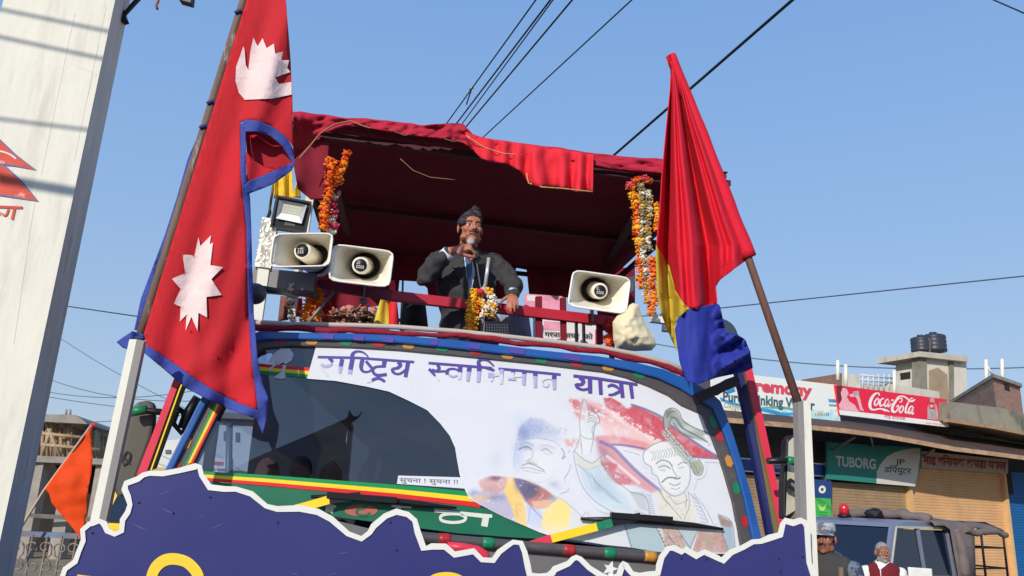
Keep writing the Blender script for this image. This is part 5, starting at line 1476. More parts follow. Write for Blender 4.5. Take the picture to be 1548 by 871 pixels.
# microphone stand with flowers
root = thing('microphone_stand', 'silver microphone stand in front of the suited man, wrapped with flowers at the red rail', 'stand', TP(731, 500, 1.22))
CHROME = mat('chrome', (214, 214, 218), .25, .45, var=.03)
m = MB(); m.tube([TP(739, 390, 1.24), TP(733.5, 432, 1.24)], .0105, 10); m.tube([TP(733.5, 430, 1.24), TP(728.5, 440, 1.22), TP(730, 474, 1.2), TP(731, 500, 1.2)], .0085, 10); m.build('tube', CHROME, root)
m = MB(); m.ball(TP(736, 441, 1.22), .02, 0, 2); m.beam(TP(727, 438, 1.21), TP(738, 444, 1.22), .03, .03); m.beam(TP(742, 440, 1.2), TP(752, 462, 1.2), .012, .012); m.build('clamp', mat('pale_clamp', (206, 200, 190), .5), root)
m = MB(); m.ball(TP(726, 441, 1.18), Vector((.026, .02, .018)), 0, 2); m.build('red_tie', FABR, root)
garland([(717, 440), (714, 452), (711, 470), (709, 490), (707, 508)], 1.18, [2, 0, 2, 2], .027, 'yellow orange flower string on the microphone stand, left strand', group='flower strands on the microphone stand')
garland([(722, 444), (720, 462), (716, 482), (712, 500)], 1.2, [0, 2, 0], .026, 'yellow orange flower strand hanging mid way, directly beside the silver microphone stand tube', group='flower strands on the microphone stand')
garland([(738, 438), (744, 450), (746, 468), (742, 482)], 1.18, [2, 3, 2, 3], .025, 'cream and yellow flower string on the microphone stand, right strand', group='flower strands on the microphone stand')
garland([(728, 458), (735, 464), (733, 474), (726, 480)], 1.16, [3, 3, 2], .024, 'bunch of cream white flowers tied low on the microphone stand', group='flower strands on the microphone stand')
# ------------------------------------------------------------------ people
class Blob:
    def __init__(s): s.v = []; s.f = []
    def cap(s, p0, p1, r0, r1, seg=14, flat=None):
        """tapered capsule; flat = (axis, factor) squashes it across one axis"""
        p0 = Vector(p0); p1 = Vector(p1)
        ax = p1 - p0
        L = ax.length
        ax = ax / L if L > 1e-6 else Vector((0, 0, 1))
        a = ax.orthogonal().normalized(); b = ax.cross(a)
        prof = [(-r0 * math.cos(t), r0 * math.sin(t)) for t in (0.02, .4, .8, 1.2, math.pi / 2)] + [(L + r1 * math.sin(t), r1 * math.cos(t)) for t in (0, .4, .8, 1.2, 1.55)]
        k = len(s.v)
        for h, r in prof:
            for q in range(seg):
                an = 2 * math.pi * q / seg
                o = (a * math.cos(an) + b * math.sin(an)) * r
                if flat: o = o - flat[0] * o.dot(flat[0]) * (1 - flat[1])
                s.v.append(p0 + ax * h + o)
        n = len(prof)
        for i in range(n - 1):
            for q in range(seg):
                q2 = (q + 1) % seg
                s.f.append((k + i * seg + q, k + i * seg + q2, k + (i + 1) * seg + q2, k + (i + 1) * seg + q))
        s.f.append(tuple(k + q for q in reversed(range(seg)))); s.f.append(tuple(k + (n - 1) * seg + q for q in range(seg)))
    def ell(s, c, r, Rm=None, seg=16, rows=10):
        k = len(s.v)
        Rm = Rm or Matrix.Identity(3)
        for i in range(rows + 1):
            t = math.pi * i / rows
            t = min(max(t, .03), math.pi - .03)
            for q in range(seg):
                an = 2 * math.pi * q / seg
                s.v.append(Vector(c) + Rm @ Vector((r[0] * math.sin(t) * math.cos(an), r[1] * math.sin(t) * math.sin(an), r[2] * math.cos(t))))
        for i in range(rows):
            for q in range(seg):
                q2 = (q + 1) % seg
                s.f.append((k + i * seg + q, k + (i + 1) * seg + q, k + (i + 1) * seg + q2, k + i * seg + q2))
        s.f.append(tuple(k + q for q in range(seg))); s.f.append(tuple(k + rows * seg + q for q in reversed(range(seg))))
    def build(s, name, mats, parent, voxel, smooth=3, zone=None, wrinkle=0.0, ws=(14, 14, 14)):
        me = bpy.data.meshes.new('tmp')
        me.from_pydata([tuple(v) for v in s.v], [], s.f)
        bm = bmesh.new(); bm.from_mesh(me); bmesh.ops.recalc_face_normals(bm, faces=bm.faces); bm.to_mesh(me); bm.free()
        o = bpy.data.objects.new('tmp', me); COL.objects.link(o)
        md = o.modifiers.new('r', 'REMESH'); md.mode = 'VOXEL'; md.voxel_size = voxel
        if smooth:
            md = o.modifiers.new('s', 'SMOOTH'); md.factor = .5; md.iterations = smooth
        dg = bpy.context.evaluated_depsgraph_get()
        r = bpy.data.meshes.new_from_object(o.evaluated_get(dg))
        COL.objects.unlink(o); bpy.data.objects.remove(o); bpy.data.meshes.remove(me)
        vs_ = [v.co.copy() for v in r.vertices]
        if wrinkle:
            nr = [v.normal.copy() for v in r.vertices]
            vs_ = [v + n * wrinkle * noise.noise(Vector((v.x * ws[0], v.y * ws[1], v.z * ws[2]))) for v, n in zip(vs_, nr)]
        fs = [list(p.vertices) for p in r.polygons]
        bpy.data.meshes.remove(r)
        m = MB(); m.v = vs_; m.f = fs; m.sm = [True] * len(fs)
        m.m = [0] * len(fs) if zone is None else [zone((vs_[f[0]] + vs_[f[2]]) / 2) for f in fs]
        ob = m.build(name, mats, parent, recalc=False)
        ob['_n'] = len(fs)
        del ob['_n']
        return ob, BVHTree.FromPolygons(vs_, fs)
def head_shape(B, C, Rm, s=1.0, beard=False):
    L = lambda x, y, z: C + Rm @ (Vector((x, y, z)) * s)
    e = lambda c, r, rm=None: B.ell(L(*c), tuple(q * s for q in r), Rm @ rm if rm else Rm)
    e((0, .018, .030), (.074, .094, .090)); e((0, -.020, -.035), (.062, .068, .078)); e((0, -.045, -.075), (.040, .040, .032))
    e((0, -.074, .040), (.052, .018, .030)); e((0, -.070, .020), (.058, .018, .012))
    for q in (-1, 1):
        e((q * .040, -.058, -.018), (.026, .024, .024)); e((q * .030, -.070, .006), (.017, .012, .011))
        e((q * .079, .016, -.006), (.010, .022, .034), Matrix.Rotation(q * .35, 3, 'Z')); e((q * .018, -.085, -.026), (.011, .012, .010))
        e((q * .052, -.012, -.068), (.020, .034, .026))
    B.cap(L(0, -.086, .014), L(0, -.105, -.020), .009 * s, .014 * s)
    e((0, -.084, -.050), (.026, .012, .008)); e((0, -.082, -.062), (.022, .012, .008)); e((0, -.074, -.090), (.022, .016, .016))
    return L
def hand(B, wrist, d, s, n, curl, sc=1.0, thumb_curl=.5, spread=.04):
    """d along the fingers, s towards the thumb side, n out of the back of the hand"""
    d = d.normalized(); s = (s - d * s.dot(d)).normalized(); n = (n - d * n.dot(d) - s * n.dot(s)).normalized()
    Rm = Matrix((d, s, n)).transposed()
    B.cap(wrist - d * .02, wrist + d * .02, .027 * sc, .028 * sc, flat=(n, .72))
    B.ell(wrist + d * .055 * sc, (.056 * sc, .040 * sc, .017 * sc), Rm)
    for k, (o, L1) in enumerate(((.029, .040), (.010, .046), (-.010, .043), (-.028, .034))):
        p = wrist + d * (.092 - .004 * abs(k - 1)) * sc + s * o * sc
        a = 0.0
        r = (.0098, .0100, .0095, .0085)[k] * sc
        for j, f in enumerate((1.0, .66, .52)):
            a += curl[k] * (1.0, 1.15, .7)[j]
            dd = (d * math.cos(a) - n * math.sin(a) + s * spread * (1.5 - k)).normalized()
            q = p + dd * L1 * f * sc
            B.cap(p, q, r, r * .9, 10)
            p = q; r *= .93
    p = wrist + d * .022 * sc + s * .030 * sc - n * .004 * sc
    dd = (d * .62 + s * .72 - n * .30).normalized()
    for j, L1 in enumerate((.040, .032, .026)):
        q = p + dd * L1 * sc
        B.cap(p, q, (.0135, .0115, .0105)[j] * sc, (.0115, .0105, .009)[j] * sc, 10)
        p = q
        dd = (dd + (d * .8 - s * .5 - n * .35) * thumb_curl).normalized()
def drape(bvh, off):
    def fn(x, y):
        d = ray(x, y)
        h = bvh.ray_cast(CAM, d)
        if h[0] is None:
            n = bvh.find_nearest(CAM + d * 5.0)
            return n[0] - d * off
        return h[0] - d * off
    return fn
SKIN = mat('tan_skin', (178, 114, 90), .5, var=.08, vs=30, spec=.35, bump=.06, bs=120)
SKIN2 = mat('brown_skin', (142, 92, 72), .55, var=.1, vs=30, spec=.3, bump=.06, bs=120)
HAIRB = mat('black_hair', (24, 20, 20), .6, var=.2, vs=80); HAIRG = mat('grey_hair', (150, 142, 136), .8, var=.2, vs=90, bump=.4, bs=150)
LIP = mat('lips', (140, 72, 64), .45); EYE = mat('dark_eye', (40, 26, 22), .3); EYEW = mat('eye_white', (200, 186, 172), .4); STUB = mat('stubble_skin', (140, 92, 74), .6, var=.12, vs=60)
SUIT = mat('charcoal_wool', (56, 55, 57), .85, var=.09, vs=30, bump=.5, bs=20)
SHIRT = mat('pale_blue_shirt', (206, 212, 222), .8, var=.03); TIE = mat('slate_blue_tie', (70, 96, 134), .6, var=.1, vs=50)
TROU = mat('dark_trousers', (40, 38, 42), .85, var=.1)
def face_zone(L, Rm, C, s, hair=None, mous=True, beard=False, headtop=None):
    inv = Rm.transposed()
    def z(p):
        q = (inv @ (p - C)) / s
        if abs(q.x) > .12 or abs(q.z) > .16 or abs(q.y) > .16: return 0
        if q.y < -.03:
            for sx in (-1, 1):
                x = q.x * sx
                if ((x - .031) / .017) ** 2 + ((q.z - .005) / .0052) ** 2 < 1 and q.y < -.06: return 3 if abs(x - .031) < .007 else 4
                if ((x - .032) / .024) ** 2 + ((q.z - .024 - .004 * (1 - abs(x - .03) / .03)) / .0055) ** 2 < 1 and q.y < -.06: return 1
            if abs(q.x) < .024 and -.062 < q.z < -.051 and q.y < -.075: return 2
            if mous and abs(q.x) < .030 and -.050 < q.z < -.036 + .002 and q.y < -.072 - 0 and abs(q.z + .044 + .10 * abs(q.x) * .3) < .0075: return 1
        if beard and q.z < -.030 and q.y < .03 and not (abs(q.x) < .022 and -.064 < q.z < -.05 and q.y < -.075): return 5
        if hair and (q.z > hair[0] + (.03 if q.y < -.05 else 0) or (q.y > -.005 and q.z > -.05 and abs(q.x) < .074) or (q.y > .05 and q.z > -.09)): return 1
        return 0
    return z
# ---- the speaker
base = tw(.26, 1.6, 2.06)
man = thing('person', 'man in a charcoal suit and dark cap speaking into a microphone under the red canopy', 'person', base)
yaw = Matrix.Rotation(YAW + rad(8), 3, 'Z') @ Matrix.Rotation(rad(-2), 3, 'Y') @ Matrix.Rotation(rad(3), 3, 'X')
HC = TP(711, 346, 1.47)
B = Blob()
HL = head_shape(B, HC, yaw, .90)
neck = TP(707, 386, 1.56); chest = TP(704, 428, 1.57); pel = tw(.24, 1.62, 2.82)
shL, shR = TP(661, 398, 1.55), TP(748, 402, 1.57)
elL, wrL = TP(642, 420, 1.40), TP(680, 380, 1.27)
elR, wrR = TP(777, 430, 1.47), TP(774, 447, 1.33)
B.cap(HL(0, .02, -.04), neck, .052, .060); B.cap(neck, chest, .075, .14); B.cap(chest, pel, .14, .14); B.cap(shL.lerp(shR, .1), shL.lerp(shR, .9), .06, .06)
for a, b_, c in ((shL, elL, wrL), (shR, elR, wrR)): B.cap(a, b_, .042, .032); B.cap(b_, c, .032, .026)
feet = []
for sx in (-1, 1):
    h = pel + TU * sx * .09 - Z * .03; kn = Vector((h.x, h.y, 2.52)); an = Vector((h.x, h.y, 2.15))
    B.cap(h, kn, .075, .052); B.cap(kn, an, .050, .038); B.cap(an - Z * .05, an - Z * .05 - TB * .14, .036, .03); feet.append((h, kn, an))
mic0, mic1 = TP(713.5, 363.5, 1.22), TP(720, 392, 1.25)
dL = (TU * .92 + Z * .30 - TB * .08).normalized()
nL = (Z * .78 - TB * .55); nL = (nL - dL * nL.dot(dL)).normalized()
grip = wrL + dL * .132 - nL * .026
ax_ = (mic1 - mic0).normalized(); mic0 = grip - ax_ * .062; mic1 = grip + ax_ * .06
hand(B, wrL + dL * .02, dL, (-TB * .75 - Z * .62), nL, (.95, 1.0, 1.02, 1.05), 1.05, .9, .02)
dR = (-TB * .80 - Z * .45 - TU * .1).normalized()
hand(B, wrR - Z * .0, dR, (-TU * .9 - Z * .1), (Z * .85 - TB * .45), (.42, .46, .48, .5), .88, .3, .05)
B.build('body', [SKIN, HAIRB, LIP, EYE, EYEW, STUB], man, .0048, 3, face_zone(HL, yaw, HC, .90, (.034,)))
J = Blob()
J.cap(neck + Z * -.02, chest + TB * .01, .095, .165, 20); J.cap(chest, pel - Z * .12, .165, .168, 20); J.cap(shL.lerp(shR, .06), shL.lerp(shR, .94), .078, .078); J.cap(shL.lerp(shR, .25) + Z * .03, shL.lerp(shR, .75) + Z * .03, .07, .07)
J.ell(chest - TB * .03 - Z * .01, (.19, .12, .17), Matrix.Rotation(YAW, 3, 'Z')); J.ell(pel + Z * .02, (.195, .15, .2), Matrix.Rotation(YAW, 3, 'Z'))
for a, b_, c, t in ((shL, elL, wrL, .86), (shR, elR, wrR, .9)): J.cap(a, b_, .068, .053); J.cap(b_, b_.lerp(c, t), .053, .042)
jk, jb = J.build('jacket', [SUIT], man, .008, 3, None, .020, (22, 22, 15))
m = MB()
D1 = drape(jb, .007); 
m.flat([(701, 384), (722, 388), (719, 414), (712, 447), (707, 440), (703, 412)], drape(jb, .006), 0, 5); m.build('shirt', SHIRT, man, recalc=False)
m = MB(); m.flat([(704, 387), (711, 386.5), (714, 389), (713.5, 405), (711.5, 442), (708.5, 438), (705.5, 410), (703, 392)], drape(jb, .012), 0, 4); m.build('tie', TIE, man, solid=.004, recalc=False)
m = MB()
m.flat([(699, 384), (688, 393), (683, 404), (690, 407), (687, 412), (709, 450), (710.5, 444), (704.5, 418), (702, 396)], drape(jb, .013), 0, 4)
m.flat([(722, 387), (733, 396), (737, 406), (731, 409), (734, 414), (714, 450), (711.5, 444), (718, 416), (720, 396)], drape(jb, .013), 0, 4)
m.build('lapel', SUIT, man, solid=.006, recalc=False)
m = MB(); m.ball(drape(jb, .012)(712, 458), .008, 0, 2); m.build('button', BLACK, man)
m = MB(); m.tube([elL.lerp(wrL, .80), elL.lerp(wrL, .97)], [.043, .040], 16); m.tube([elR.lerp(wrR, .86), elR.lerp(wrR, .98)], [.043, .040], 16); m.build('shirt_cuff', SHIRT, man)
T_ = Blob()
for h, kn, an in feet: T_.cap(h + Z * .04, kn, .10, .075); T_.cap(kn, an, .075, .062)
T_.cap(pel + Z * .02, pel - Z * .06, .15, .14)
T_.build('trousers', [TROU], man, .012, 2)
Sh = Blob()
for h, kn, an in feet: Sh.cap(an - Z * .05, an - Z * .05 - TB * .16, .046, .040)
Sh.build('shoes', [BLACK], man, .010, 2)
# cap: a tall folded cloth cap leaning to one side
m = MB(); rings = []
prof = [(.046, .082, .101, 0, 0), (.072, .084, .103, 0, 0), (.100, .079, .098, .001, 0), (.128, .066, .088, .004, .004), (.152, .047, .070, .008, .006), (.170, .025, .045, .012, .008), (.174, .004, .008, .012, .008)]
for zz, rx, ry, ox, oy in prof:
    rr = []
    for q in range(40):
        an = 2 * math.pi * q / 40
        fold = 1 + .020 * math.sin(an * 5 + zz * 60)
        x = rx * math.cos(an) * fold + ox; y = ry * math.sin(an) * fold + .018 + oy
        rr.append(HL(x, y, zz - .006 + .06 * x + (.012 if zz < .09 else .02) * math.sin(an + 1.3) - .012))
    rings.append(rr)
m.loft(rings, 0, True, False, True)
TOPI = mat('cap_weave', (38, 34, 46), .85, var=.45, vs=55, stretch=(1, 1, 2.4), bump=.4, bs=90, stain=((112, 98, 116), 60, (1, .3, 1.6), .54, .05, .7))
m.build('cap', TOPI, man, solid=.004)
# microphone
root = thing('microphone', 'black microphone with a silver ball grille in the suited man\'s raised fist', 'microphone', mic1)
ax = (mic1 - mic0).normalized()
m = MB(); m.lathe(mic0 + ax * .03, ax, [(0, .020), (.01, .021), (.03, .017), (.16, .012), (.165, .006)], 18); m.build('handle', BLACK, root)
m = MB(); m.ball(mic0 + ax * .012, .025, 0, 3); m.build('grille', mat('mic_mesh', (196, 190, 184), .4, .5, var=.3, vs=160, bump=.5, bs=300), root)
m = MB(); m.tube(dense([mic1, TP(721, 400, 1.26), TP(724, 420, 1.25), TP(727, 436, 1.25), TP(724, 470, 1.25), TP(728, 510, 1.3)], 4), .004, 6); m.build('cable', mat('grey_cable', (96, 92, 92), .6), root)
m = MB(); m.tube([TP(711, 368, 1.40), TP(717, 366, 1.40)], .02, 12); 

# ---- people by the jeep
def standing(name, label, base, yawdeg, hgt, top, vest, hat, skin, hair, beard, trousers, armswing=.05, hs=1.0):
    k = hgt / 1.7
    Rz = Matrix.Rotation(rad(yawdeg), 3, 'Z')
    root = thing(name, label, 'person', base)
    Lc = lambda x, y, z: base + Rz @ (Vector((x, y, z)) * k)
    B = Blob()
    HCc = Lc(0, -.02, 1.585)
    Hl = head_shape(B, HCc, Rz, k * .95 * hs)
    B.cap(Lc(0, .01, 1.55), Lc(0, .02, 1.42), .052 * k, .058 * k); B.cap(Lc(0, .02, 1.36), Lc(0, .02, 1.0), .12 * k, .12 * k); B.cap(Lc(-.15, .02, 1.38), Lc(.15, .02, 1.38), .055 * k, .055 * k)
    for q in (-1, 1):
        sh, el, wr = Lc(q * .18, .02, 1.38), Lc(q * .24, .03, 1.10), Lc(q * .23, -.06, .86)
        B.cap(sh, el, .047 * k, .038 * k); B.cap(el, wr, .038 * k, .026 * k)
        hand(B, wr, Rz @ Vector((0, -.2, -1)), Rz @ Vector((-q * .1, -1, 0)), Rz @ Vector((q, 0, 0)), (.25, .28, .3, .32), k * .98, .2)
        B.cap(Lc(q * .09, .02, .92), Lc(q * .10, .0, .50), .075 * k, .052 * k); B.cap(Lc(q * .10, 0, .50), Lc(q * .10, .03, .10), .05 * k, .036 * k); B.cap(Lc(q * .10, .03, .05), Lc(q * .11, -.13, .04), .038 * k, .034 * k)
    B.build('body', [skin, hair, LIP, EYE, EYEW, HAIRG], root, .0062, 2, face_zone(Hl, Rz, HCc, k * .95 * hs, (.045,), True, beard))
    S_ = Blob()
    S_.cap(Lc(0, .02, 1.37), Lc(0, .02, .92), .15 * k, .15 * k, 18, (Rz @ Vector((0, 1, 0)), .8)); S_.cap(Lc(-.15, .02, 1.385), Lc(.15, .02, 1.385), .066 * k, .066 * k); S_.ell(Lc(0, .01, 1.2), (.185 * k, .125 * k, .22 * k), Rz)
    S_.cap(Lc(0, .02, 1.44), Lc(0, .02, 1.38), .07 * k, .09 * k)
    for q in (-1, 1):
        sh, el, wr = Lc(q * .18, .02, 1.38), Lc(q * .24, .03, 1.10), Lc(q * .23, -.06, .86)
        S_.cap(sh, el, .066 * k, .056 * k); S_.cap(el, el.lerp(wr, .93), .056 * k, .042 * k)
    S_.build('shirt', [top], root, .010, 3, None, .006, (16, 16, 12))
    V_ = Blob()
    V_.cap(Lc(0, .02, 1.35), Lc(0, .02, .98), .168 * k, .168 * k, 18, (Rz @ Vector((0, 1, 0)), .88)); V_.ell(Lc(0, .01, 1.2), (.196 * k, .150 * k, .23 * k), Rz); V_.cap(Lc(-.105, .015, 1.395), Lc(.105, .015, 1.395), .080 * k, .080 * k)
    vo, vb = V_.build('vest', [vest], root, .010, 3, None, .008, (12, 12, 9))
    T2 = Blob()
    for q in (-1, 1): T2.cap(Lc(q * .09, .02, .95), Lc(q * .10, 0, .5), .095 * k, .075 * k); T2.cap(Lc(q * .10, 0, .5), Lc(q * .10, .03, .1), .075 * k, .062 * k)
    T2.cap(Lc(0, .02, 1.0), Lc(0, .02, .9), .15 * k, .14 * k)
    T2.build('trousers', [trousers], root, .014, 2)
    S3 = Blob()
    for q in (-1, 1): S3.cap(Lc(q * .10, .03, .05), Lc(q * .11, -.14, .045), .046 * k, .042 * k)
    S3.build('shoes', [BLACK], root, .012, 2)
    if hat:
        m = MB(); rings = []
        for zz, r1, r2 in ((.050, .078, .097), (.066, .081, .100), (.092, .082, .101), (.112, .079, .097), (.120, .066, .084), (.122, .01, .01)):
            rings.append([Hl(r1 * math.cos(t), r2 * math.sin(t) + .016, zz) for t in [2 * math.pi * i / 32 for i in range(32)]])
        m.loft(rings, 0, True, False, True)
        bri = []
        for j in range(5):
            t = j / 4
            bri.append([Hl((.080 + .004 * t) * math.cos(a), (.098 + .06 * t) * math.sin(a) + .014, .056 - .022 * t - .008 * math.cos(a) ** 2) for a in [math.pi + math.pi * (.08 + .84 * i / 14) for i in range(15)]])
        m.loft(bri, 0, True, closed=False)
        m.build('peaked_cap', hat, root, solid=.005)
    return root, Lc, vb, Hl
CAMO = mat('camo_cloth', (104, 116, 128), .85, var=.05, vs=10, stain=((52, 62, 84), 13, (1, 1, 1), .48, .03, .95))
CAMOH = mat('camo_cap_cloth', (172, 174, 174), .85, var=.12, vs=20, stain=((92, 102, 120), 16, (1, 1, 1), .50, .04, .95))
VESTD = mat('dark_field_vest', (62, 60, 58), .8, var=.15, vs=14, bump=.3, bs=80)
p0 = PY(1248, 830, 6.4); p0.z = 0
sol, SLc, svb, SHl = standing('person', 'soldier in a camouflage peaked cap and dark vest standing right of the white post', p0, -34, 1.785, CAMO, VESTD, CAMOH, SKIN2, HAIRB, False, CAMO)
m = MB(); Rz = Matrix.Rotation(rad(-34), 3, 'Z')
stp = []
for i in range(13):
    t = i / 12; an = -1.1 + 2.6 * t
    q = SLc(.115 + .012 * math.sin(an * 2), 0, 1.20)
    dirn = (SLc(.115, -1, 1.2) - SLc(.115, 0, 1.2)).normalized()
    h = svb.ray_cast(SLc(.115 , 0, 1.0 + .40 * t) + dirn * 1.0, -dirn)
    if h[0] is not None: stp.append(h[0] + dirn * .012)
if len(stp) > 2:
    fr_l = []
    m.loft([[p + Rz @ Vector((-.018, 0, 0)), p + Rz @ Vector((.018, 0, 0))] for p in stp], 0, True, closed=False); m.build('strap', mat('webbing', (120, 104, 86), .8), sol, solid=.006)
p1 = PY(1334, 842, 8.5); p1.z = 0
WSH = mat('white_shirt', (226, 222, 214), .8, var=.03); VMAR = mat('maroon_knit', (112, 26, 38), .9, var=.12, vs=40, bump=.3, bs=160)
old, OLc, ovb, OHl = standing('person', 'grey bearded old man in a maroon vest over a white shirt beside the jeep', p1, -8, 1.60, WSH, VMAR, None, SKIN2, HAIRG, True, mat('grey_trousers', (92, 90, 88), .85))
m = MB()
dv = drape(ovb, .006)
m.flat([(1324, 849), (1343, 847), (1345, 850), (1330, 862)], dv, 0, 3); m.build('shirt_front', WSH, old, recalc=False)
m = MB(); m.ribbon([(1324, 849), (1331, 861)], 2.4, drape(ovb, .012), 0, 3); m.ribbon([(1346, 847), (1331, 861)], 2.4, drape(ovb, .012), 0, 3); m.build('collar', WSH, old, recalc=False, solid=.006)
# ------------------------------------------------------------------ ground
m = MB(); m.add([Vector((-600, -600, 0)), Vector((600, -600, 0)), Vector((600, 600, 0)), Vector((-600, 600, 0))], [(0, 1, 2, 3)])
tag(m.build('ground', mat('dusty_earth', (138, 122, 100), .95, var=.2, vs=.6, bump=.3, bs=6)), kind='structure')
m = MB(); q = [Vector((-60, -14, .004)), Vector((60, 8, .004)), Vector((54, 18.5, .004)), Vector((-66, -3.5, .004))]
m.add([Vector((-90, -30, .004)), Vector((8, -30, .004)), Vector((8.0, 14, .004)), Vector((-90, 14, .004))], [(0, 1, 2, 3)])
tag(m.build('road', mat('asphalt', (74, 72, 70), .9, var=.2, vs=2.5, bump=.4, bs=40)), kind='structure')

# ------------------------------------------------------------------ pillar at the left
PILF = mat('white_washed_concrete', (220, 216, 203), .85, var=.06, vs=4, bump=.25, bs=18, stretch=(1, 1, .35), stain=((136, 124, 104), 3.5, (2.0, 2.0, .3), .52, .25, .4))
PILS = mat('bounce_toned_concrete', (230, 210, 192), .9, var=.14, vs=5, bump=.3, bs=20, stretch=(2, 2, .3), stain=((104, 84, 76), 6, (2, 2, .25), .58, .14, .7))  # shade side: tone lifted and warmed in the colour for bounced light; stains are dirt
Yp = 4.3
PFr = Fr(PY(60, 430, Yp), Vector((1, .10, 0)), Vector((.10, -1, 0)))
a0, a1 = PFr.hit(8, 780), PFr.hit(174, 0)
def vert(p, z, q):
    t = (z - p.z) / (q.z - p.z); return p + (q - p) * t
e0, e1 = vert(a0, 0.0, a1), vert(a0, 7.5, a1)
bw = PFr.n * -.26 + PFr.u * .03
b0 = PFr.back(.26).hit(38, 780); b1 = PFr.back(.26).hit(197, 0)
f0, f1 = vert(b0, 0, b1), vert(b0, 7.5, b1)
lw = PFr.u * -.66
root = thing('concrete_pillar', 'tall white washed concrete pillar with a painted red flag at the left edge', 'pillar', e0)
m = MB()
# narrow raised margin and a recessed main face
m.add([e0, f0, f0 + lw, e0 + lw, e1, f1, f1 + lw * .95, e1 + lw * .95], [(3, 0, 4, 7), (1, 2, 6, 5), (2, 3, 7, 6), (4, 5, 6, 7), (0, 3, 2, 1)], 0)
m.add([e0, f0, e1, f1], [(0, 1, 3, 2)], 1)
m.build('shaft', [PILF, PILS], root)
m = MB()
m.sheet(PFr, [(140, 90), (156, 90), (20, 742), (-6, 742)], .006, .004) if False else None
ln = lambda p: PFr.hit(p[0], p[1], .003)
for a, b_, w in (((112, 20), (62, 262), .006), ((160, 10), (112, 240), .004), ((55, 280), (20, 520), .005), ((112, 96), (146, 112), .006)):
    m.beam(ln(a) - PFr.n * .0025, ln(b_) - PFr.n * .0025, w, .0022, PFr.n)
m.build('plaster_ridge', PILF, root)
m = MB()
fo_ = on(PFr, .004)
m.flat([(-40, 190), (0, 213), (24, 236), (53, 257), (20, 250), (-40, 246)], fo_, 0); m.flat([(-40, 236), (10, 252), (34, 276), (57, 304), (20, 298), (-40, 290)], on(PFr, .0043), 0)
m.ribbon([(-40, 188), (0, 212), (24, 235), (54, 257), (20, 250), (-40, 245)], 2.6, on(PFr, .005), 1, 1); m.ribbon([(5, 249), (33, 275), (57, 304), (20, 298), (-40, 289)], 2.6, on(PFr, .005), 1, 1)
m.ribbon([(-10, 226), (12, 232), (24, 240)], 2.4, on(PFr, .0052), 2); 
m.ribbon([(-20, 312), (34, 314)], 4, on(PFr, .005), 0, 1); m.ribbon([(22, 314), (18, 332)], 4, on(PFr, .0052), 0, 1); m.ribbon([(13, 316), (8, 326), (0, 322), (-6, 328), (-12, 318)], 3.4, on(PFr, .0054), 0)
m.build('painted_flag', [mat('chalky_red_paint', (206, 84, 66), .8, var=.2, vs=14, stain=((222, 200, 186), 16, (1, 1, 1), .58, .1, .7)), mat('chalky_violet_paint', (110, 108, 150), .8, var=.2), mat('chalky_white', (224, 214, 204), .8)], root, recalc=False)
m = MB(); q0 = PFr.back(.2).hit(186, 24); m.beam(q0, PFr.back(.2).hit(214, -6), .02, .02); m.beam(PFr.back(.2).hit(183, 14), PFr.back(.2).hit(190, 34), .05, .03); m.tube([PFr.back(.2).hit(*p) for p in [(186, 30), (196, 10), (205, 0), (212, -10)]], .008, 6)
m.build('cable_bracket', DARKM, root)
# overhead fitting peeping in at the top
root = thing('cable_bracket', 'dark cable bracket end hanging into the top edge, right of the white pillar', 'bracket', PY(280, 2, 6))
m = MB(); fr = Fr(PY(280, 2, 6), Vector((1, 0, 0)), Vector((0, -1, 0))); m.sheet(fr, [(268, -12), (290, -12), (288, 4), (270, -1)], 0, .08); m.build('plate', DARKM, root)
m = MB(); m.tube([PY(240, -12, 6), PY(239, 2, 6), PY(236, 8, 6), PY(238, 14, 6)], .012, 6); m.build('loose_end', mat('rusty_wire', (150, 92, 74), .7), root)

# ------------------------------------------------------------------ iron grille, orange flag
IRON = mat('old_iron', (134, 124, 112), .6, .3, var=.3, vs=20, bump=.3, bs=60)
GF = Fr(PY(60, 830, 6.3), Vector((1, .06, 0)), Vector((.06, -1, 0)))
root = thing('iron_grille', 'scrolled iron grille fence with a blue and rust top rail at lower left', 'fence', Vector((GF.o.x, GF.o.y, 0)))
m = MB(); 
m.prism([GF.hit(-220, 792), GF.hit(145, 808), GF.hit(145, 816), GF.hit(-220, 800)], -GF.n * .05, 0)
m.build('top_rail', mat('blue_rail_paint', (96, 116, 140), .6, var=.25, vs=6, stain=((140, 92, 78), 4, (1, 1, 1), .52, .08, .8)), root)
zb = .15
def gx(x, y): return GF.hit(x, y, .0)
m = MB()
for k in range(-8, 7):
    x = -10 + 22 * k * 1.0
    p = gx(x + 38, 808 + .044 * x)
    m.tube([p, Vector((p.x, p.y, zb))], .008, 6)
m.build('bar', IRON, root)
m = MB()
def scroll(cx, cy, r, s, v):
    pts = []
    for i in range(22):
        a = 5.6 * i / 21
        rr = r * (1 - .135 * a)
        pts.append((cx + s * rr * math.cos(a + .2), cy + v * rr * math.sin(a + .2)))
    return [gx(*p) for p in pts]
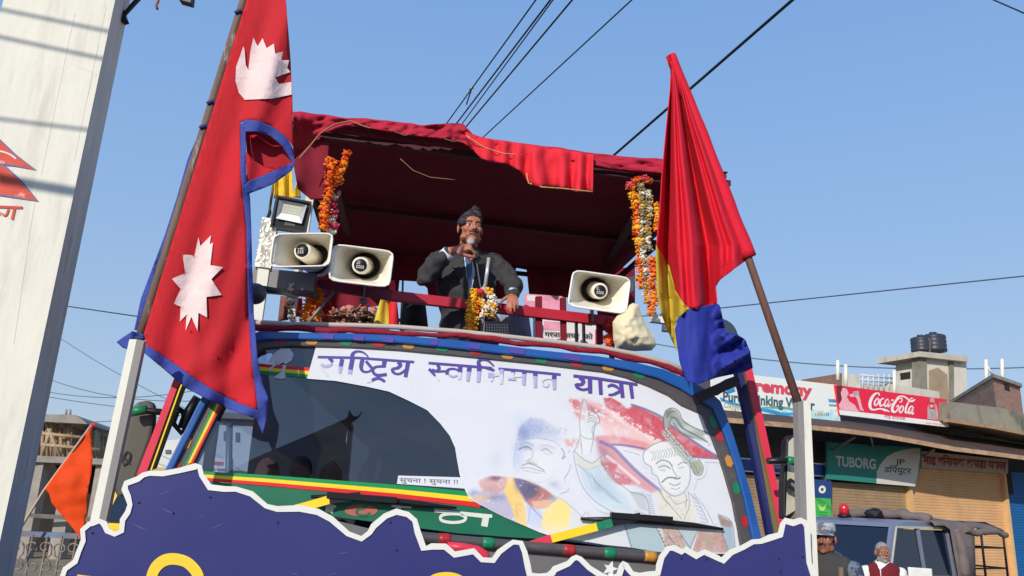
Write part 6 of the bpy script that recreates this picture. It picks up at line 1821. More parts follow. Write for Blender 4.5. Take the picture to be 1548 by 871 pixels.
for k in range(-4, 4):
    cx = 17 + 42 * k
    dy = .044 * cx
    for s in (-1, 1):
        m.tube(scroll(cx + s * 9, 826 + dy, 10.5, s, -1), .0065, 6)
        m.tube(scroll(cx + s * 9, 853 + dy, 8.5, s, 1), .0065, 6)
        m.tube([gx(cx + s * 19.3, 824 + dy), gx(cx + s * 18, 836 + dy), gx(cx + s * 12, 842 + dy), gx(cx + s * 16, 848 + dy), gx(cx + s * 17.3, 855 + dy)], .0065, 6)
    m.tube([gx(cx + 21, 866 + dy), gx(cx + 12, 884 + dy), gx(cx, 894 + dy), gx(cx - 12, 884 + dy), gx(cx - 21, 866 + dy)], .0065, 6)
m.build('scroll_work', IRON, root)
m = MB(); m.prism([GF.hit(-220, 1090), GF.hit(145, 1100), GF.hit(145, 1112), GF.hit(-220, 1102)], -GF.n * .05, 0); m.build('bottom_rail', IRON, root)
OF = Fr(PY(100, 740, 6.15), Vector((1, .06, 0)), Vector((.06, -1, 0)))
root = thing('orange_flag', 'plain orange triangular flag on a thin stick tied to the iron grille', 'flag', OF.hit(11, 830))
m = MB(); m.tube([OF.hit(8, 836), OF.hit(66, 742), OF.hit(140, 640)], [.011, .009, .008], 8); m.build('stick', mat('pale_bamboo', (186, 168, 150), .7, var=.15), root)
m = MB()
m.flat([(140, 643), (137, 660), (140, 690), (138, 716), (133, 740), (131, 770), (128, 795), (122, 814), (108, 796), (90, 775), (78, 760), (75, 748), (68, 739), (86, 714), (110, 682)], lambda x, y: OF.hit(x, y, .02 + .018 * math.sin((x - .3 * y) / 21 + 2) + .014 * math.sin((y + .4 * x) / 17) + .02 * noise.noise(Vector((x / 20, y / 20, 0)))), 0, 5)
m.build('cloth', mat('saffron_cloth', (246, 84, 20), .8, var=.06, vs=9, bump=.3, bs=14, trans=.3), root, solid=.003)
m = MB(); m.flat([(137, 640), (146, 640), (143, 645), (138, 645)], on(OF, .02), 0, 3); m.build('tip_ribbon', mat('tip_red', (200, 40, 30), .8), root, solid=.003)

# ------------------------------------------------------------------ building under construction on the left
CONC = mat('grey_concrete', (150, 142, 134), .9, var=.15, vs=3, bump=.3, bs=9, stain=((96, 88, 80), 2.5, (1, 1, .5), .55, .2, .5))
BAMB = mat('bamboo', (168, 144, 116), .75, var=.3, vs=6)
SHOPD = mat('dark_shop_wall', (46, 41, 40), .9, var=.2, vs=2)
LBF = Fr(PY(110, 700, 21), Vector((1, .25, 0)), Vector((.25, -1, 0)))
root = thing('unfinished_building', 'unfinished concrete building with bamboo props between two slabs behind the pillar', 'building', Vector((LBF.o.x, LBF.o.y + 2, 0)))
def quadbox(m, fr, pts, off, depth, mi=0):
    m.prism([fr.hit(x, y, off) for x, y in pts], -fr.n * depth, mi)
m = MB(); quadbox(m, LBF, [(40, 626), (112, 627), (124, 634), (132, 641), (40, 636)], .4, 7); quadbox(m, LBF, [(40, 688), (165, 694), (165, 703), (40, 698)], .4, 7)
m.build('slab', CONC, root)
m = MB(); random.seed(3)
for k in range(26):
    x = 56 + 4.1 * k; dx = random.uniform(-6, 6)
    b = random.uniform(0, 2.5)
    f_ = LBF.back(b); y1 = 690 + .04 * (x - 40)
    m.tube([f_.hit(x, y1), f_.hit(x + dx, 636 + max(0, (x - 118) * .6))], .05, 6)
for x0, y0, x1, y1 in ((62, 692, 80, 640), (70, 640, 92, 692), (60, 655, 130, 662), (62, 672, 150, 680)): m.tube([LBF.hit(x0, y0, .1), LBF.hit(x1, y1, .1)], .045, 6)
m.build('bamboo_props', BAMB, root)
m = MB(); quadbox(m, LBF.back(6), [(30, 640), (180, 660), (180, 700), (30, 696)], 0, .3)
m.build('rear_wall', mat('shaded_brick', (120, 92, 78), .9, var=.2, vs=3), root)
m = MB()
for x in (62, 112, 160): 
    m = MB(); p = LBF.hit(x, 700, .1); m.box(Vector((p.x, p.y, p.z / 2)), Vector((.16, 0, 0)), Vector((0, .16, 0)), Z * p.z / 2); m.build('column', CONC, root)
m = MB()
for x in (100, 106): m.tube([LBF.hit(x, 628), LBF.hit(x, 619)], .03, 6)
m.build('starter_bars', CONC, root)
m = MB(); p = LBF.back(2.0); quadbox(m, p, [(30, 699), (190, 706), (190, 1000), (30, 1000)], 0, .2); m.build('ground_floor_wall', SHOPD, root)
m = MB(); m.add([LBF.hit(44, 776, .6), LBF.hit(185, 784, .6), LBF.hit(185, 792, .6), LBF.hit(44, 782, .6)], [(0, 1, 2, 3)]); m.build('shop_counter', mat('dull_counter', (110, 104, 100), .8, var=.2), root, solid=.05)
# white building and vehicles seen past the cab
WB = Fr(PY(300, 680, 34), Vector((1, .1, 0)), Vector((.1, -1, 0)))
root = thing('white_building', 'pale white low building far behind, seen through the side of the windshield', 'building', Vector((WB.o.x, WB.o.y, 0)))
m = MB(); quadbox(m, WB, [(238, 668), (300, 660), (312, 630), (400, 634), (400, 900), (238, 900)], 0, 5); m.build('wall', mat('pale_wall', (204, 204, 202), .85, var=.08, vs=1), root)
m = MB(); 
for x, y, w, h in ((322, 650, 6, 14), (338, 652, 6, 14), (356, 654, 6, 14), (250, 680, 8, 6), (266, 680, 8, 6)):
    m = MB(); quadbox(m, WB, [(x, y), (x + w, y), (x + w, y + h), (x, y + h)], .05, .1); m.build('window', mat('far_window', (90, 96, 104), .3), root)
m = MB(); quadbox(m, WB, [(310, 622), (402, 627), (402, 635), (310, 631)], .5, 6); m.build('roof_slab', CONC, root)
NB = Fr(PY(330, 705, 12), Vector((1, .1, 0)), Vector((.1, -1, 0)))
root = thing('shop_banner', 'white shop banner with red and blue script, seen through the left end of the windshield', 'sign', NB.hit(330, 718))
m = MB(); quadbox(m, NB, [(306, 692), (352, 694), (352, 760), (306, 757)], 0, .03); m.build('panel', POSTW, root)
m = MB(); text_flat(m, 'मोबाइल', (314, 703), (338, 704), 6, on(NB, .01), 0, .02); m.build('heading', mat('sign_red', (206, 50, 60), .6), root, recalc=False)
m = MB(); text_flat(m, 'गहना पसल', (312, 712), (341, 713.5), 5, on(NB, .01), 0, .01); m.build('lettering', mat('sign_ink', (70, 74, 120), .6), root, recalc=False)
m = MB(); m.tube([NB.hit(347, 640, .1), NB.hit(344, 800, .1)], .05, 8); p = NB.hit(344, 800, .1); m.tube([p, Vector((p.x, p.y, 0))], .05, 8)
tag(m.build('steel_pole', GREYM), 'thin grey pole seen through the left side of the cab', 'pole')
# parked yellow van
VB = Fr(PY(240, 715, 11), Vector((1, .05, 0)), Vector((.05, -1, 0)))
c = VB.hit(232, 712); cz = 0
root = thing('yellow_van', 'yellow van parked behind the truck, seen between the left poles', 'van', Vector((c.x, c.y + 1, 0)))
m = MB()
w_ = 0.85
pr = [(-.0, .35), (0, 1.15), (.35, 1.25), (.75, 2.02), (1.2, 2.12), (3.6, 2.10), (3.7, 1.9), (3.7, .35)]
for sx in (-1, 1): pass
m.prism([Vector((c.x - w_, c.y + y, z)) for y, z in pr], Vector((2 * w_, 0, 0)), 0); m.build('body', mat('van_yellow', (232, 190, 50), .35, var=.05), root, bevel=.06)
m = MB(); m.add([Vector((c.x - .72, c.y + .40, 1.32)), Vector((c.x + .72, c.y + .40, 1.32)), Vector((c.x + .66, c.y + .72, 1.92)), Vector((c.x - .66, c.y + .72, 1.92))], [(0, 1, 2, 3)]); 
m.v = [v + Vector((0, -.04, .03)) for v in m.v]; m.build('windscreen', mat('dark_auto_glass', (30, 38, 52), .1, spec=.8), root)
for sx in (-1, 1):
    for yy in (.7, 3.0):
        m = MB(); m.lathe(Vector((c.x + sx * .78 - .09, c.y + yy, .33)), Vector((1, 0, 0)), [(0, .2), (0, .31), (.03, .33), (.15, .33), (.18, .31), (.18, .2)], 20); m.build('wheel', RUBBER, root)
    m = MB(); m.ball(Vector((c.x + sx * .6, c.y - .01, .85)), Vector((.11, .03, .09)), 0, 2); m.build('headlight', mat('lamp_glass', (220, 220, 214), .15), root)

# ------------------------------------------------------------------ shop row on the right
PH = rad(23)
SU = Vector((math.cos(PH), math.sin(PH), 0)); SN = Vector((math.sin(PH), -math.cos(PH), 0))
SF = Fr(PY(1350, 700, 20), SU, SN)
bz = SF.hit(1350, 800)
shop = thing('shop_building', 'long concrete shop building with shutters, a tin awning and mossy roof edge', 'building', Vector((bz.x, bz.y, 0)))
MOSS = mat('mossy_concrete', (138, 132, 118), .95, var=.2, vs=1.2, bump=.3, bs=6, stain=((70, 74, 58), 1.6, (1, 1, .6), .48, .16, .75))
OLDW = mat('old_white_wall', (206, 200, 186), .9, var=.08, vs=1, stain=((132, 126, 108), 1.6, (1.5, 1.5, .3), .52, .2, .6))
DKWALL = mat('upper_dark_wall', (84, 82, 84), .9, var=.15, vs=.8)
def sq(m, pts, off, depth, mi=0): quadbox(m, SF, pts, off, depth, mi)
m = MB(); sq(m, [(1040, 640), (1275, 648), (1430, 660), (1600, 690), (1640, 1100), (1040, 1050)], -.35, .3, 0)
sq(m, [(1040, 560), (1275, 590), (1430, 610), (1600, 634), (1600, 700), (1040, 650)], -.30, .3, 0)
m.build('wall', DKWALL, shop)
m = MB(); sq(m, [(1434, 607), (1508, 616), (1548, 625), (1640, 640), (1640, 676), (1548, 656), (1500, 645), (1434, 635)], .9, 1.2); m.build('roof_edge', MOSS, shop)
m = MB(); sq(m, [(1434, 633), (1500, 643), (1640, 672), (1640, 676), (1500, 648), (1434, 638)], 1.05, .15); m.build('edge_moulding', mat('tan_moulding', (160, 130, 100), .9, var=.2), shop)
m = MB()
for x0, x1, y in ((1386, 1503, 663), (1517, 1600, 679)): sq(m, [(x0, y - 3), (x1, y + .095 * (x1 - x0) - 1), (x1, y + .095 * (x1 - x0) + 6), (x0, y + 3)], .25, .1)
m.build('coloured_band', OLDW, shop)  # pale strips: sunlight on the wall behind the awning, put into the colour
# awning: thin tin sheet sloping out over the pavement
lip = [(1085, 634), (1190, 643), (1273, 651), (1328, 658), (1390, 669), (1443, 679), (1500, 686), (1560, 694), (1640, 706)]
m = MB(); front = [SF.hit(x, y, 1.5) for x, y in lip]; rear = [SF.hit(x, y - 4, -.1) + Z * .28 for x, y in lip]
m.loft([front, rear], 0, False, closed=False); m.build('awning', mat('rusty_tin', (84, 68, 60), .7, .1, var=.25, vs=2, stain=((96, 70, 58), 2, (1, 1, 1), .5, .15, .6)), shop, solid=.02)
m = MB()
for a, b_ in zip(front[:-1], front[1:]): m.beam(a, b_, .03, .10)
m.build('awning_edge', mat('tan_tin', (176, 142, 112), .7, var=.3, vs=4), shop)
m = MB()
for x, y, x1, y1 in ((1253, 684, 1292, 661), (1320, 678, 1317, 660), (1396, 690, 1412, 680)): m = MB(); m.beam(SF.hit(x, y, .05), SF.hit(x1, y1, 1.3), .04, .04); m.build('awning_strut', GREYM, shop)
# shutters with real ribs
def shutter(x0, x1, ytl, ytr, zb, matl, name, off=-.02):
    fr = SF
    A = fr.hit(x0, ytl, off); Bq = fr.hit(x1, ytr, off)
    n = int((A.z - zb) / .07)
    m = MB(); rings = []
    for i in range(n):
        z = A.z - i * .07
        for dz, o in ((0, 0), (-.015, .009), (-.052, .009), (-.0699, 0)):
            zz = z + dz
            rings.append([Vector((A.x, A.y, zz)) + SN * o, Vector((Bq.x, Bq.y, zz + (Bq.z - A.z) * 0)) + SN * o])
    m.loft(rings, 0, False, closed=False)
    return m.build(name, matl, shop)
SH1 = mat('tan_shutter', (160, 134, 104), .6, .1, var=.14, vs=3, stain=((112, 88, 68), 1.6, (1, 1, .25), .52, .2, .6)); SH2 = mat('orange_tan_shutter', (206, 162, 116), .65, .05, var=.1, vs=2, stain=((140, 110, 84), 1.6, (1, 1, .25), .52, .2, .55)); SH3 = mat('blue_shutter', (22, 92, 150), .5, .05, var=.08, vs=2)
shutter(1252, 1367, 728, 738, .1, SH1, 'shutter'); shutter(1374, 1510, 702, 714, .1, SH2, 'shutter'); shutter(1516, 1640, 712, 722, .1, SH3, 'shutter'); shutter(1100, 1222, 716, 724, .1, SH1, 'shutter')
m = MB()
for x, w in ((1370, 6), (1513, 5), (1247, 7)):
    m = MB(); p = SF.hit(x, 700, .04); m.box(Vector((p.x, p.y, p.z / 2)), SU * (w * .0085), SN * .08, Z * p.z / 2); m.build('shutter_post', mat('light_tan_frame', (206, 168, 120), .6), shop)
m = MB(); p = SF.hit(1521, 712, .06); m.box(p - Z * .25, SU * .12, SN * .05, Z * .35); m.build('switch_box', SHOPD, shop)
# signs
def sign(quad, off, name, label, cols, build, th=.06):
    root = thing(name, label, 'sign', SF.hit(*quad[0], off))
    m = MB(); sq(m, quad, off, th); m.build('panel', cols, root)
    build(root, lambda k: on(SF, off + .004 + .002 * k))
    return root
SGW = mat('sign_white', (228, 230, 224), .5, var=.03, vs=2); SGR = mat('sign_crimson', (226, 34, 66), .45, var=.04, vs=2); SGT = mat('sign_teal', (40, 128, 116), .5, var=.05)
PKR = mat('letter_red', (216, 74, 92), .5); TEALL = mat('letter_teal', (62, 96, 104), .5); SBLU = mat('sign_sky_blue', (56, 150, 200), .5, var=.25, vs=4); SPAL = mat('sign_pale_blue', (176, 214, 222), .5, var=.15, vs=5, stain=((230, 234, 232), 8, (1, 1, 1), .5, .1, .8)); SOLV = mat('letter_olive', (170, 164, 96), .5); SDK = mat('letter_dark', (66, 62, 66), .5); SGRN = mat('sign_sea_green', (96, 170, 150), .5)
def b1_(root, L):
    m = MB()
    f0_ = L(0)
    m.flat([(1126, 622), (1150, 614), (1180, 616), (1205, 620), (1232, 620), (1260, 624), (1270, 646), (1190, 641), (1126, 637)], f0_, 1)
    f1_ = L(1)
    m.ribbon([(1148, 619), (1165, 622), (1182, 626), (1200, 626), (1215, 624)], [3, 6, 5, 5, 2], f1_, 0); m.ribbon([(1150, 617), (1180, 616), (1200, 619), (1220, 618)], [1, 4, 3, 1], L(2), 3)
    m.flat([(1252, 603), (1265, 604), (1266, 609), (1253, 608)], f1_, 0); m.flat([(1253, 611), (1266, 612), (1266.5, 615), (1253.5, 614)], f1_, 3); m.flat([(1254, 618), (1268, 619), (1271, 646), (1258, 645)], L(1.5), 1)
    for k in range(7): m.flat([(1232 + 3.2 * k, 624.5), (1234 + 3.2 * k, 624.7), (1234.2 + 3.2 * k, 629), (1232.2 + 3.2 * k, 628.8)], f1_, 2 if k < 5 else 0)
    m.flat([(1096, 583), (1108, 578), (1112, 592), (1100, 596)], f1_, 0); m.flat([(1088, 600), (1096, 604), (1108, 608), (1124, 612), (1124, 615), (1106, 612), (1090, 606)], f1_, 0)
    for k in range(14): 
        x = 1128 + 10 * k; m.flat([(x, 632 + .06 * (x - 1128)), (x + 4, 630 + .06 * (x - 1128)), (x + 7, 636 + .06 * (x - 1128)), (x + 2, 638 + .06 * (x - 1128))], L(1.6), 0)
    m.build('water_picture', [SBLU, SPAL, SOLV, SGRN], root, recalc=False)
    m = MB(); text_flat(m, 'Ceremony', (1109, 587.5), (1228, 599.5), 17.5, L(3), 0, .045); m.build('heading', PKR, root, recalc=False)
    m = MB(); text_flat(m, 'Pure Drinking Water', (1093, 606), (1232, 620), 14.5, L(3), 0, .03); m.build('lettering', TEALL, root, recalc=False)
    m = MB(); text_flat(m, 'Parented', (1086, 627.5), (1125, 631.5), 8, L(3), 0, .02); m.build('small_lettering', SDK, root, recalc=False)
    m = MB(); text_flat(m, 'Oxygen', (1094, 616), (1122, 620), 8, L(2.5), 0, .0, shear=.2); m.build('green_lettering', SOLV, root, recalc=False)
sign([(1076, 560), (1138, 567), (1265, 582), (1271.5, 647), (1180, 641), (1078, 631)], .55, 'water_sign', 'white drinking water sign board with red heading behind the right poles', SGW, b1_)
def b2_(root, L):
    m = MB(); m.flat([(1268, 619.5), (1433, 638.5), (1434, 646), (1270, 627)], L(0), 0); m.build('white_strip', SGW, root, recalc=False)
    ox, oy, k = 1300, 580, 14.52
    n_ = [1.0]
    m = MB()
    def C(pts, w):
        n_[0] += .05
        m.ribbon([(ox + x / k, oy + y / k) for x, y in pts], [q / k for q in w] if isinstance(w, list) else w / k, L(n_[0]), 0, 4)
    C([(415, 265), (420, 225), (385, 208), (325, 232), (262, 310), (222, 420), (222, 510), (260, 565), (330, 572), (410, 556), (480, 556), (540, 580), (590, 590), (655, 622)], [30, 26, 26, 44, 62, 66, 62, 46, 34, 30, 34, 54, 40, 10])
    C([(385, 325), (335, 380), (318, 450), (345, 480), (390, 440), (415, 370), (400, 325), (375, 330)], [30, 34, 36, 28, 30, 30, 26, 26])
    C([(520, 345), (500, 325), (460, 360), (438, 430), (450, 490), (500, 470), (540, 430)], [26, 28, 34, 40, 36, 26, 20])
    C([(625, 350), (590, 350), (550, 410), (540, 480), (570, 500), (615, 440), (640, 370), (620, 450), (622, 510), (660, 470), (690, 430)], [28, 28, 34, 36, 30, 28, 30, 34, 34, 24, 16])
    C([(690, 362), (738, 366)], 34)
    C([(870, 415), (905, 400), (925, 345), (890, 318), (830, 340), (760, 420), (712, 520), (715, 600), (765, 625), (820, 580), (850, 500), (830, 480), (790, 520)], [22, 24, 24, 26, 40, 58, 64, 60, 40, 30, 26, 22, 14])
    C([(775, 380), (830, 300), (900, 278), (980, 290), (1050, 340), (1100, 385), (1160, 380), (1215, 345)], [18, 30, 32, 34, 34, 34, 44, 12]); C([(1095, 350), (1130, 325), (1165, 325)], [20, 26, 12])
    C([(935, 480), (885, 530), (868, 600), (890, 640), (935, 600), (955, 530), (935, 485)], [28, 32, 34, 28, 30, 30, 24])
    C([(1075, 390), (1040, 450), (1010, 540), (1000, 630), (1030, 640), (1060, 600)], [24, 36, 42, 40, 28, 18])
    C([(1165, 510), (1120, 500), (1080, 560), (1070, 640), (1100, 655), (1140, 590), (1170, 520), (1150, 600), (1150, 670), (1190, 640)], [28, 28, 34, 36, 30, 28, 30, 34, 34, 18])
    m.build('script_lettering', mat('sign_script_white', (232, 226, 224), .5), root, recalc=False)
    m = MB()
    # drinking figure at the left end: pale pink profile with dark hair
    m.flat([(1264, 584), (1272, 583), (1278, 587), (1274, 594), (1270, 612), (1266, 606)], L(1), 1)
    m.flat([(1274, 586), (1280, 588), (1283, 595), (1280, 600), (1284, 607), (1292, 612), (1297, 620), (1300, 623), (1270, 619), (1268, 612), (1273, 604), (1271, 594)], L(1.1), 0)
    m.flat([(1283, 597), (1292, 594), (1297, 594), (1300, 602), (1303, 614), (1306, 622), (1300, 620), (1297, 608), (1294, 600), (1286, 600)], L(1.2), 0); m.flat([(1289, 592), (1298, 591), (1299, 597), (1291, 599)], L(1.3), 2)
    # glass bottle at the right end
    m.flat([(1406, 602), (1412, 602), (1412.5, 608), (1416, 616), (1417.5, 635), (1402, 633.5), (1402, 616), (1406, 608)], L(1), 2); m.flat([(1405, 608), (1412.5, 608.6), (1413, 619), (1404.5, 618)], L(1.1), 3); m.flat([(1406, 612), (1411, 612), (1411, 616), (1406, 616)], L(1.2), 0); m.ribbon([(1415, 612), (1417, 624), (1417, 634)], 1.2, L(1.3), 0)
    m.build('picture', [mat('sign_pink', (232, 172, 180), .5, var=.1, vs=5), mat('sign_hair', (110, 40, 44), .5, var=.2), mat('sign_glass_grey', (168, 160, 160), .5, var=.25, vs=10), mat('sign_red_label', (206, 30, 52), .5)], root, recalc=False)
    m = MB(); text_flat(m, 'माई विनायक', (1337, 631.8), (1369, 636), 5, L(2), 0, .01); m.build('small_lettering', PKR, root, recalc=False)
    m = MB(); text_flat(m, 'enjoy every day', (1400, 640.2), (1426, 643.2), 2.6, L(2), 0, .0); m.build('fine_print', PKR, root, recalc=False)
sign([(1263, 582), (1432, 604), (1433.5, 646), (1270, 627)], .62, 'drink_sign', 'red soft drink sign board with white script lettering on the roof edge', SGR, b2_)
def b3_(root, L):
    m = MB(); m.flat([(1325, 731), (1325.5, 713), (1331, 702), (1340, 691), (1352, 684), (1366, 680), (1380, 678), (1391, 678), (1391, 690), (1389, 705), (1387, 720), (1383, 735.5)], L(0), 0); m.build('white_leaf', mat('sign_grey_white', (206, 202, 196), .5, var=.04), root, recalc=False)
    m = MB(); text_flat(m, 'TUBORG', (1263.5, 703.8), (1324, 709), 14.5, L(1), 0, .03); m.build('lettering', mat('sign_silver', (196, 196, 190), .5), root, recalc=False)
    m = MB(); text_flat(m, 'JP', (1353.5, 702), (1367, 703), 8.5, L(1), 0, .01, shear=.12); text_flat(m, 'डिपयुटर', (1336, 713.5), (1377, 716.5), 8.5, L(1), 0, .012, shear=.12); m.build('script', mat('sign_black', (40, 40, 42), .5), root, recalc=False)
sign([(1251, 668), (1320, 673), (1393, 677), (1390, 712), (1383, 736), (1250, 724)], .25, 'beer_sign', 'teal sign board with pale block letters and a white leaf in the awning shade', SGT, b3_)
def b4_(root, L):
    m = MB(); text_flat(m, 'माई विनायक कपडा पसल', (1396, 701), (1521, 710), 12, L(1), 0, .03); m.build('lettering', mat('sign_maroon', (150, 40, 44), .6, var=.2, vs=5), root, recalc=False)
sign([(1393, 682), (1524, 695), (1524, 716), (1393, 707)], .12, 'script_sign', 'beige sign board with maroon script over the orange tan shutter', mat('sign_beige', (176, 160, 146), .7, var=.1), b4_)
def b5_(root, L):
    m = MB(); m.ribbon([(1105, 692), (1248, 702)], 1.6, L(0), 0, 1); m.ribbon([(1105, 711), (1248, 720)], 1.6, L(0), 0, 1); text_flat(m, 'सुन चाँदी', (1150, 706), (1180, 708.5), 7, L(1), 0, .0); m.build('lettering', SGW, root, recalc=False)
sign([(1104, 690), (1249, 701), (1249, 722), (1104, 712)], .1, 'blue_sign', 'blue shop sign strip with white lines behind the right mirror', mat('sign_blue', (38, 76, 150), .5), b5_)
def b6_(root, L):
    m = MB(); m.flat([(1229, 752), (1256, 754), (1257, 790), (1229, 790)], L(0), 0); m.flat(circle_px(1243, 740, 5.5, 6, 14), L(1), 1); m.flat(circle_px(1243, 740, 2.2, 2.4, 10), L(2), 3); m.flat([(1236, 762), (1243, 768), (1250, 761), (1246, 772), (1240, 772)], L(1), 2)
    for k in range(3): m.ribbon([(1238, 774 + 4 * k), (1250, 775 + 4 * k)], 1, L(1.5), 4, 1)
    m.build('print', [mat('poster_green', (70, 186, 84), .5, var=.15, vs=4), SGW, mat('poster_lime', (190, 226, 120), .5), SDK, mat('poster_dark_green', (30, 120, 50), .5)], root, recalc=False)
sign([(1226, 724), (1257, 727), (1257, 792), (1226, 790)], .18, 'green_poster', 'green and blue poster board between the white post and the jeep', mat('poster_blue', (34, 70, 130), .5), b6_)

# rooftop things
tower = thing('roof_tower', 'pale concrete stair tower with a flat slab on the shop roof, carrying water tanks', 'building', SF.back(4).hit(1400, 600))
TFm = SF.back(4.0)
m = MB(); quadbox(m, TFm, [(1396, 539), (1461, 545), (1463, 640), (1397, 640)], 0, 1.12); 
m.build('wall', OLDW, tower)
m = MB(); quadbox(m, TFm, [(1390, 535), (1401, 538), (1403, 640), (1391, 640)], .08, .3); m.build('column', MOSS, tower); m = MB(); quadbox(m, TFm, [(1436, 544), (1442, 545), (1443, 640), (1437, 640)], .06, .3); m.build('column', MOSS, tower)
m = MB(); quadbox(m, TFm, [(1390, 531), (1464, 539), (1464, 547), (1390, 539)], .25, 1.75); m.build('roof_slab', mat('weathered_slab', (186, 178, 162), .9, var=.15, vs=1.5, stain=((110, 104, 92), 2, (1, 1, .6), .5, .2, .6)), tower)
m = MB(); cL_ = TFm.hit(1396, 560); wz = TFm.hit(1396, 560).z; bdir = -SN
m.box(cL_ + bdir * .72 - Z * .32, bdir * .2, SU * .02, Z * .34); m.build('window', SHOPD, tower)
m = MB(); quadbox(m, TFm, [(1405, 560), (1418, 556), (1432, 566), (1435, 605), (1405, 600)], .03, .02); m.build('damp_patch', mat('damp_plaster', (160, 140, 116), .9, var=.2, vs=2), tower)
TANK = mat('black_tank', (50, 54, 66), .45, var=.08)
def tank(cx, y0, y1, w, label):
    fr = SF.back(4.6)
    c = fr.hit(cx, y1); t = fr.hit(cx, y0); r = (fr.hit(cx + w / 2, y1) - c).length; h = t.z - c.z
    root = thing('water_tank', label, 'water tank', c, 'water tanks on the tower')
    m = MB(); m.lathe(c, Z, [(0, r * .98)] + [(h * .9 * k / 12, r * (1.0 if k % 3 else .96)) for k in range(1, 12)] + [(h * .9, r * .96), (h * .97, r * .7), (h, r * .3)], 24); m.build('body', TANK, root)
    m = MB(); m.lathe(c + Z * h * .98, Z, [(0, r * .32), (.08, r * .3), (.09, .02)], 16); m.build('lid', TANK, root)
    m = MB(); m.tube([fr.hit(cx + w * .62, y1 + 1, .3), fr.hit(cx + w * .6, y0 + 4, .3), fr.hit(cx + w * .45, y0 + 2, .3)], .04, 6); m.build('pipe', GREYM, root)
tank(1393, 510, 532, 20, 'left black water tank on the stair tower, partly behind the other tank')
tank(1413, 506, 532, 24, 'right black water tank on the stair tower, in front of the other tank')
root = thing('roof_parapet', 'white parapet wall with rails and slim posts on the shop roof, left of the tower', 'wall', SF.back(1.5).hit(1320, 590))
fp = SF.back(1.5)
m = MB(); quadbox(m, fp, [(1343, 580), (1420, 592), (1420, 612), (1343, 606)], 0, .3); quadbox(m, fp, [(1300, 580), (1343, 584), (1343, 606), (1300, 606)], -.1, .2); m.build('wall_panel', OLDW, root)
m = MB()
for x in range(1304, 1352, 8): m.tube([fp.hit(x, 566), fp.hit(x, 590)], .03, 6)
for y in (567, 574): m.tube([fp.hit(1300, y), fp.hit(1350, y + 5)], .03, 6)
m.build('rail', mat('pale_rail', (196, 200, 204), .5), root)
m = MB()
for x, y0, y1 in ((1266.5, 545, 575), (1278.5, 551, 585), (1352, 560, 600)): m = MB(); m.tube([fp.hit(x, y0, .1), fp.hit(x, y1, .1)], .05, 8); m.build('slim_post', WHITEP, root)
m = MB(); fq = SF.back(2.2); ps = [fq.hit(*p) for p in ((1273, 564), (1300, 567), (1300, 606), (1273, 606))]
m.prism(ps, SN * -1.6, 0, 1)
tag(m.build('brick_shed', [OLDW, mat('dull_brick', (128, 98, 84), .9, var=.2, vs=3)]), 'low shed with a pale front and dull brown side behind the white water sign', 'shed')
BRK = brick_mat('red_brick', (190, 132, 110), (156, 104, 88), (176, 164, 150), 4.5)
root = thing('brick_shed', 'brick roof shed with a small square opening at the right end of the shop roof', 'shed', SF.back(.3).hit(1490, 610))
fq = SF.back(.3)
A1, A2, A3, A4 = [fq.hit(x, y) for x, y in ((1438, 586), (1508, 572), (1508, 616), (1438, 607))]
m = MB(); cr = fq.hit(1508, 616)
w_ = fq.hit(1546, 576).z
# corner toward the street: left face runs back, right face runs along the street
cA = fq.hit(1506, 616, .6); cB = fq.hit(1546, 618, .0); cC = fq.back(3.5).hit(1437, 606)
topz = fq.hit(1506, 573, .6).z
m.add([cA, cB, cC, cC + (cB - cA)] + [Vector((p.x, p.y, topz)) for p in (cA, cB, cC, cC + (cB - cA))], [(0, 1, 5, 4), (2, 0, 4, 6), (1, 3, 7, 5), (3, 2, 6, 7)])
m.v[:4] = [Vector((p.x, p.y, cA.z - .3)) for p in m.v[:4]]
m.build('wall', BRK, root)
m = MB(); cc = sum(m_ for m_ in [cA, cB, cC, cC + (cB - cA)]) / 4 if False else (cA + cB + cC + cC + (cB - cA)) / 4
m.add([Vector((cc.x + (p.x - cc.x) * 1.06, cc.y + (p.y - cc.y) * 1.06, topz + dz)) for dz in (.003, .1) for p in (cA, cB, cC + (cB - cA), cC)], [(0, 1, 2, 3), (4, 5, 6, 7), (0, 1, 5, 4), (1, 2, 6, 5), (2, 3, 7, 6), (3, 0, 4, 7)]); m.build('roof', CONC, root)
m = MB(); q1 = cA.lerp(cB, .38) ; q2 = cA.lerp(cB, .56); zt = fq.hit(1523, 580, .4).z
nn = SN * .02
m.add([Vector((q1.x, q1.y, zt)) + nn, Vector((q2.x, q2.y, zt)) + nn, Vector((q2.x, q2.y, zt - .17)) + nn, Vector((q1.x, q1.y, zt - .17)) + nn], [(0, 1, 2, 3)]); m.build('opening', SHOPD, root)
for i, (x, y0, y1) in enumerate(((1490.5, 544, 575), (1514.7, 543, 574))):
    m = MB(); fz = SF.back(2.0); m.tube([fz.hit(x, y0), fz.hit(x + .5, y1 + 6)], .055, 8)
    if i == 0: m.tube([fz.hit(1492, 553), fz.hit(1500, 566)], .03, 6)
    tag(m.build('roof_pipe', WHITEP), ['white pipe with a small side arm on the brick shed, the left one', 'plain white pipe standing on the brick shed, the right one'][i], 'pipe', 'white pipes on the brick shed')

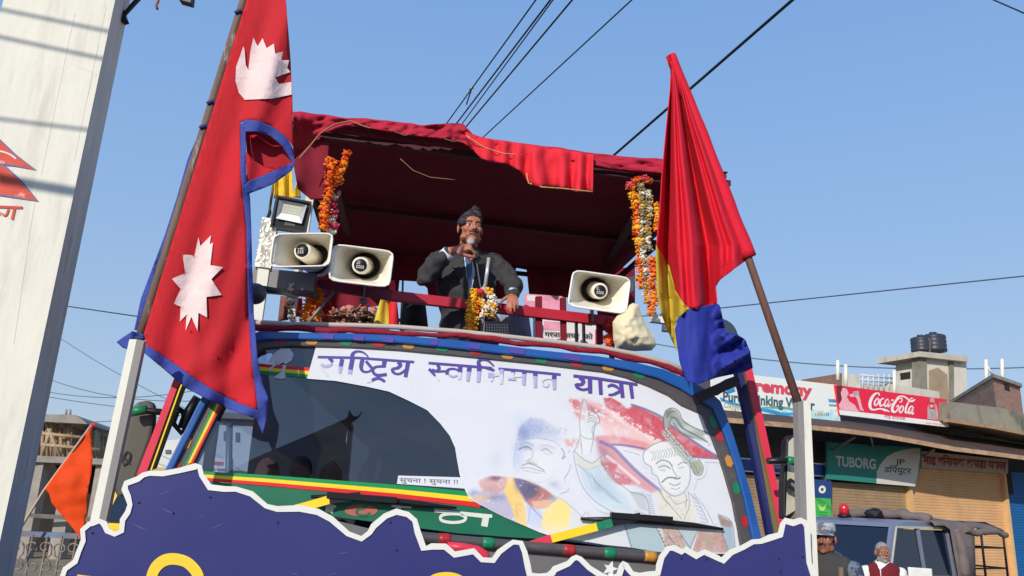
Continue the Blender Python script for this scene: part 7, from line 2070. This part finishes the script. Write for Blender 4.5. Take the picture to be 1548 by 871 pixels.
# ------------------------------------------------------------------ jeep
JB = mat('jeep_blue_grey', (122, 128, 148), .3, .2, var=.05, vs=2, spec=.6); JG = mat('jeep_glass', (22, 30, 48), .08, spec=.7, var=.1); JTRIM = mat('jeep_trim', (186, 186, 176), .4, .2); CANV = mat('grey_canvas', (112, 100, 98), .9, var=.15, vs=5, bump=.6, bs=14)
ha = rad(60)
jx = Vector((math.cos(ha), -math.sin(ha), 0)) * 1.0       # across, towards image right
jy = Vector((math.sin(ha), math.cos(ha), 0))              # towards the rear
jc = PY(1349, 793, 11.8)                                   # upper right corner of the windscreen
J0 = Vector((jc.x, jc.y, 0)) - jx * .72                    # centre line under the windscreen top
jeep = thing('jeep', 'blue grey jeep with a grey canvas back and a red beacon on its roof', 'jeep', J0)
def jp(x, y, z): return J0 + jx * x + jy * y + Z * z
ROOFZ = jc.z + .02
def jprism(m, prof, x0, x1, mi=0): m.prism([jp(x0, y, z) for y, z in prof], jx * (x1 - x0), mi)
m = MB()
jprism(m, [(-1.65, .45), (-1.65, .95), (-1.55, 1.02), (-.45, 1.06), (-.35, 1.06), (-.35, .45)], -.78, .78)
jprism(m, [(-.35, .45), (-.35, 1.05), (1.25, 1.02), (1.25, .45)], -.82, .82)
jprism(m, [(1.25, .45), (1.25, .98), (3.0, .98), (3.0, .45)], -.84, .84)
m.build('body', JB, jeep, bevel=.03)
m = MB()
jprism(m, [(-.08, ROOFZ - .06), (-.02, ROOFZ), (.3, ROOFZ + .05), (1.15, ROOFZ + .05), (1.28, ROOFZ), (1.28, ROOFZ - .07)], -.76, .76); m.build('roof', JB, jeep, bevel=.03)
m = MB()
for sx in (-1, 1):
    for A_, B_, w_ in ((jp(sx * .80, -.36, 1.04), jp(sx * .74, -.03, ROOFZ - .02), .06), (jp(sx * .80, .52, 1.04), jp(sx * .745, .52, ROOFZ - .03), .05), (jp(sx * .80, 1.24, 1.0), jp(sx * .745, 1.24, ROOFZ - .03), .09)):
        m = MB(); m.beam(A_, B_, w_, .06, jy); m.build('pillar', JB, jeep)
m = MB(); m.add([jp(-.76, -.345, 1.06), jp(.76, -.345, 1.06), jp(.70, -.04, ROOFZ - .06), jp(-.70, -.04, ROOFZ - .06)], [(0, 1, 2, 3)]); m.build('windscreen', JG, jeep, solid=.01)
for y0, y1 in ((-.22, .49), (.56, 1.20)):
    m = MB(); m.add([jp(.80, y0 if y0 > 0 else -.28, 1.06), jp(.80, y1, 1.06), jp(.745, y1, ROOFZ - .08), jp(.745, y0 if y0 > 0 else .02, ROOFZ - .08)], [(0, 1, 2, 3)]); m.build('door_window', JG, jeep, solid=.008)
m = MB(); m.beam(jp(.775, .0, ROOFZ - .05), jp(.775, 1.25, ROOFZ - .05), .03, .03); m.beam(jp(.83, -.30, 1.06), jp(.775, .0, ROOFZ - .06), .03, .02); m.build('drip_rail', JTRIM, jeep)
m = MB(); m.box(jp(1.05, .05, 1.12), (jx * .9 + jy * .43).normalized() * .15, (jy * .9 - jx * .43).normalized() * .035, Z * .065); m.beam(jp(.80, .05, 1.05), jp(1.0, .05, 1.10), .02, .02); m.build('side_mirror', mat('mirror_chrome', (226, 226, 222), .3, .2), jeep, bevel=.025)
for sx in (-1, 1):
    for yy in (-1.05, 2.1):
        m = MB(); m.lathe(jp(sx * .76 - .1, yy, .36), jx, [(0, .2), (0, .34), (.04, .36), (.17, .36), (.2, .34), (.2, .2)], 24); m.build('wheel', RUBBER, jeep)
    m = MB(); m.ball(jp(sx * .56, -1.66, .78), Vector((.11, .05, .11)), 0, 2); m.build('headlight', JTRIM, jeep)
# beacon
m = MB(); bcn = jp(-.30, .30, ROOFZ + .055); m.lathe(bcn, Z, [(0, .10), (.035, .10), (.04, .08)], 20, 1); m.lathe(bcn + Z * .04, Z, [(0, .078), (.12, .072), (.15, .05), (.16, .01)], 20, 0); m.build('beacon', [mat('beacon_red', (196, 26, 36), .25, spec=.7), BLACK], jeep)
# canvas over the back, rolled up, and the bare hoop frame
m = MB(); rings = []
for i in range(15):
    t = i / 14
    y = .75 + 1.75 * t
    r = []
    for q in range(17):
        a = math.pi * q / 16
        x = -.86 * math.cos(a); z = ROOFZ - .02 + .14 * math.sin(a) ** .7 * (1 - .15 * t) + .05 * noise.noise(Vector((x * 4, y * 4, 1)))
        if q == 0: z -= .75
        if q == 16: z -= .95 * max(0, min(1, (y - 1.12) / .1) * min(1, max(0, (1.75 - y) / .12)))
        r.append(jp(x * 1.02, y, z - .05 * t))
    rings.append(r)
m.loft(rings, 0, True, closed=False); cv = m.build('canvas', CANV, jeep, solid=.012)
m = MB()
D = dense([jp(.88, y, ROOFZ - .05 - .03 * (y - 1) + .02 * math.sin(y * 9)) for y in (1.5, 1.8, 2.1, 2.4, 2.6)], 6)
m.tube([p + Vector((0, 0, .03 * noise.noise(p * 5))) for p in D], [.05 + .02 * noise.noise(p * 7) for p in D], 8)
D = dense([jp(.87, 1.28, ROOFZ - .05), jp(.9, 1.33, ROOFZ - .3), jp(.88, 1.38, 1.05)], 6); m.tube(D, [.07 + .03 * noise.noise(p * 8) for p in D], 8)
D = dense([jp(-.55, .62, ROOFZ + .10), jp(-.1, .66, ROOFZ + .15), jp(.4, .68, ROOFZ + .12), jp(.8, .8, ROOFZ + .06)], 6); m.tube([p + Vector((0, 0, .04 * noise.noise(p * 6))) for p in D], [.07 + .03 * noise.noise(p * 8) for p in D], 8)
m.build('canvas_roll', CANV, cv)
m = MB(); pillow_pts = jp(.05, .55, ROOFZ + .12); m.ball(pillow_pts, Vector((.14, .12, .09)), 0, 2, .12); m.build('roof_bundle', DARKM, jeep)
m = MB()
for y in (2.55, 1.95):
    m.tube([jp(.86, y, .98), jp(.86, y, ROOFZ - .05), jp(.6, y, ROOFZ + .05), jp(-.6, y, ROOFZ + .05), jp(-.86, y, ROOFZ - .05), jp(-.86, y, .98)], .018, 6)
for z in (1.15, 1.45): m.tube([jp(.86, 1.35, z), jp(.86, 2.55, z), jp(-.86, 2.55, z)], .014, 6)
m.tube([jp(.86, 1.35, 1.0), jp(.86, 2.95, 1.0)], .025, 6); m.build('hoop_frame', DARKM, jeep)

# ------------------------------------------------------------------ overhead wires
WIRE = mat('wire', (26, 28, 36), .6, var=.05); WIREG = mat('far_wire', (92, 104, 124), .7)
def wire(a, b_, r, sag, label, matl=WIRE, n=24, group='overhead wires'):
    m = MB(); pts = []
    for i in range(n + 1):
        t = i / n; pts.append(a.lerp(b_, t) - Z * sag * 4 * t * (1 - t))
    m.tube(pts, r, 6); tag(m.build('wire', matl), label, 'wire', group)
def ext(p, q, k): return (p[0] + (q[0] - p[0]) * k, p[1] + (q[1] - p[1]) * k)
for p, q, r, lab in (((675, 187), (810, 0), .009, 'thin overhead wire, leftmost of the bunch rising behind the canopy top'), ((690, 187), (832, 0), .011, 'overhead wire, second from left in the bunch over the canopy'), ((698, 188), (836, 0), .008, 'thin overhead wire close to the right of the second wire in the bunch'), ((706, 190), (865, 0), .011, 'overhead wire, rightmost of the close bunch above the canopy'),
                     ((730, 208), (955, 0), .009, 'lone overhead wire between the bunch and the thick cable'), ((930, 233), (1198, 0), .020, 'thick black cable rising to the right behind the red flag tip')):
    a = PY(*ext(p, q, -.35), 13.0); b_ = PY(*ext(p, q, 1.25), 7.0)
    # keep the straight look of the span: both ends lie on the same sight plane
    wire(a, b_, r, .0, lab)
m = MB(); m.beam(PY(705, 158, 11.2), PY(713, 134, 10.6), .02, .02); m.beam(PY(709, 134, 10.6), PY(716, 132, 10.6), .03, .03); tag(m.build('wire_spacer', GREYM), 'small grey spacer clamped on the wire bunch above the canopy', 'spacer')
wire(PY(1470, -14, 12), PY(1580, 34, 10), .012, 0, 'short wire across the top right corner of the sky')
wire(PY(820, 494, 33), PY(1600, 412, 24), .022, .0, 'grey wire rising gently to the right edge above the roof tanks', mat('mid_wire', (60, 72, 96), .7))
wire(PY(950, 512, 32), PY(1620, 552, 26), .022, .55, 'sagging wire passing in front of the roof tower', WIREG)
wire(PY(60, 457, 16), PY(260, 486, 13), .010, 0, 'single wire between the pillar and the big left flag')
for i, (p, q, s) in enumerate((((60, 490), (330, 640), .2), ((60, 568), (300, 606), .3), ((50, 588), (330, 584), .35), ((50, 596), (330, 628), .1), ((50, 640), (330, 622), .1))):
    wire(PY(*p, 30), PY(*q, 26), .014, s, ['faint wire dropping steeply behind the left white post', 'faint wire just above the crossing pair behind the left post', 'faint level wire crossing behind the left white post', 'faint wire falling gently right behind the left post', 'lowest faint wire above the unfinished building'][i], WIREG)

# ------------------------------------------------------------------ a maroon banner behind the viewer, seen mirrored in the windshield
yb = -7.0
def mirrored(px, py):
    p = FACE.hit(px, py, 0.0)
    d = ray(px, py)
    d = d - FACE.n * 2 * d.dot(FACE.n)
    return p + d * ((yb - p.y) / d.y)
poly = [(300, 745), (340, 716), (385, 692), (420, 677), (470, 656), (520, 634), (526, 630), (528, 619), (533, 628), (540, 630), (549, 620), (544, 630), (532, 640), (525, 652), (523, 668), (527, 690), (528, 745), (440, 760)]
pts = [mirrored(*p) for p in poly]
x_ = sum(p.x for p in pts) / len(pts)
root = thing('cloth_banner', 'dark maroon cloth banner on a pole across the road, mirrored in the dark windshield', 'banner', Vector((x_, yb, 0)))
m = MB(); m.prism(pts, Vector((0, -.03, 0))); m.build('cloth', mat('banner_maroon', (66, 24, 30), .95, var=.3, vs=1.5), root)
pp = mirrored(527, 700)
m = MB(); m.tube([Vector((pp.x, yb - .12, 0)), Vector((pp.x, yb - .12, mirrored(527, 640).z))], .05, 8); m.build('pole', DARKM, root)

# service wires near the pillar, out of the picture; their shadows fall across its front
for (a, b_, r, lab) in (((0, 14), (146, 44), .012, 'upper service wire of the close pair before the pillar top'), ((0, 56), (132, 84), .012, 'lower service wire of the close pair before the pillar top'), ((0, 180), (128, 196), .011, 'single service wire before the middle of the pillar'), ((30, 276), (112, 290), .030, 'thick service cable before the pillar above the painted lettering')):
    p, q = PFr.hit(*a) + sun_dir * 4.2, PFr.hit(*b_) + sun_dir * 4.2
    wire(p + (p - q) * 5, q + (q - p) * 5, r, 0, lab)
